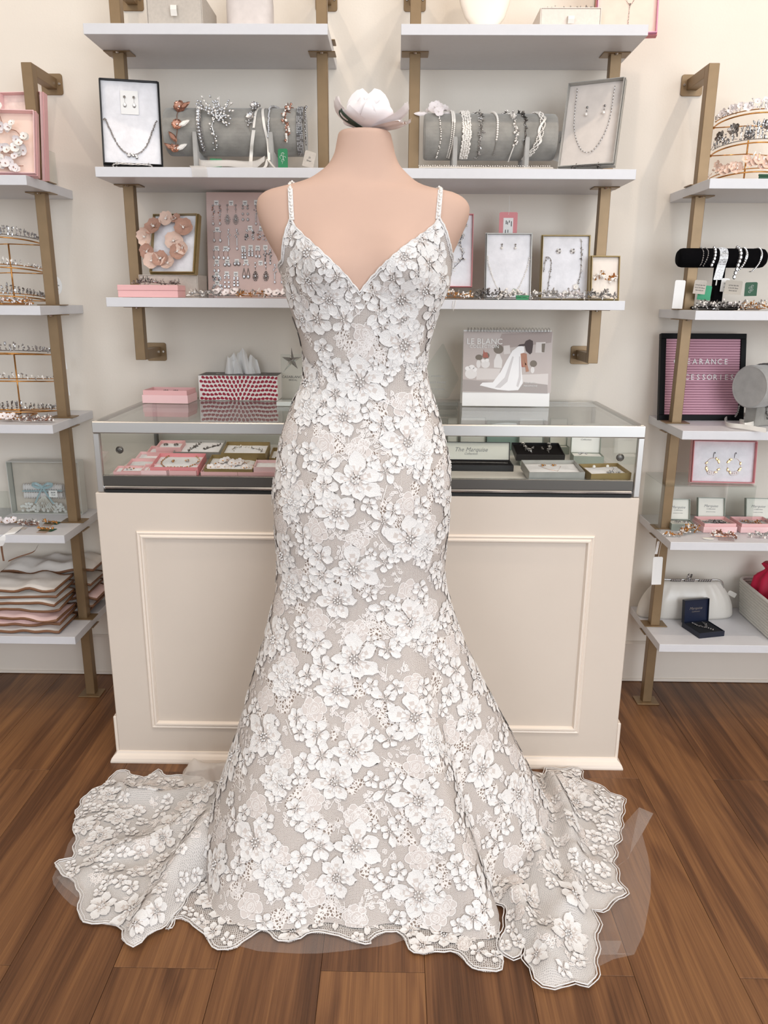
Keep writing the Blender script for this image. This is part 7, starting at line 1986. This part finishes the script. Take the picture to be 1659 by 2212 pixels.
mb = MB(); pp = path([tb(zr3(1015, 0)[0], 95), tb(zr3(1018, 0)[0], 45), tb(zr3(1015, 0)[0], 0), tb(zr3(1005, 0)[0], -40, .004), tdrop(*zr3(985, 890))])
mb.ribbon(pp, .0235, (1, 0, 0), 0)
for q in walk(pp, .0031):
    for k in range(7): mb.gem(q + V((-.0102 + k * .0034, -.0005, 0)), .0015, .0015, .0016, (0, -1, .1), (0, 0, 1), R.choice((1, 1, 2)))
mb.tube([tdrop(*zr3(978, 895)), tdrop(*zr3(965, 965))], .0022, 6, 0); piece(mb, 'bracelet', ['silverwire', 'crystal', 'crystal_d'], 'wide rhinestone mesh cuff hanging at the middle of the black bar', 'bracelet', G_)
mb = MB(); pp = path([tb(zr3(1230, 0)[0], 92), tb(zr3(1238, 0)[0], 45), tb(zr3(1235, 0)[0], 5), tb(zr3(1222, 0)[0], -40, .004), tdrop(*zr3(1195, 890))])
for q in walk(pp, .0108): mb.gem(q, .0048, .0062, .004, (0, -1, .1), (0, 0, 1), 1, .5); [mb.ball(q + V((.0050 * math.cos(t), -.001, .0062 * math.sin(t))), .0009, 0) for t in [k * .63 for k in range(10)]]
piece(mb, 'bracelet', ['silverwire', 'crystal'], 'long bracelet of large pear stones right of the wide cuff', 'bracelet', G_)
for x, lb, w2 in ((1315, 'square stone bracelet beside the large pear stones', .0064), (1510, 'narrow tennis bracelet at the right end of the black bar', .0048)):
    mb = MB(); pp = path([tb(zr3(x - 30, 0)[0], 110), tb(zr3(x, 0)[0], 70), tb(zr3(x + 5, 0)[0], 20), tb(zr3(x - 15, 0)[0], -30), tb(zr3(x - 55, 0)[0], -75, .008), tb(zr3(x - 75, 0)[0], -100, .010)])
    mb.ribbon(pp, w2, (1, 0, 0), 0)
    for q in walk(pp, w2 * .9): mb.gem(q + V((0, -.0006, 0)), w2 * .38, w2 * .38, .002, (0, -1, .2), (0, 0, 1), 1)
    piece(mb, 'bracelet', ['silverwire', 'crystal'], lb, 'bracelet', G_)


def tg3(name, lb, x0, y0, x1, y1, y, card, lines=(), rot=(0, 0, 0), ink='print'):
    a, b = at(*zr3(x0, y0), y=y), at(*zr3(x1, y1), y=y); return hang_tag(name, lb, (a + b) / 2, abs(b.x - a.x), abs(a.z - b.z), card, rot, lines, ink, 'price tags on the bracelets')


tg3('swing_tag', 'tall blank white tag left of the bronze post under the black bar', 420, 895, 520, 1275, -.185, 'white', (), (0, .03, 0))
LN = lambda n: (('STYLE SB-%s' % n, .0048, .005), ('COLOR Silver', .0048, -.002), ('PRICE $52.00', .0040, -.009))
tg3('swing_tag', 'beige handwritten price tag hanging right of the bronze post', 680, 895, 822, 1080, -.21, 'greycard', LN(196), (0, .08, 0)); tg3('swing_tag', 'bright green tag half behind the beige price tag', 735, 965, 890, 1160, -.19, mat('emerald_card', '2E9C6E', .5), (), (0, .06, 0))
tg3('swing_tag', 'grey handwritten price tag under the large pear bracelet', 1092, 900, 1300, 1085, -.21, mat('taupe_card', 'B5ADA2', .7), LN(106), (0, .06, 0)); tg3('swing_tag', 'white price tag partly behind the grey handwritten tag', 1040, 870, 1130, 1050, -.19, 'white', (('25-', .006, .004), ('10-', .006, -.006)), (0, .05, 0))
dg = tg3('swing_tag', 'dark green square tag with white plant sketch under the bar', 1360, 922, 1502, 1108, -.19, 'darkgreen', (), (0, -.03, 0)); mb = MB()
for k in range(4): mb.tube([(.003 * (-1) ** k + .0035 * math.cos(t), -.0009, .008 - .005 * k + .0028 * math.sin(t)) for t in [q * .7 for q in range(9)]], .0003, 3)
mb.build('plant_sketch', 'white', dg)
for k, (u, L_, ms, lb) in enumerate(((1525, .07, ['darkwire', 'crystal', 'pearl'], 'dark jewelled comb nearest the post at the front of the bar shelf'), (1575, .075, ['darkwire', 'crystal', 'petal_w'], 'dark comb with white leaves in the middle of the bar shelf'), (1632, .08, ['goldwire', 'pearl', 'crystal'], 'gold pearl comb at the right end of the bar shelf'))): hair_comb(lb, u, 666, -.285, L2 + E_, L_, ms, style=1, n=90, hgt=.018)
tag(MB().box2((-.02, -.012, 0), (.02, .01, .001)).build('price_card', 'greycard', None, loc=(at(1604, 670, y=-.29).x, -.290, L2 + E_)), 'small grey card flat at the shelf edge under the dark combs', 'card')
# letter board
yl = -.075
A = [at(1418, 899, y=yl - .02), at(1603, 902, y=yl - .02), at(1432, 717, y=yl + .02), at(1620, 716, y=yl + .02)]
lbw = (A[1].x - A[0].x + A[3].x - A[2].x) / 2; lbh = A[2].z - L3
lbd = root('letter_board', 'black framed pink felt letter board reading clearance accessories', 'sign', ((A[0].x + A[3].x) / 2, -.10, L3 + E_), (math.radians(-11), math.radians(0), math.radians(2)))
fw_ = .016
MB().box2((-lbw / 2 + .004, .004, .004), (lbw / 2 - .004, .012, lbh - .004)).build('felt', 'letterpink', lbd)
for a, b in (((-lbw / 2, -.004, 0), (lbw / 2, .014, fw_)), ((-lbw / 2, -.004, lbh - fw_), (lbw / 2, .014, lbh)), ((-lbw / 2, -.004, fw_), (-lbw / 2 + fw_, .014, lbh - fw_)), ((lbw / 2 - fw_, -.004, fw_), (lbw / 2, .014, lbh - fw_))): MB().box2(a, b).build('frame_rail', mat('black_frame', '08090B', .55, spec=.2), lbd, bevel=.001)
nl = 30; ph_ = (lbh - 2 * fw_) / nl
for k in range(nl): MB().box2((-lbw / 2 + fw_, .0008, fw_ + ph_ * (k + .16)), (lbw / 2 - fw_, .0038, fw_ + ph_ * (k + 1))).build('felt_slat', 'letterpink', lbd, bevel=.0008)
MB().box2((-lbw / 2 + fw_, .0034, fw_), (lbw / 2 - fw_, .0039, lbh - fw_)).build('groove_back', 'letterline', lbd)
for s, vz, xo in (('CLEARANCE', .675, -.006), ('ACCESSORIES', .495, .004)):
    n = len(s); sp_ = .0192 if n < 10 else .0175
    for k, ch in enumerate(s): text(ch, .0235, 'white', lbd, (xo + (k - (n - 1) / 2) * sp_, -.0006, lbh * vz), ext=.0012, name='letter', sx=.92)
# round bracelet display
p = at(1634, 835, y=-.20); rr = .033
rd = root('round_bracelet_display', 'grey velvet drum display with dark chain bracelets beside the letter board', 'jewelry stand', (p.x, -.20, L3 + E_), (0, 0, math.radians(28))); zc2 = p.z - L3; T = Mx(((0, 0, 1, 0), (1, 0, 0, 0), (0, 1, 0, zc2), (0, 0, 0, 1)))
rr = (at(1610, 788, y=-.2).z - at(1610, 880, y=-.2).z) / 2
mb = MB(); mb.lathe([(.002, -.030), (rr * .88, -.030), (rr * .94, -.0305), (rr, -.027), (rr, .085), (.002, .085)], 44, T=T); mb.build('drum', 'velvet_l', rd); MB().box2((-.01, -.02, 0), (.07, .02, zc2 - rr * .8)).build('foot', 'velvet', rd, bevel=.002)
RM = Mx.LocRotScale(rd.location, rd.rotation_euler, None)
for k, xo in enumerate((.028, .050, .070)):
    mb = MB()
    for s in range(3):
        pts = [RM @ V((xo + (s - 1) * .0042 + .001 * math.sin(q * 1.3), (rr + .0025) * -math.cos(t), zc2 + (rr + .0025) * math.sin(t))) for q, t in enumerate([-1.3 + 3.6 * i / 40 for i in range(41)])]
        beads(mb, pts, .0019, .0034, s % 2, .0005)
    if k == 0:
        beads(mb, path([RM @ V((xo, -rr * .3, zc2 - rr)), RM @ V((xo, -rr * .5, .02))]), .0026, .004, 0, .001)
    piece(mb, 'bracelet', ['darkwire', 'crystal_d', 'crystal'], ('first', 'second', 'third')[k] + ' dark jewelled band around the grey drum, counting from its face', 'bracelet', 'bands around the grey drum')
mb = MB(); beads(mb, path([at(1597, 876, y=-.25), at(1594, 888, y=-.26), at(1588, 902, y=-.265)]), .0030, .0045, 0, .001); piece(mb, 'bracelet_clasp', ['darkwire'], 'dark chain end hanging below the face of the grey drum', 'chain')
for pts, lb in (([(1640, 905), (1600, 895), (1568, 905), (1572, 917), (1610, 922), (1655, 930)], 'ivory satin ribbon looping in front of the grey drum'), ([(1668, 885), (1655, 900), (1625, 912), (1598, 910), (1612, 918), (1662, 905)], 'second ivory ribbon loop nearer the picture edge by the drum')):
    mb = MB(); mb.ribbon(path([at(u, v, z=L3 + .0085 + .002 * math.sin(k * 2)) for k, (u, v) in enumerate(pts)], 10), .013, (0, .35, 1), 0); mb.v = [(a, b, max(c, L3 + .0008)) for a, b, c in mb.v]; piece(mb, 'satin_ribbon', ['ribbon'], lb, 'ribbon')

# fourth shelf of the right unit
def z6(x, y): return 1360 + x / 5.548, 920 + y / 5.548
ra, rb = at(*z6(545, 705), y=-.20), at(*z6(1530, 705), y=-.20); rt_ = ra.z - .002
rs = root('acrylic_riser', 'clear acrylic riser carrying the pink earring box', 'riser', ((ra.x + rb.x) / 2 - .016, -.115, L4 + E_)); rw = (rb.x - ra.x) + .03; rh = rt_ - L4
MB().box2((-rw / 2, -.085, rh - .004), (rw / 2, .10, rh)).build('top_sheet', 'acrylic', rs)
for s in (-1, 1): MB().box2((s * rw / 2, -.085, 0), (s * (rw / 2 - .003), .10, rh - .0042)).build('side_sheet', 'acrylic', rs)
a, b = at(*z6(720, 660), y=-.15), at(*z6(1455, 640), y=-.15); w_ = b.x - a.x
lo = V(((a.x + b.x) / 2, -.15, rt_ + .001)); d_ = .125
o = open_box('earring_box', 'pink card box with gold leaf hoop earrings standing on the riser', lo, (RX - math.radians(8), 0, -.06), w_, d_, .026, 'pinkdeep', lid='pink', padh=.6); place_tray(o, w_, d_)
for s, lb in ((-1, 'left gold leaf hoop earring in the pink box'), (1, 'other gold leaf hoop earring with a tilted hook in the pink box')):
    mb = MB(); cx, cy = s * .031 + (.0 if s < 0 else 0), -.012; rr2 = .020; mb.tube([(cx + rr2 * math.cos(t), cy + rr2 * 1.15 * math.sin(t), .0165) for t in [2 * PI * k / 26 for k in range(26)]], .0005, 4, 0, True)
    mb.tube(path([(cx, cy + rr2 * 1.15, .0165), (cx, cy + .030, .018), (cx + .001, cy + .038, .0195), (cx + .004, cy + .040, .0195), (cx + .004, cy + .036, .0195)]), .0007, 4, 3)
    for ang, l in ((60, .008), (40, .008), (30, .008), (200, .008), (215, .008), (160, .007), (300, .008), (330, .008)): t = math.radians(ang if s < 0 else 180 - ang); mb.gem((cx + rr2 * math.cos(t), cy + rr2 * 1.15 * math.sin(t), .0175), l * .42, l * .75, .003, (0, 0, 1), (math.cos(t + 1), math.sin(t + 1), 0), 1, .4)
    for ang in (262, 280, 245): t = math.radians(ang if s < 0 else 180 - ang); blossom(mb, (cx + rr2 * math.cos(t), cy + rr2 * 1.15 * math.sin(t), .018), .007, (0, 0, 1), 2, 5, 0)
    face(o, mb, 'hoop_earring', ['goldwire', mat('pale_gold', 'C9A878', .25, .8), 'petal_w', 'print'], lb, 'earring')
GQ = 'open grey ring boxes under the riser'
for k, (xa, xb, yb_, lb) in enumerate(((515, 790, 1160, 'open grey jewelry box with oval crystal earrings next to the bronze post'), (900, 1225, 1075, 'open grey jewelry box with drop earrings under the middle of the riser'), (1490, 1800, 1075, 'open grey jewelry box at the picture edge under the riser'))):
    y = -.185 if k == 0 else -.165; (u0, v), (u1, _) = z6(xa, yb_), z6(xb, yb_); x0, x1 = at(u0, v, y=y).x, at(u1, v, y=y).x
    ob = hinged_box('jewelry_box', lb, ((x0 + x1) / 2, y + .03, L4 + E_), math.radians(-3), x1 - x0, .062, .020, 'greybox', 'ivory', 74, .014, 'ivory', brand(.0118) + (('jewelry for brides', .004, .32, .2),), group=GQ, hl=.066)
    mb = MB()
    for s in (-1, 1):
        c = V(((x0 + x1) / 2 + s * .0125, y + .018, L4 + .021))
        for q in range(16): t = q * .39; mb.gem(c + V((.0085 * math.cos(t), .0055 * math.sin(t), .002)), .0018, .0018, .0016, (0, -.3, 1), (0, 1, 0), q % 2)
        mb.gem(c + V((0, 0, .002)), .0035, .0035, .003, (0, -.4, 1), (0, 1, 0), 1)
    piece(mb, 'earring_pair', ['darkwire', 'crystal'], ('oval crystal stud earrings in the box next to the post', 'crystal drop earrings in the middle grey box', 'dark crystal earrings in the grey box at the picture edge')[k], 'earrings')
for k, (xa, xb, yb_, yt_, lb) in enumerate(((905, 1290, 1280, 1090, 'low pink box of vine earrings in front of the middle grey box'), (1350, 1760, 1282, 1085, 'low pink box with a gold vine cut by the picture edge'))):
    (u0, v), (u1, _) = z6(xa, yb_), z6(xb, yb_); y = at(u0, v, z=L4).y; x0, x1 = at(u0, v, y=y).x, at(u1, v, y=y).x
    o = open_box('vine_box', lb, ((x0 + x1) / 2 - .006, y + .042, L4 + .003), (0, 0, math.radians(2)), x1 - x0, .082, .026, 'pink', lid='pinkpale', padh=.6)
    mb = MB(); pts = path([(-.03, .012, .018), (-.01, -.004, .019), (.012, -.008, .019), (.03, -.014, .018)]); mb.tube(pts, .0007, 3, 0); spray(mb, pts, 50, .006, (.0014, .003), [0, 1], 0, (0, 0, .003), .5); face(o, mb, 'hair_vine', [('darkwire', 'goldwire')[k], 'crystal'], ('dark silver', 'gold')[k] + ' crystal vine inside the ' + lb.split(' box')[0] + ' box', 'hair vine')
hair_comb('large ivory pearl branch lying by the bronze post on the fourth right shelf', 1488, 1150, -.225, L4 + E_, .085, ['goldwire', 'pearl', 'crystal'], teeth=False, rz=.5, style=1, n=130, hgt=.022)
hair_comb('thin crystal twig overhanging the left corner of the fourth right shelf', 1452, 1155, -.255, L4 + E_, .055, ['goldwire', 'crystal', 'pearl'], teeth=False, style=1, n=50, hgt=.010)
hair_comb('copper leaf comb with long teeth before the low pink box', 1564, 1152, -.262, L4 + E_, .068, ['rosegold', 'rosegold', 'pearl'], style=1, n=90, hgt=.016, rz=math.radians(170))
hair_comb('pearl vine comb at the picture edge of the fourth right shelf', 1650, 1153, -.26, L4 + E_, .08, ['silverwire', 'pearl', 'crystal'], teeth=False, style=0, n=70, hgt=.014)
tag(MB().lathe([(.0005, .0012), (.0145, .001), (.016, .002), (.0145, .0034), (.0005, .004)], 28, sy=.45).build('oval_clip', ['ivory'], None, loc=at(*z6(940, 1358), z=L4 + E_), rot=(0, 0, -.25)), 'white oval hair clip at the front of the fourth right shelf', 'hair clip')
# tags hanging at the corner of the fourth shelf
p = at(1420, 1183, y=-.235); hang_tag('swing_tag', 'small folded white tag dangling from the fourth shelf corner', p, .016, .040, 'white', (0, .22, .8))
p = at(1419.5, 1233, y=-.215); hang_tag('swing_tag', 'long white tag hanging in front of the right bronze post', p, at(1430, 1233, y=-.215).x - at(1409, 1233, y=-.215).x, at(1419, 1203, y=-.215).z - at(1419, 1263, y=-.215).z, 'white', (0, -.03, 0), string=[(p.x, -.2155, p.z + .04), (p.x + .004, -.2155, p.z + .075), (p.x + .010, -.2165, p.z + .11)])
# bottom shelf: clutch, navy box, rope basket
def z7(x, y): return 1340 + x / 5.2, 1160 + y / 5.2
a, b = at(*z7(205, 780), y=-.10), at(*z7(1290, 780), y=-.10); w_ = b.x - a.x; chh = at(*z7(740, 500), y=-.09).z - L5
ctc = root('satin_clutch', 'ivory satin pleated clutch bag with a jewelled clasp on the bottom right shelf', 'handbag', ((a.x + b.x) / 2, -.085, L5 + E_)); P_ = []
for j in range(15):
    t = j / 14; row = []; ww = w_ / 2 * (1 - .36 * t ** 2.2) * (1 if t > .05 else .96); dd = (.040 * math.sin(PI * (.18 + .74 * t)) ** .8 + .004)
    for k in range(72):
        q = 2 * PI * k / 72; pl_ = 1 + .10 * math.sin(k * 2.1) * t * (1 - t * .3) + .05 * math.sin(k * .9 + 1) * t
        row.append(V((ww * math.copysign(abs(math.cos(q)) ** .75, math.cos(q)), dd * math.sin(q) * pl_, chh * t)))
    P_.append(row)
mb = MB(); mb.grid(P_, closed=True); mb.f += [tuple(range(71, -1, -1)), tuple(range(14 * 72, 15 * 72))]; mb.m += [0, 0]; mb.build('pleated_body', 'satin', ctc, smooth=True)
mb = MB(); fw2 = w_ * .335; mb.tube(path([(-fw2 - .012, -.006, chh * .62), (-fw2, -.006, chh + .002), (-fw2 * .5, -.006, chh + .006), (fw2 * .5, -.006, chh + .006), (fw2, -.006, chh + .002), (fw2 + .012, -.006, chh * .62)]), .0030, 8, 0); mb.build('clasp_frame', 'silverwire', ctc, smooth=True)
mb = MB()
for x0_, x1_ in ((-.55, -.25), (-.14, .16), (.30, .68)):
    for k in range(12): x = (x0_ + (x1_ - x0_) * k / 11) * fw2; mb.gem((x, -.010, chh + .004 + .002 * (k % 2)), .0032, .0032, .003, (0, -1, .2), (0, 0, 1), k % 2)
for k in range(11): mb.gem((R.uniform(-.008, .008), -.007, chh + .010 + R.uniform(0, .016)), .0034, .004, .003, (R.uniform(-.3, .3), -1, .2), (R.uniform(-.5, .5), 0, 1), k % 2)
mb.build('jewelled_clasp', ['darkwire', 'crystal'], ctc)
hang_tag('swing_tag', 'blank ivory tag behind the right end of the satin clutch', at(*z7(1255, 640), y=-.075), .030, .016, 'satin', (0, .45, 0))
a, b = at(*z7(905, 1112), y=-.255), at(*z7(1218, 1112), y=-.255); w_ = b.x - a.x
ob = hinged_box('necklace_case', 'open navy jewelry case with silver lettering and crystal necklace', ((a.x + b.x) / 2 - .018, -.205, L5 + E_), math.radians(14), w_ * 1.03, .092, .017, 'navy', mat('dark_navy_velvet', '0D1018', .9), 84, .012, mat('navy_satin', '101A33', .35), brand(.0125), 'silverwire', hl=.076)
Tn = Mx.LocRotScale(ob.location, ob.rotation_euler, None); mb = MB()
pts = path([(-.016, .030, .0185), (-.015, .010, .0185), (.0, -.010, .0185), (.015, .010, .0185), (.016, .030, .0185)])
for q in walk(pts, .0042): mb.gem(Tn @ (q + V((R.uniform(-.003, .003), 0, 0))), .0022, .0034, .002, (0, -.4, 1), (R.uniform(-1, 1), 1, 0), R.choice((0, 0, 1)), .4); mb.ball(Tn @ (q + V((R.uniform(-.004, .004), R.uniform(-.004, .004), .001))), .0014, 0)
for k in range(4): mb.gem(Tn @ V((.002 + k * .003, -.012 - k * .007, .0185)), .003, .004, .003, (0, -.4, 1), (0, 1, 0), 0, .4)
piece(mb, 'necklace', ['crystal', 'crystal_d'], 'crystal leaf necklace lying in the navy case', 'necklace')
# rope basket
bx0 = at(*z7(1325, 790), y=-.03).x; bk = root('rope_basket', 'white coiled rope basket of crimson bags at the picture edge', 'basket', (bx0 + .14, -.155, L5 + E_)); bh = at(*z7(1380, 455), y=-.03).z - L5
ncoil = 12
for k in range(ncoil):
    z = .006 + k * (bh - .010) / (ncoil - 1); g = .012 * k / ncoil; pts = []
    for cx, cy, a0 in ((.115, .10, 0), (-.115, .10, 90), (-.115, -.115, 180), (.115, -.115, 270)):
        for q in range(6): t = math.radians(a0 + 18 * q); pts.append((cx + (.025 + g) * math.cos(t), cy + (.025 + g) * math.sin(t), z))
    mb = MB(); mb.tube(pts, (bh / ncoil) * .56, 8, 0, True); mb.build('rope_coil', 'basket', bk, smooth=True)
MB().box2((-.13, -.13, .001), (.13, .115, .006)).build('basket_floor', 'basket', bk)
for k, (x, y, lb) in enumerate(((-.086, .052, 'crimson drawstring bag with white script at the back of the basket'), (-.070, -.056, 'crimson drawstring bag in front in the rope basket'), (.040, .010, 'third crimson drawstring bag deeper in the basket'))):
    o = root('drawstring_bag', lb, 'bag', (bk.location.x + x, -.155 + y, L5 + .010), (0, 0, .3 * k), 'crimson bags in the rope basket'); rows = []; hh = bh + .066 - .020 * k
    for z, r_ in ((0, .02), (.01, .045), (hh * .45, .052), (hh * .75, .044), (hh * .86, .020), (hh * .90, .016), (hh * .98, .028), (hh, .024)): rows.append([V((r_ * math.cos(t) * (1 + .10 * math.sin(5 * t + k) + .06 * math.sin(9 * t)), r_ * math.sin(t) * (1 + .10 * math.sin(4 * t + k)), z)) for t in [2 * PI * q / 40 for q in range(40)]])
    mb = MB(); mb.grid(rows, closed=True); mb.f += [tuple(range(39, -1, -1)), tuple(range(280, 320))]; mb.m += [0, 0]; mb.build('bag_body', 'hotpink', o, smooth=True)
    mb = MB(); mb.tube(path([(-.01, -.015, hh * .88), (.004, -.03, hh * .99), (.018, -.02, hh * 1.14), (.026, -.015, hh * .98), (.01, -.016, hh * .88)]), .0026, 6); mb.build('drawstring', 'hotpink', o, smooth=True)
    if k < 2: t_ = text('B', .040, 'white', o, (0, 0, 0), shear=.25); t_.matrix_local = Mx.Rotation(-.3 * k - .25, 4, 'Z') @ Mx.Translation((0, -.058, hh * .52)) @ Mx.Rotation(RX, 4, 'X')
